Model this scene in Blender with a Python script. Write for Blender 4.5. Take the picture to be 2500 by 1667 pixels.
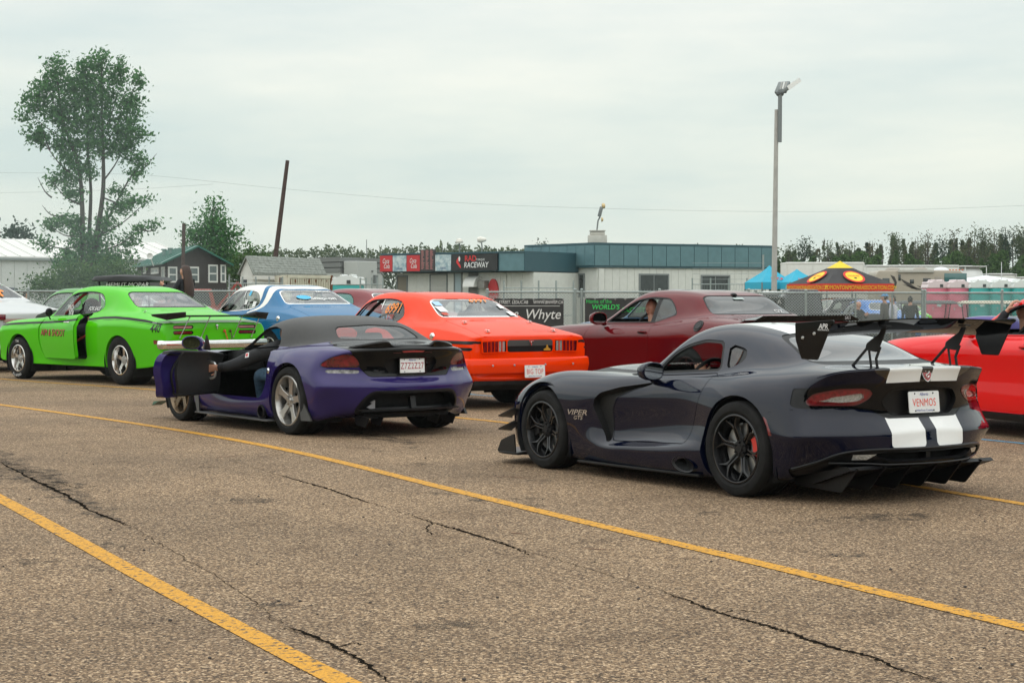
import bpy, bmesh, math, random
import numpy as np
from mathutils import Vector, Matrix
from mathutils.bvhtree import BVHTree

# ------------------------------------------------------------------ camera, world, sun, exposure
for _o in list(bpy.data.objects): bpy.data.objects.remove(_o)
SC = bpy.context.scene
COL = SC.collection
CAM_H, CAM_F, CAM_YH = 1.425, 4200.0, 733.0          # eye height (m), focal length and horizon row in photo pixels
PITCH = math.atan((833.5 - CAM_YH) / CAM_F)
cd = bpy.data.cameras.new('camera'); cam = bpy.data.objects.new('camera', cd); COL.objects.link(cam)
cam.location = (0, 0, CAM_H); cam.rotation_euler = (math.pi/2 - PITCH, 0, 0)
cd.sensor_width = 36; cd.lens = 36*CAM_F/2500; cd.clip_start = 0.1; cd.clip_end = 3000
SC.camera = cam

SUN_EL, SUN_ROT = math.radians(58), math.radians(205)
wd = bpy.data.worlds.new('World'); SC.world = wd; wd.use_nodes = True
nt = wd.node_tree; nt.nodes.clear()
def wn(t, **k):
    n = nt.nodes.new(t)
    for a, b in k.items(): setattr(n, a, b)
    return n
def wl(a, b): nt.links.new(a, b)
w_out = wn('ShaderNodeOutputWorld'); w_bg = wn('ShaderNodeBackground'); w_mix = wn('ShaderNodeMixShader')
w_sky = wn('ShaderNodeTexSky', sky_type='NISHITA', sun_disc=False, sun_elevation=SUN_EL, sun_rotation=SUN_ROT)
w_sky.air_density = 1.5; w_sky.dust_density = 3.0
w_sb = wn('ShaderNodeBackground'); w_sb.inputs['Strength'].default_value = 0.10
wl(w_sky.outputs[0], w_sb.inputs['Color'])
# the overcast layer: pale green-grey at the horizon, brighter toward the zenith, soft banks of cloud
w_tc = wn('ShaderNodeTexCoord'); w_sep = wn('ShaderNodeSeparateXYZ'); wl(w_tc.outputs['Generated'], w_sep.inputs[0])
w_ramp = wn('ShaderNodeValToRGB'); wl(w_sep.outputs['Z'], w_ramp.inputs[0])
cr = w_ramp.color_ramp
cr.elements[0].position = 0.0; cr.elements[0].color = (0.76, 0.84, 0.775, 1)
cr.elements[1].position = 1.0; cr.elements[1].color = (1.5, 1.56, 1.56, 1)
for p_, c_ in ((0.05, (0.775, 0.85, 0.79)), (0.11, (0.785, 0.86, 0.815)), (0.17, (0.84, 0.895, 0.86)), (0.35, (0.98, 1.04, 1.02)), (0.6, (1.22, 1.29, 1.29))):
    e_ = cr.elements.new(p_); e_.color = c_ + (1,)
w_map = wn('ShaderNodeMapping'); w_map.inputs['Scale'].default_value = (2.2, 2.2, 11.0); w_map.inputs['Rotation'].default_value = (0.0, 0.10, 0.3)
wl(w_tc.outputs['Generated'], w_map.inputs[0])
w_n = wn('ShaderNodeTexNoise'); w_n.inputs['Scale'].default_value = 1.6; w_n.inputs['Detail'].default_value = 7; w_n.inputs['Roughness'].default_value = 0.55
wl(w_map.outputs[0], w_n.inputs[0])
w_cr = wn('ShaderNodeValToRGB'); wl(w_n.outputs[0], w_cr.inputs[0])
w_cr.color_ramp.elements[0].position = 0.34; w_cr.color_ramp.elements[0].color = (0.90, 0.955, 0.98, 1)
w_cr.color_ramp.elements[1].position = 0.68; w_cr.color_ramp.elements[1].color = (1.20, 1.145, 1.10, 1)
w_mul = wn('ShaderNodeMix', data_type='RGBA', blend_type='MULTIPLY'); w_mul.inputs[0].default_value = 1.0
wl(w_ramp.outputs[0], w_mul.inputs[6]); wl(w_cr.outputs[0], w_mul.inputs[7])
wl(w_mul.outputs[2], w_bg.inputs['Color']); w_bg.inputs['Strength'].default_value = 1.0
w_mix.inputs[0].default_value = 0.93
wl(w_sb.outputs[0], w_mix.inputs[1]); wl(w_bg.outputs[0], w_mix.inputs[2]); wl(w_mix.outputs[0], w_out.inputs['Surface'])

sd = bpy.data.lights.new('sun', 'SUN'); sun = bpy.data.objects.new('sun', sd); COL.objects.link(sun)
sd.energy = 1.3; sd.angle = math.radians(160); sd.color = (1.0, 0.955, 0.88)
_sv = Vector((math.sin(SUN_ROT)*math.cos(SUN_EL), math.cos(SUN_ROT)*math.cos(SUN_EL), math.sin(SUN_EL)))
sun.rotation_euler = _sv.to_track_quat('Z', 'Y').to_euler(); sun.location = (0, -20, 40)
SC.view_settings.view_transform = 'Standard'; SC.view_settings.look = 'None'
SC.view_settings.exposure = 0.0; SC.view_settings.gamma = 1.0; SC.view_settings.use_curve_mapping = False
SC.cycles.use_denoising = True
SC.cycles.max_bounces = 8; SC.cycles.transparent_max_bounces = 24; SC.cycles.sample_clamp_indirect = 6

def ray(u, v):
    c, s = math.cos(PITCH), math.sin(PITCH); a = (u-1250)/CAM_F; b = (833.5-v)/CAM_F
    return np.array([a, c+b*s, -s+b*c])
def ground(u, v, z=0.0):                               # the point of the ground seen at a photo pixel
    r = ray(u, v); t = (z-CAM_H)/r[2]; return np.array([r[0]*t, r[1]*t, z])
def at(u, v, Y):                                       # the point at distance Y seen at a photo pixel
    r = ray(u, v); t = Y/r[1]; return np.array([r[0]*t, Y, CAM_H+r[2]*t])
# ------------------------------------------------------------------ materials
def srgb(r, g, b):
    f = lambda c: (c/255/12.92 if c/255 <= .04045 else ((c/255+.055)/1.055)**2.4)
    return (f(r), f(g), f(b))
MATS = {}
def mat(name, col=(.5,.5,.5), rough=.5, metal=0., coat=0., spec=.5, var=0., vscale=4., bump=0., bscale=40., trans=0., emit=None, estr=0., dirt=None, alpha=1., sheen=0., coords='Object'):
    if name in MATS: return MATS[name]
    m = bpy.data.materials.new(name); m.use_nodes = True; t = m.node_tree; b = t.nodes['Principled BSDF']
    b.inputs['Base Color'].default_value = (*col, 1); b.inputs['Roughness'].default_value = rough; b.inputs['Metallic'].default_value = metal
    b.inputs['Coat Weight'].default_value = coat; b.inputs['Coat IOR'].default_value = 1.47; b.inputs['Coat Roughness'].default_value = .03; b.inputs['Specular IOR Level'].default_value = spec
    b.inputs['Transmission Weight'].default_value = trans; b.inputs['Alpha'].default_value = alpha; b.inputs['Sheen Weight'].default_value = sheen
    if emit: b.inputs['Emission Color'].default_value = (*emit, 1); b.inputs['Emission Strength'].default_value = estr
    L = t.links.new; tc = t.nodes.new('ShaderNodeTexCoord')
    if var or dirt:
        n = t.nodes.new('ShaderNodeTexNoise'); n.inputs['Scale'].default_value = vscale; n.inputs['Detail'].default_value = 6; n.inputs['Roughness'].default_value = .6
        L(tc.outputs[coords], n.inputs[0])
        r = t.nodes.new('ShaderNodeValToRGB'); L(n.outputs[0], r.inputs[0])
        d = dirt or tuple(c*(1-var) for c in col)
        r.color_ramp.elements[0].position = .35; r.color_ramp.elements[0].color = (*d, 1)
        r.color_ramp.elements[1].position = .62 if dirt else .68; r.color_ramp.elements[1].color = (*[min(1, c*(1+var*.6)) for c in col], 1)
        L(r.outputs[0], b.inputs['Base Color'])
    if bump:
        n = t.nodes.new('ShaderNodeTexNoise'); n.inputs['Scale'].default_value = bscale; n.inputs['Detail'].default_value = 4
        L(tc.outputs[coords], n.inputs[0]); k = t.nodes.new('ShaderNodeBump'); k.inputs['Strength'].default_value = bump; k.inputs['Distance'].default_value = .01
        L(n.outputs[0], k.inputs['Height']); L(k.outputs[0], b.inputs['Normal'])
    MATS[name] = m; return m
def paint(name, col, metal=.0, flake=.15, rough=.35, coat=1., ior=1.47):
    m = mat('paint_'+name, col, rough, metal, coat=coat, var=flake, vscale=900., spec=0.)
    m.node_tree.nodes['Principled BSDF'].inputs['Coat Roughness'].default_value = .012; m.node_tree.nodes['Principled BSDF'].inputs['Coat IOR'].default_value = ior
    return m
def glass(name, tint=(.5,.55,.53), refl=1.0, rough=0.0, base=0.):
    if name in MATS: return MATS[name]
    m = bpy.data.materials.new(name); m.use_nodes = True; t = m.node_tree; t.nodes.clear(); L = t.links.new
    o = t.nodes.new('ShaderNodeOutputMaterial'); mx = t.nodes.new('ShaderNodeMixShader')
    tr = t.nodes.new('ShaderNodeBsdfTransparent'); tr.inputs[0].default_value = (*tint, 1)
    g = t.nodes.new('ShaderNodeBsdfGlossy'); g.inputs['Roughness'].default_value = rough; g.inputs[0].default_value = (refl, refl, refl, 1)
    lw0 = t.nodes.new('ShaderNodeLayerWeight'); lw0.inputs[0].default_value = .5
    pw = t.nodes.new('ShaderNodeMath'); pw.operation = 'POWER'; pw.inputs[1].default_value = 4.5; L(lw0.outputs['Facing'], pw.inputs[0])
    lw = t.nodes.new('ShaderNodeMath'); lw.operation = 'MULTIPLY_ADD'; lw.inputs[1].default_value = .9; lw.inputs[2].default_value = .05; L(pw.outputs[0], lw.inputs[0])
    n = t.nodes.new('ShaderNodeTexNoise'); n.inputs['Scale'].default_value = 3.0                   # faint dust on the pane, plus through base an added sky sheen
    mth = t.nodes.new('ShaderNodeMath'); mth.operation = 'MULTIPLY_ADD'; mth.inputs[1].default_value = .035+base*2; L(n.outputs[0], mth.inputs[0]); L(lw.outputs[0], mth.inputs[2])
    L(mth.outputs[0], mx.inputs[0]); L(tr.outputs[0], mx.inputs[1]); L(g.outputs[0], mx.inputs[2]); L(mx.outputs[0], o.inputs[0])
    MATS[name] = m; return m
RUBBER = mat('tyre_rubber', (.013,.013,.013), .8, spec=.2, var=.5, vscale=9, bump=.15, bscale=120)
BLACKP = mat('black_plastic', (.007,.007,.008), .45, spec=.25, var=.3, vscale=14)
GLOSSB = mat('gloss_black', (.003,.003,.0035), .3, spec=0., coat=1., var=.2, vscale=20)
SATINB = mat('satin_black', (.006,.006,.007), .38, spec=.3, var=.25, vscale=10)
CHROME = mat('chrome', (.78,.78,.77), .08, 1., var=.08, vscale=6)
STEEL = mat('steel', (.45,.45,.44), .35, 1., var=.2, vscale=30)
DARKIN = mat('dark_interior', (.020,.021,.022), .8, spec=.2, var=.4, vscale=8)
WHITEP = paint('white', (.78,.79,.78), 0, .03)
REDLENS = mat('red_lens', (.17,.005,.009), .12, coat=1., var=.5, vscale=40)
CLEARLENS = mat('clear_lens', (.40,.40,.38), .15, .3, coat=1., var=.4, vscale=70)
GLOSSB.node_tree.nodes['Principled BSDF'].inputs['Coat IOR'].default_value = 1.36
PLATEW = mat('plate_white', (.74,.75,.74), .4, var=.04, vscale=20)
PLATER = mat('plate_red', (.62,.03,.03), .5, var=.1)
PLATEB = mat('plate_blue', (.03,.05,.28), .5, var=.1)
SKIN = mat('skin', (.52,.27,.18), .5, var=.12, vscale=25)
CARGLASS = glass('car_glass', (.74,.80,.77), base=.01)
DARKGLASS = glass('dark_glass', (.13,.14,.14))
CLEARGLASS = glass('clear_glass', (.82,.86,.85))
MIRRORG = mat('mirror_glass', (.75,.8,.8), .02, 1., var=.03)

# ------------------------------------------------------------------ mesh helpers
def link(name, me, m=None, parent=None, loc=None, rot=None):
    o = bpy.data.objects.new(name, me); COL.objects.link(o)
    if m is not None and me is not None: me.materials.append(m)
    if parent is not None: o.parent = parent
    if loc is not None: o.location = loc
    if rot is not None: o.rotation_euler = rot
    return o
def tag(o, label=None, cat=None, group=None, kind=None):
    if label: o['label'] = label
    if cat: o['category'] = cat
    if group: o['group'] = group
    if kind: o['kind'] = kind
    return o
def thing(name, label, cat, loc=(0,0,0), rz=0., group=None, scale=1.):
    o = bpy.data.objects.new(name, None); COL.objects.link(o); o.location = loc; o.rotation_euler = (0,0,rz); o.scale = (scale,)*3
    o.empty_display_size = .2
    return tag(o, label, cat, group)
def copy_tree(o, parent=None):
    c = o.copy(); COL.objects.link(c)
    if parent is not None: c.parent = parent
    for ch in o.children: copy_tree(ch, c)
    return c
def rotm(rx=0, ry=0, rz=0):
    return np.array((Matrix.Rotation(rz,3,'Z') @ Matrix.Rotation(ry,3,'Y') @ Matrix.Rotation(rx,3,'X')))
class G:
    'collects shapes; build() links them as ONE mesh object'
    def __init__(s): s.V = []; s.F = []
    def add(s, V, F, M=None, T=(0,0,0)):
        V = np.asarray(V, float).reshape(-1,3)
        if M is not None: V = V @ np.asarray(M).T
        V = V + np.asarray(T, float)
        b = len(s.V); s.V.extend(V.tolist()); s.F.extend([tuple(b+i for i in f) for f in F]); return s
    def box(s, c, d, M=None):
        x, y, z = [k/2 for k in d]
        V = [(-x,-y,-z),(x,-y,-z),(x,y,-z),(-x,y,-z),(-x,-y,z),(x,-y,z),(x,y,z),(-x,y,z)]
        return s.add(V, [(0,3,2,1),(4,5,6,7),(0,1,5,4),(1,2,6,5),(2,3,7,6),(3,0,4,7)], M, c)
    def bar(s, p, q, w, h=None):                      # a square bar from p to q
        p, q = np.array(p, float), np.array(q, float); d = q-p; L = np.linalg.norm(d); d /= L
        u = np.cross(d, (0,0,1.)); u = np.array((1.,0,0)) if np.linalg.norm(u) < 1e-3 else u/np.linalg.norm(u); n = np.cross(u, d)
        return s.box((p+q)/2, (L, w, h or w), np.stack([d,u,n],1))
    def tube(s, path, r, n=8, cap=True, sy=1.):
        P = np.asarray(path, float); R = np.broadcast_to(np.asarray(r, float), (len(P),)); V = []; F = []
        T = np.gradient(P, axis=0); T /= np.linalg.norm(T, axis=1)[:,None]+1e-12
        up = np.array((0,0,1.)) if abs(T[0][2]) < .9 else np.array((1.,0,0))
        for i in range(len(P)):
            u = np.cross(T[i], up); u /= np.linalg.norm(u)+1e-12; w = np.cross(u, T[i]); up = w
            for k in range(n):
                a = 2*math.pi*k/n; V.append(P[i]+R[i]*(math.cos(a)*u+sy*math.sin(a)*w))
        for i in range(len(P)-1):
            for k in range(n): F.append((i*n+k, i*n+(k+1)%n, (i+1)*n+(k+1)%n, (i+1)*n+k))
        if cap: F.append(tuple(range(n-1,-1,-1))); F.append(tuple((len(P)-1)*n+k for k in range(n)))
        return s.add(V, F)
    def cyl(s, p, q, r, r2=None, n=16): return s.tube([p, q], [r, r if r2 is None else r2], n)
    def lathe(s, prof, n=32, axis='y', c=(0,0,0), closed=False, arc=None):
        V = []; F = []; m = len(prof); a0, a1 = arc or (0, 2*math.pi); full = arc is None; nn = n if full else n+1
        for k in range(nn):
            a = a0+(a1-a0)*k/n; ca, sa = math.cos(a), math.sin(a)
            for r, h in prof: V.append({'y':(r*ca, h, r*sa), 'z':(r*ca, r*sa, h), 'x':(h, r*ca, r*sa)}[axis])
        for k in range(n):
            k2 = (k+1) % nn
            for i in range(m if closed else m-1):
                j = (i+1) % m; F.append((k*m+i, k*m+j, k2*m+j, k2*m+i))
        return s.add(V, F, None, c)
    def prism(s, pts, d0, d1, plane='xz', M=None, T=(0,0,0)):
        n = len(pts); V = []
        for d in (d0, d1):
            for a, b in pts: V.append({'xz':(a,d,b), 'xy':(a,b,d), 'yz':(d,a,b)}[plane])
        return s.add(V, [tuple(range(n)), tuple(range(2*n-1,n-1,-1))]+[(i, n+i, n+(i+1)%n, (i+1)%n) for i in range(n)], M, T)
    def ell(s, c, r, n=12, m=8, M=None):
        V = []; F = []
        for i in range(m+1):
            t = math.pi*i/m
            for k in range(n): a = 2*math.pi*k/n; V.append((r[0]*math.sin(t)*math.cos(a), r[1]*math.sin(t)*math.sin(a), r[2]*math.cos(t)))
        for i in range(m):
            for k in range(n): F.append((i*n+k, (i+1)*n+k, (i+1)*n+(k+1)%n, i*n+(k+1)%n))
        return s.add(V, F, M, c)
    def loft(s, rings, closed=True, cap=True):
        n = len(rings[0]); F = []
        for i in range(len(rings)-1):
            for k in range(n if closed else n-1): F.append((i*n+k, i*n+(k+1)%n, (i+1)*n+(k+1)%n, (i+1)*n+k))
        if cap and closed: F.append(tuple(range(n-1,-1,-1))); F.append(tuple((len(rings)-1)*n+k for k in range(n)))
        return s.add(np.array(rings).reshape(-1,3), F)
    def quad(s, *p): return s.add(p, [tuple(range(len(p)))])
    def mesh(s, name, bevel=0., seg=2, smooth=35., merge=True):
        me = bpy.data.meshes.new(name); bm = bmesh.new()
        vs = [bm.verts.new(v) for v in s.V]
        for f in s.F:
            try: bm.faces.new([vs[i] for i in f])
            except ValueError: pass
        if merge: bmesh.ops.remove_doubles(bm, verts=bm.verts, dist=1e-5)
        bmesh.ops.recalc_face_normals(bm, faces=bm.faces)
        if bevel: bmesh.ops.bevel(bm, geom=[e for e in bm.edges if len(e.link_faces) == 2 and e.calc_face_angle(0) > .5], offset=bevel, segments=seg, affect='EDGES', profile=.5, clamp_overlap=True)
        bm.to_mesh(me); bm.free()
        if smooth:
            for p in me.polygons: p.use_smooth = True
            me.set_sharp_from_angle(angle=math.radians(smooth))
        return me
    def build(s, name, m, parent=None, bevel=0., seg=2, smooth=35., **k):
        return link(name, s.mesh(name, bevel, seg, smooth), m, parent, **k)

def catmull(pts, n=8, closed=False):
    P = np.asarray(pts, float); out = []; N = len(P); rng = range(N if closed else N-1)
    for i in rng:
        if closed: a, b, c, d = P[(i-1)%N], P[i], P[(i+1)%N], P[(i+2)%N]
        else: a, b, c, d = P[max(i-1,0)], P[i], P[i+1], P[min(i+2,N-1)]
        for k in range(n):
            t = k/n; out.append(.5*((2*b)+(c-a)*t+(2*a-5*b+4*c-d)*t*t+(-a+3*b-3*c+d)*t**3))
    if not closed: out.append(P[-1])
    return np.array(out)
def rpoly(pts, r=.03, n=5):
    'polygon with rounded corners'
    P = [np.array(p[:2], float) for p in pts]; out = []; N = len(P)
    for i in range(N):
        a, b, c = P[i-1], P[i], P[(i+1)%N]; rr = pts[i][2] if len(pts[i]) > 2 else r
        u = a-b; w = c-b; lu, lw = np.linalg.norm(u), np.linalg.norm(w); d = min(rr, lu*.48, lw*.48)
        p, q = b+u/lu*d, b+w/lw*d
        for k in range(n+1):
            t = k/n; out.append((1-t)**2*p+2*t*(1-t)*b+t*t*q)
    return np.array(out)
def sdf(poly, A, B):
    'signed distance of points (A,B) to a closed polygon, negative inside'
    P = np.asarray(poly, float); Q = np.roll(P, -1, 0); d = np.full(A.shape, 1e9); ins = np.zeros(A.shape, bool)
    for (px, py), (qx, qy) in zip(P, Q):
        ex, ey = qx-px, qy-py; wx, wy = A-px, B-py; t = np.clip((wx*ex+wy*ey)/(ex*ex+ey*ey+1e-12), 0, 1)
        d = np.minimum(d, np.hypot(wx-ex*t, wy-ey*t))
        c = ((py > B) != (qy > B)); xs = px+(B-py)*ex/(ey if abs(ey) > 1e-12 else 1e-12); ins ^= c & (A < xs)
    return np.where(ins, -d, d)
class SM:
    'a surface mesh with normals that can be cut along the zero line of a function of its points'
    def __init__(s, V, N, Q, P=(), E=()): s.V, s.N, s.Q, s.P, s.E = V, N, Q, list(P), list(E)
    def cut(s, f):
        fv = f(s.V); neg = fv < 0; sg = neg[s.Q] if len(s.Q) else np.zeros((0,4), bool)
        ai, ao = sg.all(1), ~sg.any(1); mixed = s.Q[~(ai|ao)].tolist(); NV = []; NN = []; cache = {}; base = len(s.V)
        pin, pout, edges = [], [], []
        def X(a, b):
            k = (a, b) if a < b else (b, a)
            if k not in cache:
                t = fv[k[0]]/(fv[k[0]]-fv[k[1]]); t = min(max(t, .001), .999); cache[k] = base+len(NV)
                NV.append(s.V[k[0]]*(1-t)+s.V[k[1]]*t); nn = s.N[k[0]]*(1-t)+s.N[k[1]]*t; NN.append(nn/(np.linalg.norm(nn)+1e-12))
            return cache[k]
        for p in mixed+s.P:
            sn = [neg[i] for i in p]
            if all(sn): pin.append(p); continue
            if not any(sn): pout.append(p); continue
            a, b, xs = [], [], []
            for i in range(len(p)):
                u, v = p[i], p[(i+1)%len(p)]
                (a if neg[u] else b).append(u)
                if neg[u] != neg[v]:
                    x = X(u, v); a.append(x); b.append(x); xs.insert(0 if neg[u] else len(xs), x)
            if len(a) > 2: pin.append(a)
            if len(b) > 2: pout.append(b)
            if len(xs) == 2: edges.append(tuple(xs))
        if NV: V = np.vstack([s.V, NV]); N = np.vstack([s.N, NN])
        else: V, N = s.V, s.N
        return SM(V, N, s.Q[ai], pin, edges), SM(V, N, s.Q[ao], pout, edges)
    def off(s, d): return SM(s.V-s.N*d, s.N, s.Q, s.P, s.E)
    def moved(s, v): return SM(s.V+np.asarray(v, float), s.N, s.Q, s.P, s.E)
    def rim(s, depth, vec=None):
        'wall strip along the last cut, going inward'
        if not s.E: return SM(np.zeros((0,3)), np.zeros((0,3)), np.zeros((0,4), int))
        ids = sorted({i for e in s.E for i in e}); mp = {v: k for k, v in enumerate(ids)}; A = s.V[ids]; n = len(ids)
        B = A-s.N[ids]*depth if vec is None else A+np.array([vec(p) for p in A])
        return SM(np.vstack([A, B]), np.zeros((2*n,3)), np.array([(mp[a], mp[b], n+mp[b], n+mp[a]) for a, b in s.E]))
    def liner(s, d):                                   # inward copy of the skin without its edge walls
        z = np.linalg.norm(s.N,axis=1) < .5; Q = np.asarray(s.Q).reshape(-1,4); return SM(s.V-s.N*d, s.N, Q[~z[Q].any(1)], [p for p in s.P if not any(z[i] for i in p)])
    def join(s, *o):
        V, N, Q, P = [s.V], [s.N], [np.asarray(s.Q).reshape(-1,4)], list(s.P); b = len(s.V)
        for k in o: V.append(k.V); N.append(k.N); Q.append(np.asarray(k.Q).reshape(-1,4)+b); P += [[i+b for i in p] for p in k.P]; b += len(k.V)
        return SM(np.vstack(V), np.vstack(N), np.vstack(Q).astype(int), P)
    def build(s, name, m, parent=None, flat=False):
        F = np.asarray(s.Q).reshape(-1,4).tolist()+s.P
        if not F: return None
        used = sorted({i for f in F for i in f}); mp = {v: k for k, v in enumerate(used)}
        V = s.V[used]; N = s.N[used]; me = bpy.data.meshes.new(name)
        me.from_pydata(V.tolist(), [], [[mp[i] for i in f] for f in F]); me.validate()
        for p in me.polygons: p.use_smooth = not flat
        if not flat:
            me.update(); fb = np.zeros(len(V)*3); me.vertex_normals.foreach_get('vector', fb); fb = fb.reshape(-1,3)
            z = np.linalg.norm(N, axis=1) < .5; N = np.where(z[:,None], fb, N)
            me.normals_split_custom_set_from_vertices(N.tolist())
        return link(name, me, m, parent)
def islands(S):
    'the connected pieces of a surface'
    F = np.asarray(S.Q).reshape(-1,4).tolist()+S.P; par = {}
    def find(a):
        while par.setdefault(a,a) != a: par[a] = par[par[a]]; a = par[a]
        return a
    for f in F:
        for b in f[1:]: par[find(f[0])] = find(b)
    gr = {}
    for f in F: gr.setdefault(find(f[0]),[]).append(f)
    return [SM(S.V,S.N,np.zeros((0,4),int),g) for g in gr.values()]
def build_islands(S, name, m, parent):
    for k in islands(S): k.build(name, m, parent)
def poly_fn(poly, axes=(0,2), *conds):
    'SDF of a polygon in two axes, limited by half-space conditions (each (axis, sign, value): sign*(P[axis]-value) > 0 is kept)'
    def f(V):
        d = sdf(poly, V[:,axes[0]], V[:,axes[1]])
        for ax, sg, v in conds: d = np.maximum(d, sg*(v-V[:,ax]))
        return d
    return f
def circ_fn(c, r, yc=.45):
    return lambda V: np.maximum(np.hypot(V[:,0]-c[0], V[:,2]-c[1])-r, yc-np.abs(V[:,1]))
def mirror_fn(f): return lambda V: f(V*np.array([1,-1,1]))

def body_surface(rows, tail, nose, crease=(), cfr=(0,.36,.64,.85,1.), tp=2.4, npow=2.4, level=3, iters=4):
    '''Closed car body: rows = [(x, z0, (y,z)*9, [dx]*10 optional)] from tail to nose, limit surface through the given points.
    tail/nose = centre-line profile [(x,z)]*6 of the end faces, top to bottom.'''
    I = len(rows); J = 14; V = []; idx = {}
    def add(key, p): idx[key] = len(V); V.append(p)
    sec = []
    for r in rows:
        x, z0, pts = r[0], r[1], r[2]; dx = r[3] if len(r) > 3 else [0]*10
        s = [(x+dx[0], 0., z0)]+[(x+dx[j+1], p[0], p[1]) for j, p in enumerate(pts)]
        e = s[9]
        for c in (3,2,1,0): s.append((x+dx[0]+(e[0]-x-dx[0])*cfr[c]**2, e[1]*cfr[c], e[2]))
        sec.append(s)
    for i in range(I):
        for j in range(J): add((i,j,1), sec[i][j])
    def endface(tagc, i, prof, pw):
        for r in range(1,5):
            cx, cz = prof[r]; e = sec[i][4+r]
            for c in range(4):
                t = cfr[c]; add((tagc,r,c,1), (cx+(e[0]-cx)*t**pw, e[1]*t, cz+(e[2]-cz)*t))
    endface('T', 0, tail, tp); endface('N', I-1, nose, npow)
    for k in list(idx):
        p = V[idx[k]]; k2 = k[:-1]+(-1,)
        if abs(p[1]) < 1e-9: idx[k2] = idx[k]
        else: add(k2, (p[0], -p[1], p[2]))
    F = []
    def g(s, i, j): return idx[(i,j,s)]
    for s in (1,-1):
        def q(*a): F.append(a if s == 1 else a[::-1])
        for i in range(I-1):
            for j in range(J-1): q(g(s,i,j), g(s,i+1,j), g(s,i+1,j+1), g(s,i,j+1))
        for tg, i in (('T',0),('N',I-1)):
            def e(r, c):
                if r == 0: return g(s,i,c)
                if c == 4: return g(s,i,4+r)
                if r == 5: return g(s,i,13-c)
                return idx[(tg,r,c,s)]
            for r in range(5):
                for c in range(4):
                    a = (e(r,c), e(r,c+1), e(r+1,c+1), e(r+1,c)); q(*(a if tg == 'T' else a[::-1]))
    T = np.array(V, float); me = bpy.data.meshes.new('tmp'); me.from_pydata(T.tolist(), [], F)
    cre = {}
    for kind, a, b, w in crease:                       # ('L', j, (i0,i1), w) along the car; ('T'|'N', r, None, w) across an end face
        for s in (1,-1):
            if kind == 'L':
                for i in range(max(b[0],0), min(b[1], I-1)): cre[frozenset((g(s,i,a), g(s,i+1,a)))] = w
            elif kind == 'S':
                for j in range(b[0], b[1]): cre[frozenset((g(s,a,j), g(s,a,j+1)))] = w
            else:
                i = 0 if kind == 'T' else I-1
                def e(r, c): return g(s,i,c) if r == 0 else (g(s,i,4+r) if c == 4 else (g(s,i,13-c) if r == 5 else idx[(kind,r,c,s)]))
                for c in range(4): cre[frozenset((e(a,c), e(a,c+1)))] = w
    at_ = me.attributes.new('crease_edge', 'FLOAT', 'EDGE')
    for k, ed in enumerate(me.edges): at_.data[k].value = cre.get(frozenset(ed.vertices), 0.)
    ob = bpy.data.objects.new('tmp', me); COL.objects.link(ob); md = ob.modifiers.new('s', 'SUBSURF'); md.levels = 1; md.use_limit_surface = True
    C = T.copy()
    def ev():
        dg = bpy.context.evaluated_depsgraph_get(); dg.update(); m2 = ob.evaluated_get(dg).to_mesh()
        n = len(m2.vertices); co = np.zeros(n*3); m2.vertices.foreach_get('co', co); return m2, co.reshape(-1,3)
    for _ in range(iters):
        m2, co = ev(); C += .8*(T-co[:len(T)]); ob.evaluated_get(bpy.context.evaluated_depsgraph_get()).to_mesh_clear()
        me.vertices.foreach_set('co', C.ravel()); me.update(); ob.update_tag()
    md.levels = level; ob.update_tag(); m2, co = ev(); co = co.copy()
    nq = len(m2.polygons); Q = np.zeros(nq*4, int); m2.polygons.foreach_get('vertices', Q); no = np.zeros(len(m2.vertices)*3)
    m2.vertex_normals.foreach_get('vector', no)
    S = SM(co, no.reshape(-1,3).copy(), Q.reshape(-1,4).copy())
    # outward test
    if (S.N[np.argmax(S.V[:,2])][2]) < 0: S.N = -S.N
    bpy.data.objects.remove(ob); bpy.data.meshes.remove(me); return S
def bvh_of(S): return BVHTree.FromPolygons([tuple(v) for v in S.V], np.asarray(S.Q).tolist()+S.P)

def text_geo(txt, size=1., bold=0., shear=0., ext=0., align='CENTER', space=1., xs=1.):
    if 'M' in txt.upper(): bold = 0.
    cu = bpy.data.curves.new('t', 'FONT'); cu.body = txt; cu.size = size; cu.offset = bold*size; cu.shear = shear; cu.extrude = ext
    cu.align_x = align; cu.align_y = 'CENTER'; cu.space_character = space; cu.resolution_u = 3
    ob = bpy.data.objects.new('t', cu); COL.objects.link(ob); dg = bpy.context.evaluated_depsgraph_get()
    me = ob.evaluated_get(dg).to_mesh(); V = np.array([v.co[:] for v in me.vertices]).reshape(-1,3); F = [tuple(p.vertices) for p in me.polygons]
    bpy.data.objects.remove(ob); bpy.data.curves.remove(cu)
    if len(V): V[:,0] *= xs
    return V, F
def place2d(V, o, ux, uy, lift=0.):
    ux = np.array(ux, float); ux /= np.linalg.norm(ux); uy = np.array(uy, float); uy /= np.linalg.norm(uy); n = np.cross(ux, uy)
    return np.asarray(o, float)+V[:,:1]*ux+V[:,1:2]*uy+(V[:,2:]+lift)*n
def text_on(name, txt, o, ux, uy, m, parent, size, bold=0., shear=0., lift=.002, proj=None, pdir=None, **k):
    V, F = text_geo(txt, size, bold, shear, **k)
    if not len(V): return None
    V = place2d(V, o, ux, uy, lift)
    if proj is not None:
        d = Vector(pdir)
        for i in range(len(V)):
            h = proj.ray_cast(Vector(V[i])-d*.6, d, 1.2)
            if h[0] is not None: V[i] = np.array(h[0]-d*.004)
    g = G(); g.add(V, F); return g.build(name, m, parent, smooth=0)
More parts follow.
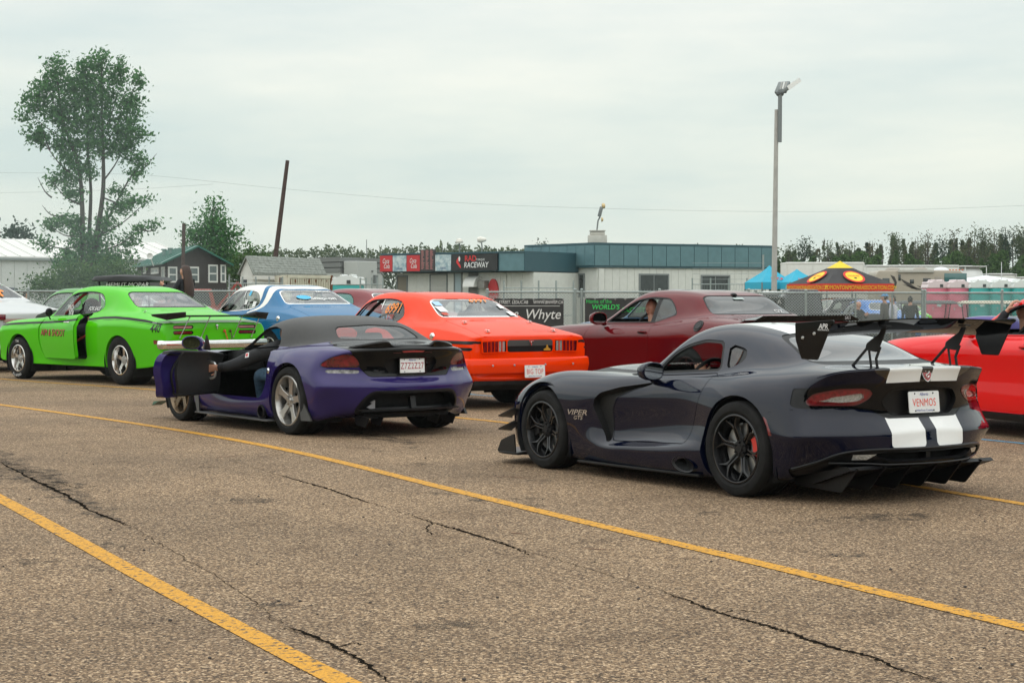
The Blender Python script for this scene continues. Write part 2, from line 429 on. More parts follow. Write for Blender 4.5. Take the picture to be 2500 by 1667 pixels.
# ------------------------------------------------------------------ wheels
def make_wheel(parent, x, y, side, R, Rr, W, style, rim_m, disc=True, caliper=None, smooth_tread=False, dish=.03, lab=None, z=None):
    'part wheel (rim and spokes) > tyre, brake_disc, brake_caliper, wheel_hub; y is the outer face'
    g = G(); n = 56
    g.lathe([(Rr-.012,-.001),(Rr+.004,-.004),(Rr+.004,-.016),(Rr-.014,-.010),(Rr-.020,-.03),(Rr-.035,-.07),(Rr-.045,-W*.55),(Rr-.045,-W+.02)], n)
    g.lathe([(Rr-.012,-.001),(Rr-.016,-.012),(Rr-.022,-.03)], n)
    d0, d1 = -dish, -dish-.028
    def spoke(pts, a, dy0=0., dy1=0.):
        P = np.array(pts); u = np.array((math.cos(a), math.sin(a))); w = np.array((-u[1], u[0])); q = P[:,:1]*u+P[:,1:]*w
        V = [(p[0], d0+dy0*(1-r[0]/Rr)+dy1*abs(r[1]), p[1]) for p, r in zip(q, P)]+[(p[0], d1+dy0*(1-r[0]/Rr)-.01, p[1]) for p, r in zip(q, P)]
        k = len(P); g.add(V, [tuple(range(k)), tuple(range(2*k-1,k-1,-1))]+[(i, k+i, k+(i+1)%k, (i+1)%k) for i in range(k)])
    r1 = Rr-.016
    if style == 'y6':
        for k in range(6):
            for s in (1,-1):
                pts = [(.045,.007*s),(.045,.026*s),(.30*Rr,.022*s),(.60*Rr,.019*s),(.72*Rr,.030*s),(.86*Rr,.056*s),(r1,.082*s),(r1,.064*s),(.85*Rr,.040*s),(.72*Rr,.009*s),(.66*Rr,.002*s),(.60*Rr,.004*s),(.34*Rr,.007*s)]
                spoke(pts if s > 0 else pts[::-1], math.pi*2*k/6+.22, -.055)
    elif style == 'five':
        for k in range(5):
            pts = [(.04,-.036),(.30*Rr,-.034),(.60*Rr,-.030),(.85*Rr,-.043),(r1,-.085),(r1,.085),(.85*Rr,.050),(.60*Rr,.033),(.30*Rr,.036),(.04,.036)]
            spoke(pts, math.pi*2*k/5+math.pi/2+.15, -.02)
    elif style == 'drag':
        for k in range(5):
            pts = [(.03,-.036),(.45*Rr,-.026),(r1,-.030),(r1,.030),(.45*Rr,.026),(.03,.036)]
            spoke(pts, math.pi*2*k/5+math.pi/2, -.01, -.25)
    else:
        for k in range(10):
            pts = [(.04,-.018),(.5*Rr,-.012),(r1,-.022),(r1,.022),(.5*Rr,.012),(.04,.018)]
            spoke(pts, math.pi*2*k/10+.1, -.02)
    zz = R if z is None else z
    w = g.build('wheel', rim_m, parent, bevel=.0025, seg=1, loc=(x, y, zz), rot=(0,0,0 if side > 0 else math.pi))
    if lab: w['label'] = lab
    h = G(); hy = d0-.035 if style == 'y6' else d0-.012
    h.lathe([(.0,hy+.014),(.030,hy+.013),(.034,hy+.004),(.062,hy+.001),(.066,hy-.03)], 24)
    for k in range(5 if style != 'y6' else 6):
        a = 2*math.pi*k/(5 if style != 'y6' else 6)+.5; h.lathe([(.0,hy+.016),(.008,hy+.015),(.010,hy-.01)], 8, c=(.048*math.cos(a),0,.048*math.sin(a)))
    h.build('wheel_hub', STEEL if style != 'y6' else BLACKP, w)
    t = G(); sw = [(Rr-.006,-.022),(Rr+.006,-.008),(Rr+(R-Rr)*.25,.004),(Rr+(R-Rr)*.55,.006),(R-(R-Rr)*.22,-.002),(R-.012,-.014),(R-.003,-.028)]
    if smooth_tread: tr = [(R,-.05),(R+.001,-W/2),(R,-W+.05)]
    else:
        tr = []; ng = 4
        for k in range(ng):
            c = -.04-(W-.08)*(k+.5)/ng; tr += [(R,c+.011),(R-.007,c+.008),(R-.007,c-.008),(R,c-.011)]
    prof = sw+tr+[(r, -W-h_) for r, h_ in sw[::-1]]
    t.lathe(prof, 72); ty = t.build('tyre', RUBBER, w, smooth=28)
    b = G(); b.lathe([(.08,-.09),(Rr*.74,-.09),(Rr*.74,-.115),(.08,-.115)], 36, closed=True)
    if disc: b.build('brake_disc', STEEL, w)
    c = G(); c.lathe([(Rr-.05,-W*.62),(.02,-W*.62)], 24); c.build('wheel_back', DARKIN, w)
    if caliper:
        cg = G(); a0 = caliper[1]; cg.lathe([(Rr*.52,-.055),(Rr*.80,-.055),(Rr*.84,-.07),(Rr*.84,-.14),(Rr*.52,-.14)], 10, closed=True, arc=(a0-.42,a0+.42)); cg.build('brake_caliper', caliper[0], w, bevel=.004)
    return w
def wheel_well(parent, c, r, y0, y1, s):
    g = G(); g.lathe([(r, y0*s),(r, y1*s),(.03, y1*s)], 28, c=(c[0],0,c[1]), arc=(-.55,math.pi+.55)); return g.build('wheel_well', DARKIN, parent)
def plate(parent, o, nx, txt, top=None, sub=None, tilt=.12, col=None, size=.078, w=.305, h=.152, yaw=0.):
    'rear licence plate: faces -x; o = centre'
    ux = np.array((0,-1.,0)); uy = np.array((math.sin(tilt),0,math.cos(tilt))); n = np.cross(ux, uy)
    P = rpoly([(-w/2,-h/2),(w/2,-h/2),(w/2,h/2),(-w/2,h/2)], .014, 4); g = G(); k = len(P)
    V = np.vstack([place2d(np.c_[P, np.zeros(k)], o, ux, uy, .003), place2d(np.c_[P, np.zeros(k)], o, ux, uy, -.002)])
    g.add(V, [tuple(range(k)), tuple(range(2*k-1,k-1,-1))]+[(i,k+i,k+(i+1)%k,(i+1)%k) for i in range(k)])
    p = g.build('licence_plate', PLATEW, parent, smooth=0)
    text_on('plate_number', txt, o-uy*.006, ux, uy, col or PLATER, p, size, .003, lift=.0045, xs=.72, space=1.08)
    if top: text_on('plate_text', top, o+uy*(h*.36), ux, uy, PLATEB, p, .028, .004, .25, lift=.0045)
    if sub: text_on('plate_text', sub, o-uy*(h*.39), ux, uy, PLATEB, p, .021, .004, lift=.0045)
    b = G()
    for sx in (-1,1):
        for sy in (-1,1): b.ell(o+ux*sx*w*.30+uy*sy*h*.40+n*.004, (.005,.006,.006), 8, 6)
    b.build('plate_bolt', BLACKP, p); return p
def mirror_part(parent, o, s, m, glassm=MIRRORG, size=(.10,.12,.075), arm=(-.02,-.14,-.10), name='wing_mirror'):
    'shell on an arm, its glass facing the rear'
    g = G(); sx, sy, sz = size; V = []; F = []; n = 16; prof = [(-.5,.92),(-.46,1.0),(-.2,1.0),(.2,.86),(.42,.55),(.5,.2)]
    for a, r in prof:
        for k in range(n):
            t = 2*math.pi*k/n; c, q = math.cos(t), math.sin(t); V.append((a*sx, sy*r*np.sign(c)*abs(c)**.85, sz*r*np.sign(q)*abs(q)**.85))
    for i in range(len(prof)-1):
        for k in range(n): F.append((i*n+k, i*n+(k+1)%n, (i+1)*n+(k+1)%n, (i+1)*n+k))
    F.append(tuple((len(prof)-1)*n+k for k in range(n))); F.append(tuple(range(n-1,-1,-1))); g.add(V, F, None, o)
    p = g.build(name, m, parent); a = G(); a.tube([np.array(o)+(0,-.02*s,-sz*.6), np.array(o)+(arm[0],arm[1]*s,arm[2])], [.03,.045], 10, sy=.6); a.build('mirror_arm', m, p)
    h = G(); h.add([(o[0]-.5*sx-.004, o[1]+sy*.84*np.sign(math.cos(t))*abs(math.cos(t))**.85, o[2]+sz*.84*np.sign(math.sin(t))*abs(math.sin(t))**.85) for t in np.linspace(0,2*math.pi,24,endpoint=False)], [tuple(range(24))])
    h.build('mirror_glass', glassm, p, smooth=0); return p
def cabin(parent, x0, x1, zf, zs, yw, seat_m=DARKIN, wheel_x=1.25, wheel_z=.78, wheel_y=.36, roll=None, dash_z=.80, dash_x=None, seats=True):
    f = G(); f.box(((x0+x1)/2,0,zf),(x1-x0,2*yw,.04)); f.build('cabin_floor', DARKIN, parent)
    d = G(); dx = dash_x or wheel_x+.25; d.prism(rpoly([(dx-.16,dash_z-.20),(dx-.14,dash_z-.02),(dx-.02,dash_z+.015),(dx+.30,dash_z-.01),(dx+.3,dash_z-.2)],.03), -yw, yw); d.build('dashboard', DARKIN, parent, bevel=.01)
    w = G(); a = np.linspace(0, 2*math.pi, 33); t = .42
    pts = np.array([(wheel_x-.185*math.cos(q)*math.sin(t), wheel_y+.185*math.sin(q), wheel_z+.185*math.cos(q)*math.cos(t)) for q in a]); w.tube(pts, .016, 8, cap=False)
    for q in (0.3, math.pi/2, -math.pi/2, math.pi): w.tube([(wheel_x+.02, wheel_y, wheel_z),(wheel_x-.18*math.cos(q)*math.sin(t), wheel_y+.18*math.sin(q), wheel_z+.18*math.cos(q)*math.cos(t))], .012, 6)
    w.tube([(wheel_x+.02,wheel_y,wheel_z),(wheel_x+.26,wheel_y,wheel_z-.10)], .03, 8); w.build('steering_wheel', SATINB, parent)
    for s in (1,-1) if seats else ():
        sx = wheel_x-.62; q = G(); q.prism(rpoly([(sx-.30,zs-.30),(sx-.22,zs-.34),(sx+.30,zs-.28),(sx+.30,zs-.20),(sx-.14,zs-.22),(sx-.30,zs+.25),(sx-.38,zs+.40),(sx-.46,zs+.38),(sx-.40,zs+.1)],.05), wheel_y*s-.22, wheel_y*s+.22); q.build('seat', seat_m, parent, bevel=.03, seg=3)

class Car:
    def __init__(s, name, label, pos, phi, sc, group='cars queued in the staging lanes'):
        s.r = thing(name, label, 'car', pos, phi+math.pi/2, group, sc)
    def split_arches(s, S, arches, lip=.05):
        rims = []
        for c, r in arches:
            _, S = S.cut(circ_fn(c, r)); rims.append(S.rim(0, lambda p: (0,-math.copysign(lip,p[1]),0)))
        return S.join(*rims)
    def panel(s, S, f, gap=.0035):
        'cuts a panel with a shut line; returns panel, rest'
        a, rest = S.cut(lambda V: f(V)-gap); r1 = rest.rim(.02); p, _ = a.cut(lambda V: f(V)+gap); r2 = p.rim(.02)
        return p.join(r2), rest.join(r1) if False else SM_join_keep(rest, r1)
def SM_join_keep(a, b): return a.join(b)
def both(f): return (f, mirror_fn(f))
def part_of(S, f, name, m, parent, depth=0., frame=None, fm=None, lab=None):
    'cuts a region out, sinks it by depth with side walls, and links it; optional darker frame of given width round it'
    a, rest = S.cut(f)
    if len(a.Q)+len(a.P) == 0: return None, rest, None
    if depth: w = a.rim(-depth) if False else a.rim(depth); base = a.off(depth); base.E = []
    else: w, base = None, a
    fr = None
    if frame:
        inner, fr_s = base.cut(lambda V: f(V)+frame) if not depth else base.cut(lambda V: f(V+0)+frame)
        fo = fr_s.join(w) if w is not None else fr_s
        fr = fo.build(name+'_frame', fm or BLACKP, parent); o = inner.build(name, m, fr if fr else parent)
    else: o = (base.join(w) if w is not None else base).build(name, m, parent)
    if lab and o: o['label'] = lab
    return o, rest, a
# ------------------------------------------------------------------ ground, markings
def asphalt_mat():
    m = mat('asphalt',(.2,.16,.12),.88,spec=.25); t = m.node_tree; b = t.nodes['Principled BSDF']; L = t.links.new
    tc = t.nodes.new('ShaderNodeTexCoord')
    v = t.nodes.new('ShaderNodeTexVoronoi'); v.inputs['Scale'].default_value = 105; L(tc.outputs['Object'], v.inputs[0])
    sp = t.nodes.new('ShaderNodeSeparateColor'); L(v.outputs['Color'], sp.inputs[0])
    r = t.nodes.new('ShaderNodeValToRGB'); L(sp.outputs[0], r.inputs[0]); e = r.color_ramp.elements
    e[0].position = 0; e[0].color = (.062,.046,.033,1); e[1].position = 1; e[1].color = (.60,.45,.30,1)
    for p, c in ((.25,(.120,.079,.049)),(.55,(.225,.150,.091)),(.8,(.345,.240,.143))): k = e.new(p); k.color = (*c,1)
    def noise(s, d=5, ro=.6):
        n = t.nodes.new('ShaderNodeTexNoise'); n.inputs['Scale'].default_value = s; n.inputs['Detail'].default_value = d; n.inputs['Roughness'].default_value = ro; L(tc.outputs['Object'], n.inputs[0]); return n
    def ramp(n, a, b_, ca, cb):
        q = t.nodes.new('ShaderNodeValToRGB'); L(n.outputs[0], q.inputs[0]); q.color_ramp.elements[0].position = a; q.color_ramp.elements[0].color = (*ca,1); q.color_ramp.elements[1].position = b_; q.color_ramp.elements[1].color = (*cb,1); return q
    def mul(a, c):
        x = t.nodes.new('ShaderNodeMix'); x.data_type = 'RGBA'; x.blend_type = 'MULTIPLY'; x.inputs[0].default_value = 1; L(a, x.inputs[6]); L(c, x.inputs[7]); return x.outputs[2]
    o = mul(r.outputs[0], ramp(noise(38,3), .36, .66, (.62,.62,.64), (1.22,1.2,1.16)).outputs[0])
    o = mul(o, ramp(noise(.30,5), .34, .64, (.74,.74,.75), (1.12,1.11,1.09)).outputs[0])
    o = mul(o, ramp(noise(1.7,7,.75), .30, .48, (.70,.67,.64), (1.04,1.04,1.04)).outputs[0])
    L(o, b.inputs['Base Color'])
    bp = t.nodes.new('ShaderNodeBump'); bp.inputs['Strength'].default_value = .55; bp.inputs['Distance'].default_value = .006; L(v.outputs['Distance'], bp.inputs['Height']); L(bp.outputs[0], b.inputs['Normal'])
    return m
def worn(name, col, under=(.2,.155,.11), lo=.40, hi=.47, sc=26):
    m = mat(name, col, .75, spec=.3); t = m.node_tree; b = t.nodes['Principled BSDF']; L = t.links.new; tc = t.nodes.new('ShaderNodeTexCoord')
    n = t.nodes.new('ShaderNodeTexNoise'); n.inputs['Scale'].default_value = sc; n.inputs['Detail'].default_value = 8; n.inputs['Roughness'].default_value = .72; L(tc.outputs['Object'], n.inputs[0])
    r = t.nodes.new('ShaderNodeValToRGB'); L(n.outputs[0], r.inputs[0]); r.color_ramp.elements[0].position = lo; r.color_ramp.elements[0].color = (*[u*.45 for u in under],1); r.color_ramp.elements[1].position = hi; r.color_ramp.elements[1].color = (*col,1)
    n2 = t.nodes.new('ShaderNodeTexNoise'); n2.inputs['Scale'].default_value = 120; L(tc.outputs['Object'], n2.inputs[0]); r2 = t.nodes.new('ShaderNodeValToRGB'); L(n2.outputs[0], r2.inputs[0]); r2.color_ramp.elements[0].position=.35; r2.color_ramp.elements[0].color=(.72,.70,.66,1); r2.color_ramp.elements[1].position=.6; r2.color_ramp.elements[1].color=(1.05,1.05,1.05,1)
    x = t.nodes.new('ShaderNodeMix'); x.data_type='RGBA'; x.blend_type='MULTIPLY'; x.inputs[0].default_value=1; L(r.outputs[0],x.inputs[6]); L(r2.outputs[0],x.inputs[7]); L(x.outputs[2], b.inputs['Base Color']); return m
g = G(); g.quad((-70,-30,0),(70,-30,0),(70,52,0),(-70,52,0)); tag(g.build('asphalt_lot', asphalt_mat(), smooth=0), kind='structure')
g = G(); g.quad((-1400,-1400,-.03),(1400,-1400,-.03),(1400,1800,-.03),(-1400,1800,-.03)); tag(g.build('terrain', mat('gravel_grass',(.10,.105,.055),.95,dirt=(.16,.14,.10),vscale=.15), smooth=0), kind='structure')
YEL = worn('road_paint_yellow',(.60,.295,.03))
def ribbon(name, pix, w, m, z=.004, jit=0., sub=10, kind='structure', taper=False, wj=0.):
    P = catmull([ground(*p)[:2] for p in pix], sub); rng = random.Random(len(pix)*7+int(pix[0][0]))
    T = np.gradient(P, axis=0); T /= np.linalg.norm(T,axis=1)[:,None]; N = np.stack([-T[:,1],T[:,0]],1); V=[]; F=[]; n=len(P)
    for i in range(n):
        k = w*.5*(1 if not taper else max(.08,math.sin(math.pi*i/(n-1))**.6)); o = rng.gauss(0,jit); a = k*(1+rng.uniform(-wj,wj)); c = k*(1+rng.uniform(-wj,wj))
        V += [(*(P[i]+N[i]*(a+o)),z),(*(P[i]+N[i]*(-c+o)),z)]
    F = [(2*i,2*i+1,2*i+3,2*i+2) for i in range(n-1)]
    q = G(); q.add(V,F); return tag(q.build(name, m, smooth=0), kind=kind)
ribbon('lane_line', [(-260,955),(0,988),(350,1037),(701,1099),(1100,1195),(1400,1268),(1785,1359),(2150,1447),(2500,1532),(2700,1583)], .115, YEL)
ribbon('lane_line', [(-300,896),(0,925),(240,942),(380,952),(800,986),(1110,1019),(1250,1034),(1700,1090),(2243,1188),(2500,1231),(2800,1287)], .10, YEL)
ribbon('lane_line', [(-150,1140),(0,1217),(170,1310),(335,1402),(500,1490),(680,1585),(840,1667),(1010,1752)], .115, YEL)
ribbon('lane_line', [(1100,955),(1145,962),(1200,967),(1500,990),(2000,1033),(2420,1075),(2500,1083),(2700,1105)], .09, worn('road_paint_blue',(.08,.30,.48)))
CRK = mat('crack',(.012,.010,.008),1.,spec=0.)
def crack(pix, w=.02): ribbon('crack', pix, w, CRK, .003, .006, 14, taper=True, wj=.8)
crack([(685,1160),(740,1176),(800,1193),(850,1211),(905,1228)],.022); crack([(1010,1260),(1070,1280),(1130,1296),(1200,1318),(1250,1335),(1300,1358)],.020)
crack([(1620,1445),(1690,1470),(1760,1497),(1830,1516),(1890,1533),(1960,1556),(2050,1585),(2130,1604),(2200,1635),(2290,1662)],.022)
crack([(700,1530),(760,1550),(820,1580),(880,1610),(950,1665)],.02); crack([(0,1128),(40,1150),(100,1180),(160,1208),(220,1245),(280,1270),(310,1282)],.028)
ribbon('crack', [(560,1122),(685,1160),(800,1193),(905,1228),(1010,1260),(1130,1296),(1250,1335),(1360,1366),(1490,1404),(1620,1445),(1760,1497),(1890,1533),(2050,1585),(2200,1635),(2400,1700)], .0045, mat('crack_fine',(.06,.045,.033),1.,spec=0.), .0028, .010, 22, wj=.9)
ribbon('crack', [(-60,1100),(0,1128),(100,1180),(220,1245),(310,1282),(430,1350),(580,1440),(700,1530),(820,1580),(950,1665),(1060,1740)], .0045, mat('crack_fine',(.06,.045,.033),1.,spec=0.), .0028, .010, 22, wj=.9)
ribbon('crack', [(120,1188),(150,1182),(190,1190),(240,1186)], .008, CRK, .0028, .006, 12, wj=.9); ribbon('crack', [(1760,1497),(1800,1490),(1850,1495)], .008, CRK, .0028, .006, 12, wj=.9); ribbon('crack', [(1060,1277),(1040,1290),(1055,1305)], .008, CRK, .0028, .006, 10, wj=.9); ribbon('crack', [(820,1580),(860,1570),(890,1574)], .008, CRK, .0028, .006, 10, wj=.9)
crack([(840,1050),(880,1058),(930,1066)],.02); crack([(365,1052),(400,1055)],.015); crack([(455,1142),(500,1141),(540,1140)],.012)
STN = mat('tar_stain',(.05,.042,.034),.9,spec=.1)
def stain(pix, w):                                     # an irregular film of oil: alpha broken up by noise
    m = MATS.get('oil_film')
    if not m:
        m = mat('oil_film',(.05,.042,.035),.8,spec=.2); t = m.node_tree; b = t.nodes['Principled BSDF']; tc = t.nodes.new('ShaderNodeTexCoord'); n = t.nodes.new('ShaderNodeTexNoise'); n.inputs['Scale'].default_value = 6; n.inputs['Detail'].default_value = 9; n.inputs['Roughness'].default_value=.75
        r = t.nodes.new('ShaderNodeValToRGB'); r.color_ramp.elements[0].position=.44; r.color_ramp.elements[0].color=(0,0,0,1); r.color_ramp.elements[1].position=.68; r.color_ramp.elements[1].color=(.8,.8,.8,1); t.links.new(tc.outputs['Object'],n.inputs[0]); t.links.new(n.outputs[0],r.inputs[0]); t.links.new(r.outputs[0],b.inputs['Alpha'])
    ribbon('oil_stain', pix, w, m, .0025, .03, 8, taper=True, wj=.5)
stain([(-60,1095),(20,1135),(90,1165),(170,1200)],.55); stain([(0,1120),(100,1170),(190,1225),(290,1270)],.25); stain([(575,1215),(620,1222),(670,1225)],.30); stain([(840,1045),(930,1068),(1010,1085)],.35); stain([(2060,1260),(2150,1262),(2290,1258)],.35); stain([(2000,1265),(2060,1275)],.25)
_q = random.Random(12)
for _ in range(26):                                    # oil drips along the lanes
    f_ = _q.random(); lane = _q.choice((((300,1000),(2300,1420)),((0,960),(1300,1180)),((100,1350),(1600,1640)))); u = lane[0][0]+f_*(lane[1][0]-lane[0][0])+_q.gauss(0,60); v = lane[0][1]+f_*(lane[1][1]-lane[0][1])+_q.gauss(0,30); w_ = _q.uniform(.05,.22)
    if v > 985: k_ = w_*CAM_F/ground(u,v)[1]; stain([(u-k_*.7,v-1),(u,v),(u+k_*.8,v+2)], w_)
for pix in ([(1190,1163),(1240,1164),(1300,1168)],[(520,1118),(560,1114),(600,1113)],[(1420,1338),(1460,1341),(1500,1342)],[(1240,1300),(1275,1303)]): ribbon('rust_streak', pix, .018, mat('rust_mark',(.14,.055,.025),.9), .003, .004, 8, taper=True, wj=.5)
_r = random.Random(5); g = G()
for _ in range(110):
    u, v = _r.uniform(0,2500), 960+700*_r.random()**1.3; p = ground(u,v); s_ = _r.uniform(.003,.008)
    g.ell((p[0],p[1],s_*.5),(s_*1.3,s_,s_*.8),6,4)
tag(g.build('loose_stones', mat('stone_dark',(.06,.05,.045),.9)), kind='stuff')

# ------------------------------------------------------------------ leaves and trees
def leaf_mat(name, c1, c2, tr=.35):
    m = bpy.data.materials.new(name); m.use_nodes = True; t = m.node_tree; t.nodes.clear(); L = t.links.new; o = t.nodes.new('ShaderNodeOutputMaterial'); mx = t.nodes.new('ShaderNodeMixShader'); d = t.nodes.new('ShaderNodeBsdfDiffuse'); k = t.nodes.new('ShaderNodeBsdfTranslucent'); ge = t.nodes.new('ShaderNodeNewGeometry')
    r = t.nodes.new('ShaderNodeValToRGB'); r.color_ramp.elements[0].color = (*c1,1); r.color_ramp.elements[1].color = (*c2,1); L(ge.outputs['Random Per Island'], r.inputs[0])
    L(r.outputs[0], d.inputs[0]); L(r.outputs[0], k.inputs[0]); mx.inputs[0].default_value = tr; L(d.outputs[0], mx.inputs[1]); L(k.outputs[0], mx.inputs[2]); L(mx.outputs[0], o.inputs[0]); return m
LEAF_A = leaf_mat('leaf_ash',(.035,.115,.045),(.11,.26,.085)); LEAF_B = leaf_mat('leaf_bush',(.030,.075,.025),(.11,.19,.06)); LEAF_C = leaf_mat('leaf_far',(.050,.080,.042),(.125,.155,.080)); LEAF_D = leaf_mat('leaf_spruce',(.022,.046,.030),(.05,.085,.05)); LEAF_E = leaf_mat('leaf_brown',(.07,.08,.045),(.14,.14,.08))
BARK = mat('bark',(.060,.050,.042),.95,var=.4,vscale=12,bump=.6,bscale=20)
def leaves(name, C, size, m, parent=None, kind=None, seed=1, asp=.45, droop=.2):
    'C: leaf centres; one small folded quad each'
    rg = np.random.default_rng(seed); n = len(C); C = np.asarray(C); d = rg.normal(size=(n,3)); d[:,2] -= droop; d /= np.linalg.norm(d,axis=1)[:,None]; w = np.cross(d, rg.normal(size=(n,3))); w /= np.linalg.norm(w,axis=1)[:,None]
    s = size*rg.uniform(.6,1.35,(n,1)); V = np.stack([C-d*s*.5, C+w*s*asp*.5, C+d*s*.5, C-w*s*asp*.5],1).reshape(-1,3)
    me = bpy.data.meshes.new(name); me.vertices.add(4*n); me.vertices.foreach_set('co', V.ravel()); me.loops.add(4*n); me.loops.foreach_set('vertex_index', np.arange(4*n)); me.polygons.add(n); me.polygons.foreach_set('loop_start', np.arange(n)*4); me.update(); me.validate()
    o = link(name, me, m, parent)
    if kind: o['kind'] = kind
    return o
def blob_points(blobs, dens, Y, seed, depth=1.0, clump=.28):
    'points in clumps inside blobs given as photo-space ellipses (u,v,ru,rv) at distance Y'
    rg = np.random.default_rng(seed); s = CAM_F/Y; out = []
    for u, v, ru, rv in blobs:
        rx, rz = ru/s, rv/s; c = at(u, v, Y); ry = max(rx,rz)*depth; nc = max(3, int(rx*rz*dens*.10)); 
        q = rg.normal(size=(nc,3)); q /= np.linalg.norm(q,axis=1)[:,None]; q *= rg.random((nc,1))**(1/2.2); cc = c+q*np.array((rx,ry,rz))
        k = int(rx*rz*dens/nc)+1
        for p in cc: out.append(p+rg.normal(size=(k,3))*clump*np.array((1,1,.8))*rg.uniform(.5,1.2))
    return np.vstack(out)
def to_local(P, o): return np.asarray(P)-np.asarray(o)
def limb(g, pts, r0, r1, n=7): P = catmull(pts,4); g.tube(P, np.linspace(r0,r1,len(P)), n)
def big_tree():
    Y = 85.; z8 = lambda a, b: (a/2.614, 100+b/2.614); o = at(215,720,Y); o[2] = 0.
    t = thing('ash_tree','tall slender multi-stemmed tree with airy dark green crown beside the white metal building','tree',tuple(o))
    B = [(360,180,80,100),(300,300,120,100),(230,400,100,90),(150,480,50,40),(250,600,90,100),(560,200,90,110),(650,130,50,90),(760,190,60,100),(880,260,50,80),(480,330,130,130),(650,320,140,140),(820,420,110,120),(400,480,140,120),(600,500,160,130),(800,560,120,110),(920,600,40,40),(420,650,120,100),(620,660,150,110),(780,690,100,80),(440,780,90,70),(560,820,70,80),(880,760,80,60),(860,860,70,45),(420,880,80,55),(330,890,60,35),(470,980,60,70),(740,960,50,45),(760,1060,80,55),(880,1030,60,30),(950,1010,25,20),(400,1150,100,45),(320,1180,45,35),(500,1180,70,60),(680,1170,60,70),(900,1200,50,30),(985,1180,32,40),(820,1280,70,45),(290,1300,70,35),(560,1290,140,80),(480,1400,150,80),(700,1400,140,90)]
    bl = [(*z8(a,b), c/2.614, d/2.614) for a,b,c,d in B]
    P = blob_points([(u,v,ru*(.88 if v < 430 else 1.12),rv*.95) for u,v,ru,rv in bl], 1250, Y, 3, .8, .22); leaves('crown', to_local(P,o), .205, LEAF_A, t, seed=4)
    rg = random.Random(4); g = G()
    def w(a,b,dy=0): return at(*z8(a,b),Y+dy)-o
    limb(g,[w(560,1620),w(530,1350),w(525,1050),w(500,800),w(400,500),w(360,180)],.17,.03); limb(g,[w(570,1620),w(600,1350),w(655,1000),w(660,750),w(650,400),w(650,120)],.17,.03); limb(g,[w(565,1620,.4),w(570,1250,.4),w(580,950,.5),w(560,700,.4),w(560,250,.3)],.13,.03); limb(g,[w(590,1500),w(640,1250),w(760,1000),w(870,820),w(960,780)],.08,.015)
    for (a,b),(c,d) in (((525,1050),(330,890)),((530,1250),(320,1180)),((655,900),(820,560)),((660,700),(860,300)),((520,900),(250,600)),((450,650),(180,460)),((600,1350),(900,1200)),((620,1250),(950,1010)),((900,1200),(990,1180)),((655,1000),(880,1030)),((540,1300),(290,1300)),((500,750),(300,300)),((650,600),(780,180)),((560,600),(540,150)),((320,700),(260,520)),((860,850),(1000,720)),((420,1120),(270,1050)),((330,1000),(240,870))):
        m_ = ((a+c)/2+rg.uniform(-20,20),(b+d)/2+25); limb(g,[w(a,b),w(*m_,rg.uniform(-.5,.5)),w(c,d,rg.uniform(-.8,.8))],.05,.008,5)
    g.build('trunk', BARK, t)
big_tree()
def tree(label, u, vb, vt, Y, blobs, m, dens=160, size=.3, seed=1, group=None, name='tree', trunk_r=.12, cat='tree', clump=.35, stems=1):
    o = at(u,720,Y); o[2] = 0; t = thing(name,label,cat,tuple(o),group=group); P = blob_points(blobs,dens,Y,seed,.8,clump); P[:,2] = np.maximum(P[:,2],.1); leaves('crown', to_local(P,o), size, m, t, seed=seed)
    g = G(); rg = random.Random(seed); top = at(u,vt,Y)-o; limb(g,[(0,0,-.1),(.1,0,top[2]*.4),(top[0]*.5,0,top[2]*.7),tuple(top)],trunk_r,trunk_r*.15)
    for b in blobs: p = at(b[0],b[1],Y)-o; limb(g,[(top[0]*.3,0,max(.3,p[2]*.6)),tuple((p+np.array((top[0]*.3,0,max(.3,p[2]*.6))))/2+(0,0,.1)),tuple(p)],trunk_r*.4,.012,5)
    g.build('trunk', BARK, t); return t
tree('dark green cone-shaped tree beyond the brown house with the green roof',520,690,490,125,[(525,500,14,22),(520,540,32,35),(505,575,45,35),(530,590,50,40),(545,620,40,35),(570,575,15,22),(520,640,55,30),(470,590,22,30)],LEAF_A,620,.28,11,name='leafy_tree',clump=.5)
tree('small round grey-green tree rising over the left end of the white metal roof',45,600,552,150,[(45,570,25,14),(38,560,14,10),(25,575,16,10),(62,575,14,10)],LEAF_D,330,.5,12,name='leafy_tree',clump=.5)
tree('pale green bush between the brown house and the grey-roofed shed',610,700,600,118,[(612,625,30,22),(640,640,25,20),(590,645,25,22),(630,660,40,25),(575,670,20,25)],LEAF_B,800,.26,13,name='bush',cat='bush',trunk_r=.05,clump=.5)
for i,(u,v,ru,rv,lab) in enumerate(((180,675,70,45,'broad green bush at the foot of the tall slender tree, its left half'),(270,670,75,48,'dense green bush at the foot of the tall slender tree, on its right'),(110,690,45,25,'low dark bush in front of the white metal wall'))):
    tree(lab,u,720,v+10,80-i,[(u,v,ru*.8,rv*.8),(u-ru*.5,v+12,ru*.5,rv*.6),(u+ru*.5,v+8,ru*.5,rv*.7),(u,v+25,ru,rv*.6)],LEAF_B,1500,.16,20+i,name='bush',cat='bush',trunk_r=.04,clump=.3)
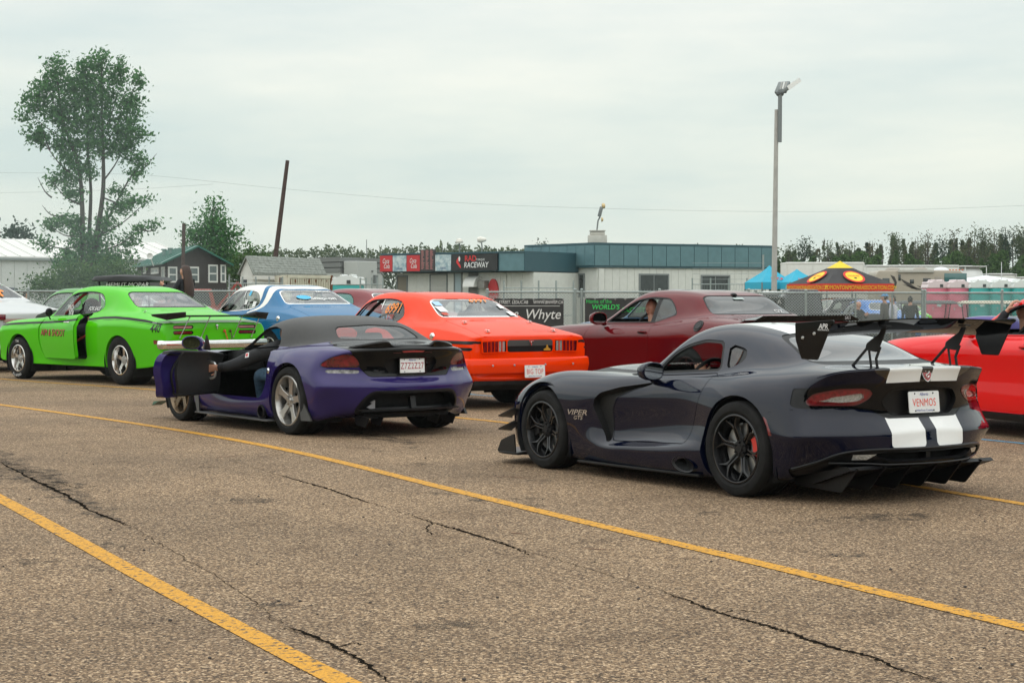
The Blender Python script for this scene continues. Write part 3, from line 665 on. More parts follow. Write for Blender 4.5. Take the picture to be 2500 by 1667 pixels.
# the wood at the horizon: one mass, then single trees that stand out of it
def wood(name, segs, Y, m, dens, size, seed):
    rg = np.random.default_rng(seed); nz = rg.normal(size=997); s = CAM_F/Y; out = []
    for (u0,v0,u1,v1,rough) in segs:
        n = int((u1-u0)/s*dens)
        u = rg.uniform(u0,u1,n); crest = np.interp(u,[u0,u1],[v0,v1])+rough*(.5*np.sin(u*.11+seed)+.5*np.sin(u*.043+1)+nz[(u*.55).astype(int)%997]*1.1+nz[(u*.17).astype(int)%997]*1.0)
        h = (733-crest)/s+CAM_H; z = h*(1-rg.random(n)**1.1*.98); a = (u-1250)/CAM_F; y = Y+rg.uniform(-6,6,n); out.append(np.stack([a*Y,y,np.maximum(z,.05)],1))
    return leaves(name, np.vstack(out), size, m, kind='stuff', seed=seed)
wood('distant_wood',[(-100,640,560,625,3),(560,618,760,612,3),(760,610,1200,606,4),(1200,608,1300,610,3)],330,LEAF_C,330,.8,31)
wood('distant_wood',[(1300,612,1900,606,3)],330,LEAF_C,250,.8,32)
def tree_mass(name, u0, u1, n, vtop, Y0, Y1, m, size, seed, per=900, thin=0., wpx=(12,26)):
    'a stand of many crowns of different height and shape, read as one mass'
    rg = np.random.default_rng(seed); out = []; g = G()
    for k in range(n):
        u = u0+(u1-u0)*(k+rg.uniform(-.6,.6))/n; Y = rg.uniform(Y0,Y1); vt = np.interp(u,*vtop)+rg.normal()*9-abs(rg.normal())*4; s = CAM_F/Y; zt = CAM_H+(733-vt)/s; w = rg.uniform(*wpx)/s; x = (u-1250)*Y/CAM_F
        q = rg.random(per); kind = 2. if 'spruce' in name else rg.random(); lo = rg.uniform(.0,.25)
        prof = np.where(q > .5, 1-q, q)*2 if kind < .35 else np.sqrt(np.maximum(0,1-(2*q-1)**2)) if kind < .85 else (1-q)**.9
        gaps = rg.random(6) < thin; keep = ~gaps[(q*6).astype(int).clip(0,5)] if thin else np.ones(per,bool); a = rg.uniform(0,2*math.pi,per); r = np.sqrt(rg.random(per))*w*(prof*.85+.12)*rg.uniform(.7,1.2,per)
        P = np.stack([x+r*np.cos(a)+.25*w*np.sin(q*9+k), Y+r*np.sin(a), zt*(lo+(1-lo)*q)],1)[keep]; out.append(P); g.tube([(x,Y,0),(x+.1*w,Y,zt*.6),(x,Y,zt*(1.03 if thin else .97))],[.16,.09,.02],4)
        if thin:
            for j in range(7): f = rg.uniform(.35,.95); t_ = rg.uniform(0,6.28); L_ = w*rg.uniform(.5,1.1)*(1.1-f); g.tube([(x,Y,zt*f),(x+L_*math.cos(t_),Y+L_*math.sin(t_),zt*f+L_*.8)],[.05,.012],3)
    leaves(name, np.vstack(out), size, m, kind='stuff', seed=seed); t_=g.build('wood_trunks', BARK); t_['kind'] = 'stuff'
VT = ([1880,2000,2100,2200,2300,2400,2500,2650],[622,618,610,604,596,590,584,580])
tree_mass('distant_wood',1880,2640,34,VT,200,225,LEAF_C,.42,33,1500); tree_mass('poplar_wood',1900,2640,24,([1880,2640],[608,566]),195,215,LEAF_E,.34,35,420,.45,(9,18)); tree_mass('spruce_wood',1890,2640,5,([1880,2640],[606,574]),198,220,LEAF_D,.36,36,1300,0.,(12,20))
tree_mass('willow_scrub',1870,2640,30,([1880,2060,2250,2640],[640,634,628,620]),175,190,LEAF_B,.34,34,1500,0.,(16,34))
rg_ = random.Random(9)
for i,(u,vt,w_,m_,kind) in enumerate(((1965,580,26,LEAF_D,'dark spruce standing above the wood just right of the concrete light pole'),(2075,600,22,LEAF_C,'thin grey-green poplar above the wood left of the yellow-topped canopy'),(2190,575,26,LEAF_C,'grey-green poplar with bare twigs above the motorhome'),(2265,572,28,LEAF_E,'brownish half-bare poplar above the pink toilets'),(2330,566,30,LEAF_E,'tall brownish poplar above the white canopy'),(2400,560,30,LEAF_C,'tall green poplar over the teal toilets'),(2455,556,30,LEAF_D,'dark conifer near the right edge of the wood'),(2500,560,30,LEAF_C,'green poplar at the right edge of the wood'),(2130,590,20,LEAF_E,'small bare brown tree above the white trailer'),(2020,596,20,LEAF_C,'low round green tree in the wood right of the dark spruce'),(2235,582,18,LEAF_E,'slim bare poplar just left of the brownish one over the pink toilets'),(2300,580,22,LEAF_D,'narrow dark conifer between the two brownish poplars'),(2365,572,24,LEAF_E,'half-bare brown poplar left of the tall green poplar'),(2428,566,22,LEAF_E,'thin bare poplar between the tall green poplar and the dark conifer'),(1925,604,24,LEAF_C,'low green tree directly right of the concrete light pole'))):
    h = 640-vt
    if m_ is LEAF_D: bl = [(u,vt+h*.1,w_*.2,h*.14),(u,vt+h*.3,w_*.5,h*.16),(u,vt+h*.5,w_*.75,h*.18),(u,vt+h*.75,w_,h*.2)]
    else: bl = [(u+rg_.uniform(-8,8),vt+h*q,w_*rg_.uniform(.35,.6),h*.16) for q in (.12,.3,.45,.6,.8)]
    tree(kind,u,700,vt,200-i,bl,m_,420 if m_ is not LEAF_E else 170,.27,40+i,name='spruce_tree' if m_ is LEAF_D else 'poplar_tree',trunk_r=.14,clump=.5)
for i,(u,vt) in enumerate(((1312,584),(1327,587))):
    tree(('taller','shorter')[i]+' of the two tiny dark spruces peeking over the teal roof edge',u,620,vt,240,[(u,vt+6,3,5),(u,vt+16,5,7),(u,vt+28,7,8)],LEAF_D,120,.5,60+i,name='spruce_tree',trunk_r=.1,clump=.3)
# ------------------------------------------------------------------ buildings
TEAL = mat('teal_metal',(.10,.20,.225),.5,.1,var=.10,vscale=3); TEALD = mat('teal_trim',(.03,.085,.105),.5); WALLW = mat('cream_siding',(.60,.615,.575),.75,var=.06,vscale=5); GREYF = mat('grey_frame',(.17,.19,.19),.6); DGLASS = mat('window_dark',(.03,.038,.038),.08,coat=.5,var=.4,vscale=2)
def frame_of(p, q):
    p, q = np.array(p[:2],float), np.array(q[:2],float); d = q-p; L = np.linalg.norm(d); d /= L; return p, d, np.array((d[1],-d[0])), L
class Face:
    'a vertical wall plane from p to q (left to right as seen): x along it, z up, positive out = toward the viewer'
    def __init__(s, p, q, o): s.p, s.d, s.n, s.L = frame_of(p, q); s.o = np.asarray(o,float)
    def pt(s, x, z, out=0.): a = s.p+s.d*x+s.n*out; return np.array((a[0],a[1],z))-s.o
    def box(s, g, x0, x1, z0, z1, o0, o1):
        V = [s.pt(x,z,o) for o in (o0,o1) for x,z in ((x0,z0),(x1,z0),(x1,z1),(x0,z1))]; g.add(V,[(0,1,2,3),(7,6,5,4),(0,4,5,1),(1,5,6,2),(2,6,7,3),(3,7,4,0)]); return g
    def part(s, name, m, parent, x0, x1, z0, z1, o0, o1, bevel=0.): g = G(); s.box(g,x0,x1,z0,z1,o0,o1); return g.build(name,m,parent,bevel=bevel,smooth=0)
    def xz(s, u, v):                                   # photo pixel -> position on this face
        r = ray(u,v); A = np.array([[r[0],-s.d[0]],[r[1],-s.d[1]]]); t, x = np.linalg.solve(A, s.p); return x, CAM_H+r[2]*t
    def text(s, name, txt, x, z, size, m, parent, out, bold=0., shear=0., xs=1., align='CENTER'):
        V,F = text_geo(txt,size,bold,shear,align=align,xs=xs)
        if not len(V): return
        g = G(); g.add([s.pt(x+v[0],z+v[1],out) for v in V],F); return g.build(name,m,parent,smooth=0)
def window(F, par, x0, x1, z0, z1, name='window', fm=GREYF, gm=DGLASS, fw=.07, bars=1, out=.03):
    g = G(); F.box(g,x0,x1,z0,z0+fw,-.02,out); F.box(g,x0,x1,z1-fw,z1,-.02,out); F.box(g,x0,x0+fw,z0+fw,z1-fw,-.02,out); F.box(g,x1-fw,x1,z0+fw,z1-fw,-.02,out)
    for k in range(1,bars+1): xx = x0+(x1-x0)*k/(bars+1); F.box(g,xx-fw*.3,xx+fw*.3,z0+fw,z1-fw,-.02,out*.7)
    w = g.build(name,fm,par,smooth=0); F.part('pane',gm,w,x0+fw,x1-fw,z0+fw,z1-fw,-.02,out*.6); return w
def shell(par, poly, z0, z1, m, name='wall', o=(0,0,0)): g = G(); g.prism([(p[0]-o[0],p[1]-o[1]) for p in poly],z0,z1,'xy'); return g.build(name,m,par,smooth=0)
def clad(F, par, m, name, z0, z1, w, out=.025, gap=.02, x0=0., x1=None):
    x1 = x1 if x1 is not None else F.L; n = max(1,round((x1-x0)/w)); ww = (x1-x0)/n
    for k in range(n): F.part(name,m,par,x0+k*ww+gap/2,x0+(k+1)*ww-gap/2,z0,z1,0,out)
def on(u, Y): return np.array(((u-1250)*Y/CAM_F, Y))
def office():
    A, B, Cc = on(1281,81.3), on(1451,77.4), on(1890,82.0); D = A+(Cc-B); o = np.array((B[0],B[1],0)); t = thing('office_building','pale single-storey building with a broad teal metal fascia, behind the dark red coupe','building',tuple(o))
    def inset(d): c = (A+B+Cc+D)/4; return [c+(p-c)*d for p in (A,B,Cc,D)]
    shell(t, inset(.955), 0, 2.95, WALLW, 'wall', o); shell(t, [A,B,Cc,D], 2.96, 3.92, TEALD, 'fascia_core', o); shell(t, inset(1.004), 3.93, 4.02, TEALD, 'roof_edge', o); shell(t, inset(1.002), 2.90, 2.955, TEALD, 'fascia_base', o)
    FL, FR = Face(A,B,o), Face(B,Cc,o); clad(FL,t,TEAL,'fascia_panel',2.99,3.91,.62,.03,.022); clad(FR,t,TEAL,'fascia_panel',2.99,3.91,.78,.03,.03)
    i = inset(.955); WL, WR = Face(i[0],i[1],o), Face(i[1],i[2],o); clad(WL,t,WALLW,'siding_panel',.1,2.88,.40,.02,.012); clad(WR,t,WALLW,'siding_panel',.1,2.88,.40,.02,.012)
    for W,(u0,u1,v0,v1),b in ((WL,(1339,1365,668,712),1),(WL,(1402,1429,668,712),1),(WR,(1559,1632,668,712),1),(WR,(1710,1781,671,712),1)):
        x0,za = W.xz(u0,v0); x1,zb = W.xz(u1,v1); window(W,t,x0,x1,max(.9,zb-.25),za,bars=b,out=.06)
    dp = G(); x,_ = WL.xz(1462,690); WR.box(dp,.05,.32,.1,2.85,.03,.10); dp.build('corner_trim',WALLW,t,smooth=0)
    ch = thing('roof_vent','square pale vent box standing on the teal-edged roof','vent',(*(on(1458,79.0)),3.9)); g = G(); g.box((0,0,.25),(.85,.85,.5)); g.build('vent_box',mat('vent_pale',(.48,.47,.42),.8,var=.1),ch,bevel=.02); g = G(); g.box((0,0,.58),(.66,.66,.14)); g.box((0,0,.70),(.72,.72,.05)); g.build('vent_cap',mat('vent_pale',(.48,.47,.42),.8),ch,bevel=.015)
    fl = thing('flood_light','bent floodlight on a slim leaning pole above the roof vent box','light',(*on(1457,79),4.62)); g = G(); g.tube([(0,0,0),(.05,0,.45),(.14,0,.62)],.035,8); g.build('pole',GREYF,fl); g = G(); g.box((.16,0,.86),(.16,.2,.46),rotm(0,.25,0)); g.build('lamp_head',GREYF,fl,bevel=.03); g = G(); g.lathe([(0,.12),(.10,.10),(.14,0),(.1,-.05)],12,'x',c=(.27,0,1.12)); g.build('reflector',mat('lamp_gold',(.55,.42,.22),.4,.3),fl); g = G(); g.lathe([(0,.1),(.08,.08),(.11,0)],12,'x',c=(.2,0,.50)); g.build('reflector',mat('lamp_gold',(.55,.42,.22),.4,.3),fl)
office()
def print_panel(name, c1, c2, sc=3., horiz=False):
    m = mat(name,c1,.5,dirt=c2,vscale=sc,var=.1); return m
def kiosk():
    A, B = on(934,79.6), on(1281,75.0); dirv = (B-A)/np.linalg.norm(B-A); back = np.array((-dirv[1],dirv[0])); L0 = on(916,82.0); D = L0+back*0; Ee = B+back*6; Dd = A+back*6
    o = np.array((A[0],A[1],0)); t = thing('snack_kiosk','low building with sign-covered teal fascia behind the orange coupe','building',tuple(o))
    wallp = [A+back*.7+dirv*.3, B+back*.7, Ee, Dd+dirv*.3]; shell(t, wallp, 0, 2.66, WALLW, 'wall', o); shell(t,[A,B,Ee,Dd],2.70,3.50,TEALD,'fascia_core',o); shell(t,[A-dirv*.06-back*.06,B-back*.06,Ee,Dd-dirv*.06],3.505,3.57,TEALD,'roof_edge',o)
    F = Face(A,B,o); Ws = Face(wallp[0],wallp[1],o); S = Face(Dd,A,o); clad(S,t,TEAL,'fascia_panel',2.72,3.49,.8); x,_ = F.xz(1218,640); clad(F,t,TEAL,'fascia_panel',2.72,3.49,.9,.02,.02,x+.02,F.L-.02)
    clad(Ws,t,WALLW,'siding_panel',.1,2.6,.6,.02,.012); z0,z1 = 2.745,3.475
    def sign(label,u0,u1,m,za=z0,zb=z1,out=.10):
        x0 = F.xz(u0,640)[0]; x1 = F.xz(u1,640)[0]; g = G(); F.box(g,x0,x1,za,zb,.035,out); p = g.build('sign',m,None,smooth=0); p.location = o; tag(p,label,'sign'); p['group']='signs along the kiosk fascia'; return p,(x0+x1)/2,x1-x0
    def loc_text(p,txt,x,z,s,m,bold=0.,sh=0.,xs=1.,out=.108): return F.text('sign_lettering',txt,x,z,s,m,p,out,bold,sh,xs)
    RS = mat('sign_red',(.50,.03,.035),.5,var=.06); WT = mat('sign_white',(.68,.70,.69),.55,var=.05); IC = mat('sign_ice',(.52,.60,.60),.5,dirt=(.20,.32,.38),vscale=5.); BK = mat('sign_black',(.014,.016,.017),.45,var=.5,vscale=1.5)
    for lab,u0,u1 in (('leftmost red drinks sign with white script on the kiosk fascia',931,961),('red drinks sign with white script next to the dark menu board',996,1028)):
        p,x,w_ = sign(lab,u0,u1,RS); loc_text(p,'Coca',x-.02,3.22,.30,WT,.006,.35,.62); loc_text(p,'Cola',x+.03,2.98,.30,WT,.006,.35,.62)
    for lab,u0,u1 in (('icy blue-white water sign between the two red drinks signs',962,995),('icy blue-white water sign left of the black raceway sign',1066,1104)):
        p,x,w_ = sign(lab,u0,u1,IC); loc_text(p,'DASANI',x,2.87,.13,mat('sign_navy',(.03,.08,.22),.5),.006,.1,.7)
    p,x,w_ = sign('dark menu board with columns of small print rising above the fascia',1029,1065,mat('sign_menu',(.05,.045,.045),.5,var=.2),z0,3.72)
    g = G(); rr = random.Random(3)
    for c in range(3):
        for k in range(16):
            xx = x-w_*.42+c*w_*.30; F.box(g,xx,xx+w_*.22*rr.uniform(.5,1),3.66-k*.055,3.675-k*.055+.012,.101,.104)
    g.build('menu_print',mat('menu_red',(.42,.16,.15),.6),p,smooth=0)
    p,x,w_ = sign('black raceway sign with red and white lettering',1106,1217,BK)
    loc_text(p,'RAD',x-.20,3.27,.36,mat('sign_bright_red',(.62,.03,.03),.5),.012,.0,.9); loc_text(p,'TORQUE',x+.34,3.22,.13,WT,.004,0,.9); loc_text(p,'RACEWAY',x+.10,2.98,.34,WT,.014,.12,.82)
    g = G(); cv = catmull([(-.86,3.36),(-.93,3.15),(-.82,2.98),(-.74,2.84)],5); 
    P=[]; 
    for i,(a,b) in enumerate(cv): P.append((a-.07*math.sin(math.pi*i/(len(cv)-1)),b))
    for i,(a,b) in list(enumerate(cv))[::-1]: P.append((a+.07*math.sin(math.pi*i/(len(cv)-1)),b))
    g.add([F.pt(x+a,b,.106) for a,b in P],[tuple(range(len(P)))]); g.build('sign_emblem',mat('sign_bright_red',(.62,.03,.03),.5),p,smooth=0); g=G(); g.add([F.pt(x-.82+.05*math.cos(q),3.27+.12*math.sin(q),.107) for q in np.linspace(0,6.28,14)[:-1]],[tuple(range(13))]); g.build('sign_emblem',WT,p,smooth=0)
    for nm,u0,u1,v0,v1,m in (('door',972,994,676,760,mat('door_brown',(.20,.18,.14),.6)),('door',1112,1127,668,760,mat('door_pale_blue',(.33,.42,.45),.6)),('serving_hatch',1053,1091,672,735,mat('hatch_pale',(.42,.43,.40),.6)),('door',1148,1166,670,760,mat('door_dark_grey',(.16,.16,.15),.6))):  # the right-hand door leaf is an even dark grey
        x0,za = Ws.xz(u0,v0); x1,zb = Ws.xz(u1,v1); zb = .1 if nm == 'door' else 1.2
        g = G(); Ws.box(g,x0-.06,x0,zb,za+.06,.02,.06); Ws.box(g,x1,x1+.06,zb,za+.06,.02,.06); Ws.box(g,x0,x1,za,za+.06,.02,.06); d = g.build(nm,GREYF,t,smooth=0)
        if nm == 'serving_hatch':
            for k in range(6): zz = zb+(za-zb)*k/6; Ws.part('slat',m,d,x0,x1,zz,zz+(za-zb)/6-.02,.022,.05)
        else: Ws.part('door_leaf',m,d,x0,x1,zb,za,.022,.035); g = G(); g.ell(Ws.pt(x1-.08,1.0,.06),(.03,.03,.03),8,6); g.build('handle',STEEL,d)
    x0,z_ = Ws.xz(1148,690); g = G(); g.lathe([(.55,0),(.55,.62)],10,'x',arc=(math.pi*1.0,math.pi*1.5)); 
    V=[]; n=9
    for k in range(n+1):
        a = k/n*math.pi/2; 
        for xx in (x0,x0+.62): V.append(Ws.pt(xx,2.02+.50*math.cos(a),.03+.55*math.sin(a)))
    g = G(); g.add(V,[(2*k,2*k+1,2*k+3,2*k+2) for k in range(n)]); 
    for s_ in (0,1): g.add([Ws.pt(x0+.62*s_,2.02,.03)]+V[s_::2],[tuple(range(n+2))])
    aw = g.build('awning',mat('awning_white',(.70,.71,.68),.6),t,smooth=0)
    x1_,_ = Ws.xz(1186,690); Ws.part('air_conditioner',mat('ac_grey',(.22,.22,.20),.6,var=.2),t,x1_-.15,x1_+.2,1.95,2.3,.03,.40,.02)
    xo,zo = Ws.xz(1207,708); g = G(); g.add([Ws.pt(xo+.27*math.cos(q),zo-.05+.55*math.sin(q),.12) for q in np.linspace(0,2*math.pi,30,endpoint=False)]+[Ws.pt(xo+.27*math.cos(q),zo-.05+.55*math.sin(q),.04) for q in np.linspace(0,2*math.pi,30,endpoint=False)],[tuple(range(30)),tuple(range(59,29,-1))]+[(i,30+i,30+(i+1)%30,(i+1)%30) for i in range(30)]); p = g.build('sign',RS,None,smooth=0); p.location = o; tag(p,'tall red oval drinks sign on the pale kiosk wall','sign'); Ws.text('sign_lettering','Coca-Cola',xo,zo-.30,.15,WT,p,.128,.004,.3,.9)
    x2,_ = Ws.xz(1236,690); Ws.part('downpipe',WALLW,t,x2-.04,x2+.04,.1,2.6,.03,.10)
    for u,v,lab in ((1112,592,'round white floodlight on the left of the kiosk roof'),(1166,594,'tilted cream floodlight on the right of the kiosk roof')):
        b = F.xz(u,614); q = thing('flood_light',lab,'light',tuple(F.pt(b[0],3.56,-.3)+o)); g = G(); g.tube([(0,0,0),(.02,0,.25),(0,0,.42)],.03,8); g.build('pole',GREYF,q); g = G(); g.lathe([(0,.10),(.13,.06),(.17,-.05),(.15,-.12),(0,-.12)],14,'z',c=(0,-.02,.55)) if u < 1150 else g.lathe([(0,.22),(.07,.2),(.15,-.05),(.10,-.18),(0,-.2)],14,'x',c=(0,0,.56)); g.build('lamp_head',mat('lamp_white',(.7,.69,.63),.4),q)
kiosk()
def metal_shed():
    A, B = on(-60,128), on(470,140); d = (B-A)/np.linalg.norm(B-A); n = np.array((-d[1],d[0])); o = np.array((A[0],A[1],0)); t = thing('metal_building','long white metal building with ribbed roof behind the tall tree','building',tuple(o))
    C_, D_ = B+n*12, A+n*12; shell(t,[A,B,C_,D_],0,4.55,mat('white_ribbed',(.56,.585,.56),.6,.1,var=.05),'wall',o); F = Face(A,B,o); clad(F,t,mat('white_ribbed',(.56,.585,.56),.6),'wall_panel',.2,4.45,1.0,.04,.05)
    ra = [np.array((*(A-n*.3),4.6)),np.array((*(B-n*.3),4.6)),np.array((*(B+n*6),6.15)),np.array((*(A+n*6),6.15))]; rb = [np.array((*(A+n*6),6.15)),np.array((*(B+n*6),6.15)),np.array((*(C_+n*.3),4.6)),np.array((*(D_+n*.3),4.6))]
    RW = mat('white_roof',(.66,.66,.63),.5,var=.04); g = G(); k=.12
    for q in (ra,rb): g.add([p-o for p in q]+[p-o+(0,0,k) for p in q],[(3,2,1,0),(4,5,6,7),(0,1,5,4),(1,2,6,5),(2,3,7,6),(3,0,4,7)])
    r = g.build('roof',RW,t,smooth=0); nr = 16
    for i in range(nr+1): f = i/nr; p = ra[0]*(1-f)+ra[1]*f-o; q = ra[3]*(1-f)+ra[2]*f-o; g = G(); g.bar(p+(0,0,k+.03),q+(0,0,k+.03),.10,.08); g.build('roof_seam',RW,r,smooth=0)
    x0,za = F.xz(60,664); x1,zb = F.xz(80,674); window(F,t,x0,x1,zb,za,fm=mat('frame_white',(.62,.63,.60),.6),bars=2); x0,za = F.xz(95,652); x1,zb = F.xz(125,672); window(F,t,x0,x1,zb,za,fm=mat('frame_white',(.62,.63,.60),.6),bars=1); g = G(); F.box(g,0,F.L,4.45,4.62,.02,.36); g.build('gutter',mat('gutter_grey',(.22,.25,.24),.6),t,smooth=0)
metal_shed()
def house():
    A, B = on(408,110.), on(553,114.); d = (B-A)/np.linalg.norm(B-A); n = np.array((-d[1],d[0])); A2 = on(336,121.); o = np.array((A[0],A[1],0)); t = thing('house','dark brown clapboard house with green metal roof and white windows','building',tuple(o)); L = np.linalg.norm(B-A); back = (A2-A); 
    SD = mat('brown_siding',(.038,.030,.028),.8,var=.15); F = Face(A,B,o); zi = lambda v,Y: CAM_H+(733-v)*Y/CAM_F; ze, za = zi(640,111), zi(604,112)
    Bb, Ab = B+back, A+back; shell(t,[A,B,Bb,Ab],0,ze,SD,'wall',o); g = G(); mid = (A+B)/2; V = [np.array((*A,ze)),np.array((*B,ze)),np.array((*mid,za)),np.array((*Ab,ze)),np.array((*Bb,ze)),np.array((*(mid+back),za))]; g.add([v-o for v in V],[(0,1,2)]); g.build('gable',SD,t,smooth=0); g=G(); g.add([v-o for v in V],[(5,4,3)]); g.build('gable',SD,t,smooth=0)
    SDL = Face(Ab,A,o); 
    for FF in (F,SDL):
        for k in range(int((ze-.3)/.22)): FF.part('clapboard',SD,t,0,FF.L,.3+k*.22,.3+k*.22+.19,0,.03)
    for k in range(int((za-ze)/.22)): 
        z = ze+.02+k*.22; f = (z+.19-ze)/(za-ze); F.part('clapboard',SD,t,L*.5*f,L-L*.5*f,z,z+.19,0,.03)
    GR = mat('green_roof',(.012,.12,.085),.4,.2,var=.08,vscale=2); bu = back/np.linalg.norm(back); ov = bu*-.5
    for s_,(P,Q) in enumerate(((A,Ab),(B,Bb))):
        e = -d*.5 if s_ == 0 else d*.5; sl = (za-ze)/(L/2); g = G(); q = [np.array((*(P+e+ov),ze-.5*sl)),np.array((*(mid+ov),za)),np.array((*(mid+back),za)),np.array((*(P+e+back),ze-.5*sl))]; q = [v-o for v in q]; g.add(q+[v+(0,0,.12) for v in q],[(0,1,2,3),(7,6,5,4),(0,4,5,1),(1,5,6,2),(2,6,7,3),(3,7,4,0)]); ro = g.build('roof',GR,t,smooth=0)
        for k in range(1,9):
            f = k/9; a = q[0]*(1-f)+q[3]*f; b = q[1]*(1-f)+q[2]*f; g = G(); g.bar(a+(0,0,.14),b+(0,0,.14),.04,.05); g.build('roof_seam',GR,ro,smooth=0)
        if s_ == 0:
            for f in (.35,.55): p = q[0]*.45*(1-f)+q[1]*.55*(1-f)+(q[3]*.45+q[2]*.55)*f; g = G(); g.box(p+(0,0,.3),(.2,.2,.4)); g.box(p+(0,0,.52),(.32,.32,.10)); g.build('roof_vent',mat('vent_green_grey',(.18,.26,.24),.5,.3),ro,bevel=.02)
    WF = mat('frame_white',(.62,.63,.60),.6); GL = mat('house_glass',(.10,.13,.13),.1,coat=.4,var=.2)
    for u0,u1,v0,v1 in ((409,431,651,690),(448,457,651,690),(461,484,651,690),(507,530,646,690),(537,550,646,690)):
        x0,z1 = F.xz(u0,v0); x1,z0 = F.xz(u1,v1); w = window(F,t,x0,x1,z0,z1,fm=WF,gm=GL,fw=.10,bars=0,out=.08); F.part('sash',WF,w,x0+.1,x1-.1,(z0+z1)/2-.04,(z0+z1)/2+.04,.0,.05)
    for u0,u1,v0,v1 in ((352,358,651,668),(371,389,655,668),(396,404,652,690)):
        x0,z1 = SDL.xz(u0,v0); x1,z0 = SDL.xz(u1,v1); window(SDL,t,x0,x1,z0,z1,fm=WF,gm=GL,fw=.10,bars=1 if u0 == 371 else 0,out=.08)
    g = G(); cc = SDL.pt(SDL.L-.3,ze+.35,1.0); V_=[]
    for k_ in range(5):
        for j_ in range(16): a_=2*math.pi*j_/16; r_=.2*k_/4; V_.append(cc+np.array((r_*math.cos(a_),-.10*(k_/4)**2,r_*math.sin(a_))))
    g.add(V_,[(k_*16+j_,k_*16+(j_+1)%16,(k_+1)*16+(j_+1)%16,(k_+1)*16+j_) for k_ in range(4) for j_ in range(16)]); g.tube([cc,cc+(.1,.5,-.6)],.04,6); ds = g.build('satellite_dish',mat('dish_white',(.68,.68,.66),.5),None); ds.location = o; tag(ds,'white satellite dish on the eave of the brown house','satellite dish')
house()
def shed():
    A, B = on(588,75.), on(618,74.5); C_ = on(795,80.); d = (B-A)/np.linalg.norm(B-A); o = np.array((B[0],B[1],0)); back = C_-B; t = thing('garden_shed','small white clapboard shed with grey shingled roof','shed',tuple(o)); zi = lambda v,Y: CAM_H+(733-v)*Y/CAM_F; ze, za = zi(666,75), zi(632,75.5)
    W = mat('shed_white',(.62,.62,.58),.75,var=.05); mid = (A+B)/2+np.array((0.02,.0)); shell(t,[A,B,B+back,A+back],0,ze,W,'wall',o); g = G(); V=[np.array((*A,ze)),np.array((*B,ze)),np.array((*mid,za))]; g.add([v-o for v in V],[(0,1,2)]); g.build('gable',W,t,smooth=0)
    F1, F2 = Face(A,B,o), Face(B,C_,o)
    for FF in (F1,F2):
        for k in range(11): FF.part('clapboard',W,t,0,FF.L,.3+k*.2,.3+k*.2+.17,0,.025)
    g = G(); SH = mat('grey_shingle',(.25,.27,.245),.95,var=.25,vscale=8,bump=.5,bscale=6)
    for P in (A,B):
        e = (P-mid)*.25; q = [np.array((*(P+e-back*.02),ze-.1)),np.array((*(mid-back*.02),za+.03)),np.array((*(mid+back),za+.03)),np.array((*(P+e+back),ze-.1))]; q=[v-o for v in q]; g.add(q+[v+(0,0,.08) for v in q],[(0,1,2,3),(7,6,5,4),(0,4,5,1),(1,5,6,2),(2,6,7,3),(3,7,4,0)])
    ro = g.build('roof',SH,t,smooth=0); e = (B-mid)*.25; rr = random.Random(2)
    for k in range(7):
        f0, f1 = k/7, (k+1)/7
        for j in range(16):
            a0, a1 = j/16, (j+.96)/16; lo0 = np.array((*(B+e),ze-.1)); hi = np.array((*mid,za+.03)); bv_ = np.array((*back,0)); lift = .085+rr.uniform(0,.018)
            P = [lo0*(1-f0)+hi*f0+bv_*a0, lo0*(1-f0)+hi*f0+bv_*a1, lo0*(1-f1)+hi*f1+bv_*a1, lo0*(1-f1)+hi*f1+bv_*a0]; P=[p-o for p in P]; q = G(); q.add([p+(0,0,lift+(.02 if i < 2 else 0)) for i,p in enumerate(P)]+[p+(0,0,.07) for p in P],[(0,1,2,3),(0,4,5,1)]); q.build('shingle',SH,ro,smooth=0)
    DK = mat('dark_trim',(.03,.035,.05),.6); F1.part('transom',DK,t,.12,.42,2.15,2.32,.02,.06)
    for x in (.12,.26,.39): F1.part('door_rail',DK,t,x,x+.03,.3,2.15,.02,.05)
    F2.part('eave_board',W,t,0,F2.L,ze-.30,ze-.12,.02,.12)
shed()
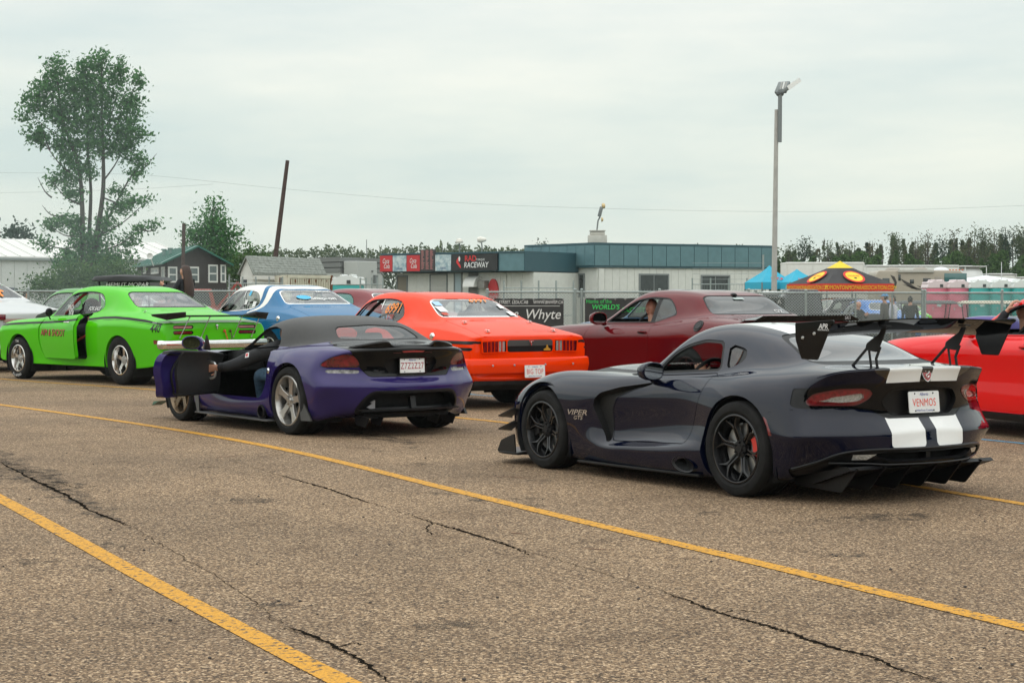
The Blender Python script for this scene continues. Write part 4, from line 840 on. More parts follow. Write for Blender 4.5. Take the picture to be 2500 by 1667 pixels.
def container():
    A, B, C_ = on(686,73.), on(700,72.), on(810,74.); o = np.array((B[0],B[1],0)); t = thing('shipping_container','cream shipping container streaked with rust beside the shed','container',tuple(o)); CR = mat('container_cream',(.58,.55,.44),.65,dirt=(.50,.46,.36),vscale=1.5,var=.05); RU = mat('rust',(.16,.06,.025),.9,var=.5,vscale=9); back = np.array((-.6,2.4)); h = CAM_H+(733-671)*72/CAM_F
    shell(t,[A+back*.0,B,C_,C_+back,A+back],0,h,CR,'wall',o); F = Face(B,C_,o); n = 26
    for k in range(n): w = F.L/n; F.part('corrugation',CR,t,k*w,k*w+w*.5,.15,h-.14,.0,.05)
    for z in (0.05,h-.13): F.part('rail',CR,t,0,F.L,z,z+.13,.03,.07)
    for x in (0,F.L-.12): F.part('corner_post',RU if x else CR,t,x,x+.12,0,h,.03,.08)
    rr = random.Random(8)
    for x,w_,hh in ((.35,.10,.20),(.75,.05,.12),(.95,.10,.22),(1.25,.08,.16),(1.5,.05,.10),(1.75,.07,.14),(.12,.06,.35)):
        g = G(); pts=[]; m_=10
        for k in range(m_): a=2*math.pi*k/m_; pts.append((x*F.L/2.0+w_*.5*math.cos(a)*rr.uniform(.6,1.3), h-.16-hh*.5+hh*.5*math.sin(a)*rr.uniform(.7,1.2)))
        g.add([F.pt(a,b,.056) for a,b in pts],[tuple(range(m_))]); g.build('rust_patch',RU,t,smooth=0)
    G2 = Face(A,B,o); G2.part('door_bar',RU,t,.05,.11,.2,h-.1,.02,.08); G2.part('door_bar',GREYF,t,.2,.24,.2,h-.1,.02,.08)
container()
def grey_hall():
    A,B,C_ = on(752,92.),on(830,90.),on(930,93.); o = np.array((B[0],B[1],0)); t = thing('grey_hall','flat-roofed grey building with dark striped roof band behind the teal toilet','building',tuple(o)); back=np.array((-.5,8.)); GW = mat('grey_wall',(.40,.42,.40),.8,var=.05); GB = mat('grey_band',(.17,.18,.175),.7); h = CAM_H+(733-626)*90/CAM_F
    shell(t,[A,B,C_,C_+back,A+back],0,h-.85,GW,'wall',o); 
    for k in range(3): c=(A+B+C_)/3; e=1.02; shell(t,[c+(p-c)*e for p in (A,B,C_,C_+back,A+back)],h-.84+k*.28,h-.60+k*.28,GB,'roof_band',o)
    F=Face(B,C_,o); x0,_=F.xz(835,640); x1,_=F.xz(884,640); F.part('service_box',mat('box_grey',(.42,.44,.42),.6),t,x0,x1,.2,h-.25,.1,1.0,.03); 
    for q in ((.35,.1,2.3,2.75,1.15),(.45,.3,1.6,1.8,1.12),(.5,.4,2.9,3.0,1.06)): F.part('meter_box',GREYF,t,x1-q[0],x1-q[1],q[2],q[3],1.0,q[4])
grey_hall()
def toilet(label, u, w_px, vtop, Y, body, roofm, rz=0., group='portable toilets'):
    p = on(u,Y); t = thing('portable_toilet',label,'portable toilet',(p[0],p[1],0),rz,group); w=1.1
    g=G(); g.box((0,0,1.02),(w,w,2.04)); b=g.build('cabin',body,t,bevel=.04); g=G(); R=[]
    for k in range(9): a=math.pi*k/8; R.append([(-w*.55*math.cos(a),y,2.06+.36*math.sin(a)**.8) for y in (-.58,.58)])
    V=[p_ for r in R for p_ in r]; g.add(V,[(2*i,2*i+1,2*i+3,2*i+2) for i in range(8)]+[tuple(range(0,18,2)),tuple(range(17,0,-2)),(0,16,17,1)]); ro=g.build('roof',roofm,t,smooth=50)
    for k in range(4):
        a=math.pi*(k+1)/5; g=G(); g.tube([(-w*.56*math.cos(a),-.56,2.06+.37*math.sin(a)**.8),(-w*.56*math.cos(a),.56,2.06+.37*math.sin(a)**.8)],.06,8); g.build('roof_rib',roofm,ro)
    g=G(); g.box((.12,-.585,2.16),(.16,.02,.15)); g.build('vent_grille',mat('vent_dark',(.05,.06,.06),.7),ro)
    g=G(); g.box((0,-.565,.98),(.78,.03,1.80)); d=g.build('door',body,t,bevel=.012)
    for z in (.55,1.3): g=G(); g.box((0,-.585,z),(.58,.02,.52)); g.build('door_panel',body,d,bevel=.01)
    g=G(); g.box((.0,-.60,1.18),(.22,.012,.16)); g.build('door_sign',mat('toilet_sign',(.45,.60,.58),.5),d,smooth=0); g=G(); g.box((-.32,-.60,1.0),(.05,.04,.14)); g.build('handle',STEEL,d); g=G(); g.box((0,-.585,1.78),(.62,.02,.14)); g.build('vent_louvre',body,d,bevel=.01)
    return t
PINK=mat('pink_plastic',(.62,.15,.22),.55,var=.06); TURQ=mat('turquoise_plastic',(.02,.34,.32),.5,var=.06); ROOFW=mat('translucent_white',(.66,.69,.67),.5,var=.04); ROOFP=mat('roof_pinkish',(.66,.56,.57),.5,var=.04)
toilet('single turquoise toilet with white ribbed roof between container and kiosk',851,66,669,70,TURQ,ROOFW,-.1)
for i,(u,m_,rm,lab) in enumerate(((2284,PINK,ROOFP,'left one of the two pink portable toilets'),(2336,PINK,ROOFP,'right one of the two pink portable toilets, beside a turquoise one'),(2388,TURQ,ROOFW,'turquoise toilet right beside the pink pair'),(2440,TURQ,ROOFW,'middle turquoise toilet of the row behind the golf cart'),(2492,TURQ,ROOFW,'turquoise toilet at the right edge of the row'))): toilet(lab,u,50,686,88-i*.35,m_,rm,.06)

# ------------------------------------------------------------------ poles, wires
def pole(name,label,cat,pb,pt_,Y,r0,r1,m,n=12,zb=0.):
    a=at(*pb,Y); b=at(*pt_,Y); d=(b-a); f=(zb-a[2])/d[2]; a=a+d*f; g=G(); g.tube([(0,0,0),tuple((b-a)*.5),tuple(b-a)],[r0,(r0+r1)/2,r1],n); t=thing(name,label,cat,tuple(a)); g.build('shaft',m,t); return t,b-a
CONC=mat('concrete_pole',(.40,.39,.36),.9,var=.15,vscale=3)
t,tp=pole('light_pole','tall tapered concrete light pole with a double floodlight head','light pole',(1890,705),(1896,268),58,.105,.066,CONC,8)
g=G(); g.tube([(tp[0]+.10,-.06,tp[2]-1.1),(tp[0]+.10,-.1,tp[2]+.65)],.07,8); g.build('bracket',GREYF,t)
hb=np.array((tp[0]+.10,-.06,tp[2]+.52))
for i,(b,w_) in enumerate(((hb+(.66,-.12,.46),.15),(hb+(.20,.30,.42),.20))):
    hd=G(); dd=(b-hb)/np.linalg.norm(b-hb); hd.bar(hb+dd*.05,b,w_*2.1 if i else .26,.10); hd.ell(hb,(.14,.12,.10),12,8); h=hd.build('lamp_head',GREYF,t,bevel=.02)
    nn=np.cross(dd,(0,1.,0)); nn/=np.linalg.norm(nn); sd_=np.cross(dd,nn); face=np.array((0,-.075,0)) if i == 0 else np.array((0,-.12,0)); Wd=nn*.095
    if i == 0: lp=G(); lp.quad(hb+dd*.30+np.array((0,-.138,0))+Wd*.8,b-dd*.03+np.array((0,-.138,0))+Wd*.8,b-dd*.03+np.array((0,-.138,0))-Wd*.8,hb+dd*.30+np.array((0,-.138,0))-Wd*.8); lp.build('lamp_glass',mat('lamp_lens_white',(.85,.87,.85),.25,coat=.5),h,smooth=0)
    else:
        for k in (-1,0,1): lp=G(); c_=(hb+b)/2+np.array((.075*k,-.26,.06)); lp.box(c_,(.05,.02,.24),rotm(0,.25,0)); lp.build('lamp_slat',STEEL if k else mat('lamp_lens_white',(.85,.87,.85),.25,coat=.5),h)
pole('wooden_pole','bare leaning wooden pole rising behind the shed','pole',(671,640),(702,392),82,.14,.09,mat('pole_wood',(.07,.045,.038),.95,var=.3,vscale=6),10)
pole('wooden_pole','short upright wooden post beside the brown house roof','pole',(448,600),(449,546),108,.12,.11,mat('pole_wood',(.07,.045,.038),.95),10)
for i,(u,v0,v1) in enumerate(((895,585,620),(1080,598,620))): pole('street_lamp',('far street lamp over the wood left of the kiosk','far street lamp over the kiosk roof')[i],'lamp',(u,v1),(u,v0),260,.09,.06,GREYF,6)
def wire(pix,Y0,Y1,label):
    n=len(pix); P=[at(u,v,Y0+(Y1-Y0)*i/(n-1)) for i,(u,v) in enumerate(pix)]; g=G(); g.tube(catmull(P,8),.0075,5); tag(g.build('power_line',mat('wire_dark',(.34,.37,.37),.7)),label,'wire')
wire([(-100,421),(200,424),(380,430),(700,462),(1100,494),(1500,510),(1900,517),(2200,513),(2600,498)],98,98,'long thin power line sagging across the whole sky'); wire([(-100,471),(60,470),(200,466),(330,462),(520,450)],100,102,'short thin power line passing behind the tall tree')

# ------------------------------------------------------------------ chain-link fence and banners
GALV=mat('galvanised',(.30,.345,.335),.45,.6,var=.15,vscale=20); YF=44.
def fence(label,u0,u1,vt,Y,n_posts,seed,mesh_m=GALV,posts=None,slats=None):
    A,B=on(u0,Y),on(u1,Y); o=np.array((A[0],A[1],0)); t=thing('chain_link_fence',label,'fence',tuple(o)); h=CAM_H+(733-vt)*Y/CAM_F; L=B[0]-A[0]
    us=posts or list(np.linspace(u0,u1,n_posts))
    for u in us: x=(u-1250)*Y/CAM_F-A[0]; g=G(); g.tube([(x,0,0),(x,0,h+.03)],.036,10); g.ell((x,0,h+.04),(.042,.042,.035),8,6); g.build('post',GALV,t)
    g=G(); g.tube([(0,0,h-.02),(L,0,h-.02)],.024,8); g.build('top_rail',GALV,t); rg=np.random.default_rng(seed)
    V=[];F=[]; p=.075; hh=h-.06; r=.0042
    for s_ in (1,-1):
        for x in np.arange(-hh,L+hh,p):
            x0,z0,x1,z1=(x,.04,x+hh,.04+hh) if s_>0 else (x+hh,.04,x,.04+hh)
            def clip(xa,za,xb,zb):
                if xa>xb: xa,za,xb,zb=xb,zb,xa,za
                if xb<=0 or xa>=L: return None
                if xa<0: za+=(zb-za)*(0-xa)/(xb-xa); xa=0
                if xb>L: zb=za+(zb-za)*(L-xa)/(xb-xa); xb=L
                return xa,za,xb,zb
            c=clip(x0,z0,x1,z1)
            if c is None: continue
            b=len(V); y=.004*s_; xa,za,xb,zb=c; q=r*.9
            V+=[(xa-q,y,za+q*s_),(xa+q,y,za-q*s_),(xa,y+r*1.6,za),(xb-q,y,zb+q*s_),(xb+q,y,zb-q*s_),(xb,y+r*1.6,zb)]; F+=[(b,b+1,b+4,b+3),(b+1,b+2,b+5,b+4),(b+2,b,b+3,b+5)]
    V=np.array(V); me=bpy.data.meshes.new('wire_mesh'); me.from_pydata(V.tolist(),[],F); w=link('wire_mesh',me,mesh_m,t); w['kind']='stuff'
    g=G(); x=0
    while x<L: g.tube([(x,0,h-.05),(x+.02,0,h+.05)],.003,3); x+=.075
    w2=g.build('wire_tips',GALV,t); w2['kind']='stuff'
    return t,o
fence('chain-link fence between the pale kiosk and the dark red coupe',1185,1830,711,44.,0,1,posts=[1190,1404,1420,1610,1828])
fence('chain-link fence with two-tone posts before the toilets and canopies',1832,2620,713,43.6,0,2,posts=[1845,1967,2252,2258,2446,2600])
fence('chain-link fence behind the lime green coupe on the left',-60,590,709,46.,6,3)
g=G()
for u,vb,vt,Y in ((2089,800,716,43.9),(2178,800,716,43.9)):
    a=at(u,vt,Y); g=G(); g.tube([(0,0,0),(0,0,a[2])],.022,8); p=thing('fence_stake','thin pale stake behind the fence, '+('left' if u<2100 else 'right')+' of the pair beside the bald man','post',(a[0],Y,0)); g.build('stake',GALV,p)
def back_fence():
    for u0,u1,v,Y,lab in ((560,690,692,64,'grey mesh fence in front of the white shed'),(880,935,694,66,'short mesh fence beside the turquoise toilet'),(1230,1400,703,58,'higher mesh fence close to the pale kiosk wall'),(1690,1868,694,70,'barbed-wire topped fence at the right end of the pale building')):
        A,B=on(u0,Y),on(u1,Y); t=thing('mesh_fence',lab,'fence',(A[0],A[1],0)); h=CAM_H+(733-v)*Y/CAM_F; L=B[0]-A[0]
        for k in range(5): g=G(); g.tube([(L*k/4,0,0),(L*k/4,0,h+.25)],.03,8); g.build('post',GALV,t)
        for z in (h,h*.5): g=G(); g.tube([(0,0,z),(L,0,z)],.02,6); g.build('rail',GALV,t)
        g=G()
        for k in range(int(L/.12)): g.tube([(k*.12,0,.05),(k*.12+.0,0,h)],.004,3)
        if 'barbed' in lab:
            for z in (h+.2,h+.42,h+.64,h+.86): g.tube([(0,0,z),(L,0,z)],.006,4)
            q=G(); q.tube([(L*.97,0,0),(L*.97,0,h+1.2)],.04,8); q.build('post',GALV,t)
        w=g.build('wire_mesh',GALV,t); w['kind']='stuff'
back_fence()
def banner(label,u0,u1,v0,v1,texts,m,Y=43.9):
    a=at(u0,v0,Y); b=at(u1,v1,Y); t=thing('banner',label,'banner',(a[0],Y-.02,0),group='banners tied to the fence'); w=b[0]-a[0]; n=14; V=[];F=[]
    for i in range(n+1):
        for z in (a[2],(a[2]+b[2])/2,b[2]): V.append((w*i/n,.012*math.sin(i*1.7)-.012,z+(.006*math.sin(i*2.1) if z==a[2] else 0)))
    for i in range(n): F+=[(3*i,3*i+1,3*i+4,3*i+3),(3*i+1,3*i+2,3*i+5,3*i+4)]
    g=G(); g.add(V,F); s=g.build('sheet',m,t); 
    for txt,uu,vv,size,mm,bold,sh,xs in texts:
        c=at(uu,vv,Y); V,F=text_geo(txt,size,bold,sh,xs=xs); q=G(); q.add([(c[0]-a[0]+v[0],-.034,c[2]+v[1]) for v in V],F); q.build('lettering',mm,s,smooth=0)
    for i in range(0,n+1,2): q=G(); q.lathe([(.012,.0),(.02,.004),(.012,.008)],8,'y',c=(w*i/n,-.03,a[2]-.03)); q.build('eyelet',STEEL,s)
    return t,s,a
BKB=mat('banner_black',(.022,.022,.022),.6,var=.1); GRN=mat('banner_green',(.03,.55,.10),.6); WTB=mat('banner_white',(.62,.62,.60),.6)
t,s,a=banner('black banner with white script on the fence behind the orange coupe',1205,1376,729,800,[('4707 41 STREET. LEDUC.AB',1238,738,.115,WTB,.006,.1,.78),('WWW.BNWSP.CA',1338,738,.115,WTB,.006,.1,.80),('Whyte',1324,768,.36,WTB,.004,.25,.92),('&',1258,772,.30,WTB,.004,.25,1.0)],BKB)
g=G(); g.box(((1290-1205)*43.9/CAM_F,-.034,at(1290,747,43.9)[2]),(1.6,.004,.012)); g.build('rule',WTB,s,smooth=0)
banner('black banner with green lettering on the fence left of the dark red coupe',1428,1600,728,800,[('Home of the',1462,736,.14,GRN,.003,.0,.9),("WORLD'S",1478,750,.17,GRN,.012,.15,.95),('FASTEST',1546,757,.17,GRN,.012,.15,.95),('V',1462,765,.12,GRN,.012,0,1.)],BKB)
banner('black banner behind the rear window of the dark red coupe',1880,1915,724,760,[('A',1902,737,.16,WTB,.01,0,1.)],BKB)
# ------------------------------------------------------------------ dark blue coupe with the tall rear wing
BLUEPAINT = paint('midnight_blue', (.0010,.0027,.0150), .0, .25, .45, ior=1.46)
def dark_coupe():
    C = Car('sports_car', 'dark navy blue coupe with white racing stripes and a tall black rear wing', (2.42,12.966,0), .581, 1.0); r = C.r
    rows = [
     (-.95,.955,[(.30,.952),(.52,.945),(.68,.93),(.80,.895),(.86,.80),(.905,.64),(.945,.475),(.905,.36),(.85,.25)],[0,.012,.05,.12,.24,.31,.33,.27,.33,.36]),
     (-.48,.985,[(.30,.98),(.52,.968),(.70,.945),(.83,.895),(.91,.80),(.95,.64),(.972,.465),(.935,.33),(.88,.18)]),
     (-.25,1.085,[(.30,1.075),(.54,1.035),(.71,.945),(.845,.885),(.935,.78),(.965,.63),(.972,.50),(.955,.33),(.90,.15)]),
     (0,1.165,[(.30,1.155),(.55,1.105),(.72,.942),(.855,.875),(.95,.77),(.976,.63),(.977,.50),(.96,.32),(.90,.13)]),
     (.25,1.22,[(.30,1.208),(.55,1.145),(.735,.915),(.84,.865),(.93,.76),(.96,.63),(.962,.5),(.968,.30),(.91,.125)]),
     (.5,1.247,[(.30,1.235),(.555,1.165),(.755,.885),(.825,.85),(.895,.75),(.915,.62),(.915,.45),(.978,.315),(.935,.125)]),
     (.75,1.25,[(.30,1.238),(.57,1.160),(.765,.865),(.82,.84),(.875,.74),(.885,.62),(.885,.42),(.978,.30),(.945,.125)]),
     (1.0,1.215,[(.31,1.20),(.61,1.10),(.765,.845),(.82,.825),(.87,.73),(.88,.61),(.872,.40),(.975,.285),(.945,.12)]),
     (1.2,1.12,[(.32,1.10),(.67,.955),(.765,.835),(.82,.815),(.87,.72),(.88,.6),(.868,.38),(.972,.275),(.94,.12)]),
     (1.4,.985,[(.34,.965),(.66,.855),(.76,.828),(.83,.805),(.885,.71),(.895,.6),(.878,.37),(.968,.265),(.935,.12)]),
     (1.65,.90,[(.34,.893),(.58,.842),(.74,.826),(.85,.795),(.912,.70),(.928,.6),(.90,.37),(.96,.255),(.92,.12)]),
     (1.95,.90,[(.32,.892),(.54,.84),(.73,.834),(.86,.79),(.932,.69),(.948,.59),(.945,.46),(.935,.30),(.89,.12)]),
     (2.25,.885,[(.30,.876),(.52,.825),(.72,.836),(.86,.787),(.937,.68),(.952,.58),(.947,.46),(.93,.30),(.88,.13)]),
     (2.51,.85,[(.30,.842),(.52,.80),(.72,.820),(.85,.772),(.932,.67),(.947,.57),(.94,.45),(.925,.30),(.87,.135)]),
     (2.8,.77,[(.30,.762),(.52,.745),(.70,.765),(.83,.715),(.907,.62),(.927,.54),(.922,.44),(.91,.30),(.86,.14)]),
     (3.05,.70,[(.30,.693),(.50,.68),(.66,.675),(.78,.63),(.85,.56),(.87,.50),(.87,.42),(.86,.30),(.82,.15)]),
     (3.25,.60,[(.30,.595),(.48,.58),(.60,.565),(.68,.53),(.73,.49),(.75,.44),(.75,.38),(.74,.28),(.71,.17)],[0,-.01,-.04,-.09,-.14,-.15,-.15,-.14,-.14,-.12])]
    S = body_surface(rows, [(-.95,.955),(-.925,.835),(-.912,.61),(-.985,.515),(-1.0,.39),(-.93,.27)],
        [(3.25,.60),(3.30,.53),(3.32,.45),(3.32,.37),(3.30,.28),(3.24,.17)], [('T',0,None,.85),('T',2,None,.45),('T',3,None,.75),('L',8,(3,12),.55),('L',7,(0,2),.6)])
    bv = bvh_of(S); RA, FA = ((0,.35),.388), ((2.51,.335),.372)
    S = C.split_arches(S, [RA, FA])
    # glass
    _, S, _ = part_of(S, poly_fn(rpoly([(-.66,.82),(-.60,1.10),(-.40,1.195),(.40,1.195),(.60,1.10),(.66,.82)],.08), (1,2), (0,1,.92)), 'windshield', CARGLASS, r, .006, .03)
    sw = rpoly([(1.20,.848),(1.06,1.02),(.93,1.085),(.76,1.125),(.53,1.117),(.405,.895)],.05); qw = rpoly([(.46,1.098),(.30,1.072),(.235,1.05),(.205,.975),(.36,.905)],.05)
    for f in both(poly_fn(sw, (0,2), (1,1,.45))):
        a, S = S.cut(f); gl, fr = a.cut(lambda V: f(V)+.02); fr.off(.004).join(a.rim(.02)).build('window_trim', BLACKP, r)
        if f(np.array([[.8,.65,1.0]]))[0] > 0: gl.off(.01).build('side_window', CARGLASS, r)
    for f in both(poly_fn(qw, (0,2), (1,1,.45))):
        a, S = S.cut(f); gl, fr = a.cut(lambda V: np.maximum(f(V)+.012, .30-V[:,0])); fr.off(.02).join(a.rim(.02)).build('quarter_vent', SATINB, r); gl.off(.012).build('quarter_window', DARKGLASS, r)
    _, S, _ = part_of(S, poly_fn(rpoly([(-.60,.965),(-.47,1.165),(0,1.205),(.47,1.165),(.60,.965)],.07), (1,2), (0,-1,.30)), 'rear_window', glass('hatch_glass',(.06,.065,.065),1.5), r, .005, .022)
    # tail: black lamp panel, lamps, diffuser
    panel = rpoly([(.93,.672),(.60,.672),(.44,.652),(.35,.597),(-.35,.597),(-.44,.652),(-.60,.672),(-.93,.672),(-.93,.805),(-.62,.842),(0,.852),(.62,.842),(.93,.805)],.03)
    pan, S = S.cut(poly_fn(panel, (1,2), (0,-1,-.54))); prim = pan.rim(.03)
    lamp = rpoly([(.435,.785),(.50,.812),(.68,.808),(.83,.775),(.872,.725),(.862,.692),(.56,.690),(.47,.735)],.03)
    inner = rpoly([(.515,.778),(.500,.757),(.545,.722),(.66,.712),(.80,.722),(.70,.752)],.012)
    for f, fi in zip(both(poly_fn(lamp,(1,2),(0,-1,-.40))), both(poly_fn(inner,(1,2),(0,-1,-.40)))):
        a, pan = pan.cut(f); lw = a.rim(.012); cl, red = a.cut(fi); fr = red.cut(lambda V: f(V)+.012)
        o = fr[0].off(.006).build('tail_light', REDLENS, r); fr[1].off(.004).join(lw).build('lamp_bezel', mat('dark_red_lens',(.10,.006,.01),.2,coat=1.), o); cl.off(.012).join(cl.rim(-.008)).build('lamp_lens', CLEARLENS, o)
    rec = rpoly([(.385,.715),(.31,.797),(-.31,.797),(-.385,.715),(-.30,.618),(.30,.618)],.04)
    a, pan = pan.cut(poly_fn(rec,(1,2),(0,-1,-.5))); a.moved((.045,0,0)).join(a.rim(0, lambda p:(.045,0,0))).build('plate_recess', SATINB, r)
    pan.off(.004).join(prim).build('tail_panel', GLOSSB, r)
    plate(r, np.array((-.918,.0,.705)), 0, 'VENMOS', 'Alberta', 'Wild Rose Country', .10, mat('plate_bright_red',(.75,.05,.02),.5))
    dz = [(-1.1,.0),(-1.1,.215),(-.95,.23),(-.83,.285),(-.70,.37),(-.58,.388),(.58,.388),(.70,.37),(.83,.285),(.95,.23),(1.1,.215),(1.1,0)]
    dif, S = S.cut(poly_fn(rpoly(dz,.05),(1,2),(0,-1,-.50)))
    vent = rpoly([(.50,.352),(.36,.300),(-.36,.300),(-.50,.352),(-.42,.366),(.42,.366)],.012)
    v, dif = dif.cut(poly_fn(vent,(1,2),(0,-1,-.6))); v.moved((.14,0,0)).join(v.rim(0, lambda p:(.14,0,0))).build('bumper_vent', DARKIN, r)
    dif.off(.012).join(dif.rim(.03)).build('diffuser_shell', SATINB, r)
    dp = G()                                            # raised lip of the diffuser, following the bumper
    def surf(y, z, d=.0):
        h = bv.ray_cast(Vector((-2,y,z)), Vector((1,0,0)), 2.2); return np.array(h[0])-(d,0,0) if h[0] else np.array((-.62,y,z))
    path = catmull([surf(y,z,.008) for y, z in ((.90,.243),(.80,.30),(.70,.358),(.55,.384),(.25,.388),(0,.389),(-.25,.388),(-.55,.384),(-.70,.358),(-.80,.30),(-.90,.243))],5)
    dp.tube(path, .011, 8); path2 = catmull([surf(y,z,.015) for y, z in ((.74,.292),(.50,.288),(.36,.280),(0,.280),(-.36,.280),(-.50,.288),(-.74,.292))],5); dp.tube(path2, .012, 8, sy=.7)
    dp.box((-.93,0,.32),(.06,.04,.09)); dif_o = dp.build('diffuser', SATINB, r)
    for s in (1,-1):
        lg = G(); P = [surf(y*s,z,.006) for y,z in ((.62,.352),(.47,.355),(.53,.318),(.62,.315))]; lg.quad(*P); lg.build('reverse_light', CLEARLENS, r, smooth=0)
    for k, y in enumerate((.66,.40,.14,-.12,-.37,-.58)):
        fn = G(); t = .006; fn.prism(rpoly([(-.30,.10),(-.78,.085),(-.95,.27),(-.40,.27)],.02,3), y-t, y+t); fn.build('diffuser_fin', SATINB, dif_o, bevel=.002, seg=1)
    fl = G(); fl.prism([(-.93,.255),(-.55,.13),(.1,.11),(.1,.14),(-.5,.2),(-.9,.275)], -.72, .72); fl.build('diffuser_floor', BLACKP, r)
    # ducktail: black face between the stripes
    duck, S = S.cut(lambda V: np.maximum(np.maximum(V[:,0]+.55, .838-V[:,2]), np.maximum(np.abs(V[:,1])-.80, -(V[:,0]+.905+ .25*np.maximum(0,np.abs(V[:,1])-.45)**1.0)*-1)))
    stripe = lambda V: np.maximum(np.abs(np.abs(V[:,1])-.205)-.150, .392-V[:,2])
    dst, duck = duck.cut(stripe)
    duck.build('ducktail_spoiler', mat('carbon_weave',(.009,.009,.010),.3,coat=1.,var=.6,vscale=160), r)
    # vents, doors, shut lines, stripes
    gill = rpoly([(1.785,.565),(1.765,.63),(1.70,.682),(1.48,.735),(1.05,.792),(1.06,.782),(1.30,.728),(1.50,.655),(1.555,.56),(1.565,.30),(1.61,.285),(1.70,.40)],.02)
    for f in both(poly_fn(gill,(0,2),(1,1,.5))):
        a, S = S.cut(f); a.off(.07).join(a.rim(.07)).build('fender_vent', mat('vent_mesh',(.006,.006,.006),.6,bump=.6,bscale=150), r)
    door = rpoly([(1.555,.302),(1.548,.55),(1.49,.652),(1.30,.722),(1.10,.775),(1.20,.832),(.42,.878),(.408,.862),(.49,.64),(.60,.345)],.03)
    for f in both(poly_fn(door,(0,2),(1,1,.5))):
        p, S = C.panel(S, f, .003); p.build('door', BLUEPAINT, r)
    seam = lambda pts, w=.0022, *c: poly_fn(np.vstack([np.array(pts)+(0,w), (np.array(pts)-(0,w))[::-1]]),(0,2),*c)
    for pts in ([(2.21,.552),(2.0,.556),(1.785,.562)], [(-.20,.612),(-.40,.640),(-.60,.668)]):
        for f in both(seam(pts, .0025, (1,1,.5))): a, S = S.cut(f); S = S.join(S.rim(.015))
    for f in both(poly_fn(rpoly([(-.29,.60),(-.33,.60),(-.405,.47),(-.375,.46)],.006),(0,2),(1,1,.5))): _, S, _ = part_of(S, f, 'side_marker', REDLENS, r, .003)
    for f in both(lambda V: np.maximum(np.hypot((V[:,0]-.575)/.108,(V[:,2]-.192)/.046)*.046-.046, .6-V[:,1])):
        a, S = S.cut(f); a.moved((.05,0,0)).off(.07).join(a.rim(.09)).build('exhaust_recess', DARKIN, r)
    st, S = S.cut(stripe); build_islands(st,'racing_stripe',WHITEP,r); build_islands(dst,'racing_stripe',WHITEP,r)
    S.build('body', BLUEPAINT, r)
    g = S.liner(.035); g.build('body_liner', DARKIN, r)
    for c, rr in (RA, FA):
        for s in (1,-1): wheel_well(r, c, rr+.03, .93, .55, s)
    bl = mat('black_wheel',(.022,.022,.024),.25,.7,coat=.4); cal = mat('red_caliper',(.55,.02,.015),.35,coat=.6)
    for s in (1,-1):
        make_wheel(r, 0, .965*s, s, .349, .252, .335, 'y6', bl, True, (cal, math.pi*.95), dish=.014)
        make_wheel(r, 2.51, .945*s, s, .332, .240, .275, 'y6', bl, True, (BLACKP, .1), dish=.014)
    # sill step and side exhaust
    for s in (1,-1):
        e = G(); R1 = [(.66+.125*math.cos(t)+.03*math.sin(t), s*(.935+.02*math.cos(t)*0), .192+.058*math.sin(t)) for t in np.linspace(0,2*math.pi,20,endpoint=False)]
        R0 = [(p[0]+.16, s*.90, p[2]-.004) for p in R1]; Rm = [(p[0], s*.978, p[2]) for p in R1]; Ri = [(.66-.005+(p[0]-.66)*.86, s*.972, .192+(p[2]-.192)*.82) for p in R1]; Rb = [(p[0]+.10, s*.86, p[2]) for p in Ri]
        e.loft([[(p[0]+.28,s*.86,p[2]) for p in R1], R0, Rm, Ri, Rb], cap=False)
        e.V = [((v[0]-.66)-.03+.61, v[1], v[2]) for v in e.V]; ex = e.build('side_exhaust', SATINB, r)
        k = G(); k.add([(v[0]-.66-.03+.61, v[1], v[2]) for v in Rb], [tuple(range(20))]); k.build('exhaust_bore', DARKIN, ex)
        sk = G(); sk.prism(rpoly([(.42,.108),(1.98,.098),(1.98,.118),(.42,.128)],.008,2), .86*s, .955*s); sk.build('side_skirt', SATINB, r, bevel=.003)
    # nose splitter and dive planes
    sp = G(); V = []; 
    P = [(2.90,.93),(3.10,.95),(3.28,.88),(3.42,.62),(3.47,.30),(3.48,0),(3.47,-.30),(3.42,-.62),(3.28,-.88),(3.10,-.95),(2.90,-.93)]; P = catmull(P,4)
    sp.prism([tuple(p) for p in P], .085, .105, 'xy'); sp.build('splitter', SATINB, r, bevel=.003)
    for s in (1,-1):
        ep = G(); ep.prism(rpoly([(2.93,.10),(3.22,.10),(3.16,.20),(2.95,.27)],.02,3), .925*s, .937*s); ep.build('splitter_end', SATINB, r)
        for zc in (.30,.415):
            cn = G(); V = [(2.90,.90*s,zc+.07),(3.10,.865*s,zc),(3.18,.80*s,zc-.015),(3.24,.86*s,zc-.01),(3.15,.97*s,zc+.005),(2.93,.955*s,zc+.085)]
            cn.add(V+[(a,b,c-.012) for a,b,c in V], [(0,1,4,5),(1,2,3,4),(11,10,7,6),(10,9,8,7)]+[(i,(i+1)%6,6+(i+1)%6,6+i) for i in range(6)]); cn.build('dive_plane', SATINB, r)
    # rear wing
    w = G(); secs = []
    for y in np.linspace(-.905,.905,13):
        b = .030*math.cos(y/.905*math.pi/2)
        P = [(-.62,1.172),(-.64,1.160),(-.72,1.168),(-.84,1.200),(-.955,1.262),(-.958,1.270),(-.90,1.252),(-.80,1.222),(-.70,1.196),(-.64,1.184)]
        secs.append([(p[0], y, p[1]+b) for p in P])
    w.loft(secs); wo = w.build('rear_wing', GLOSSB, r)
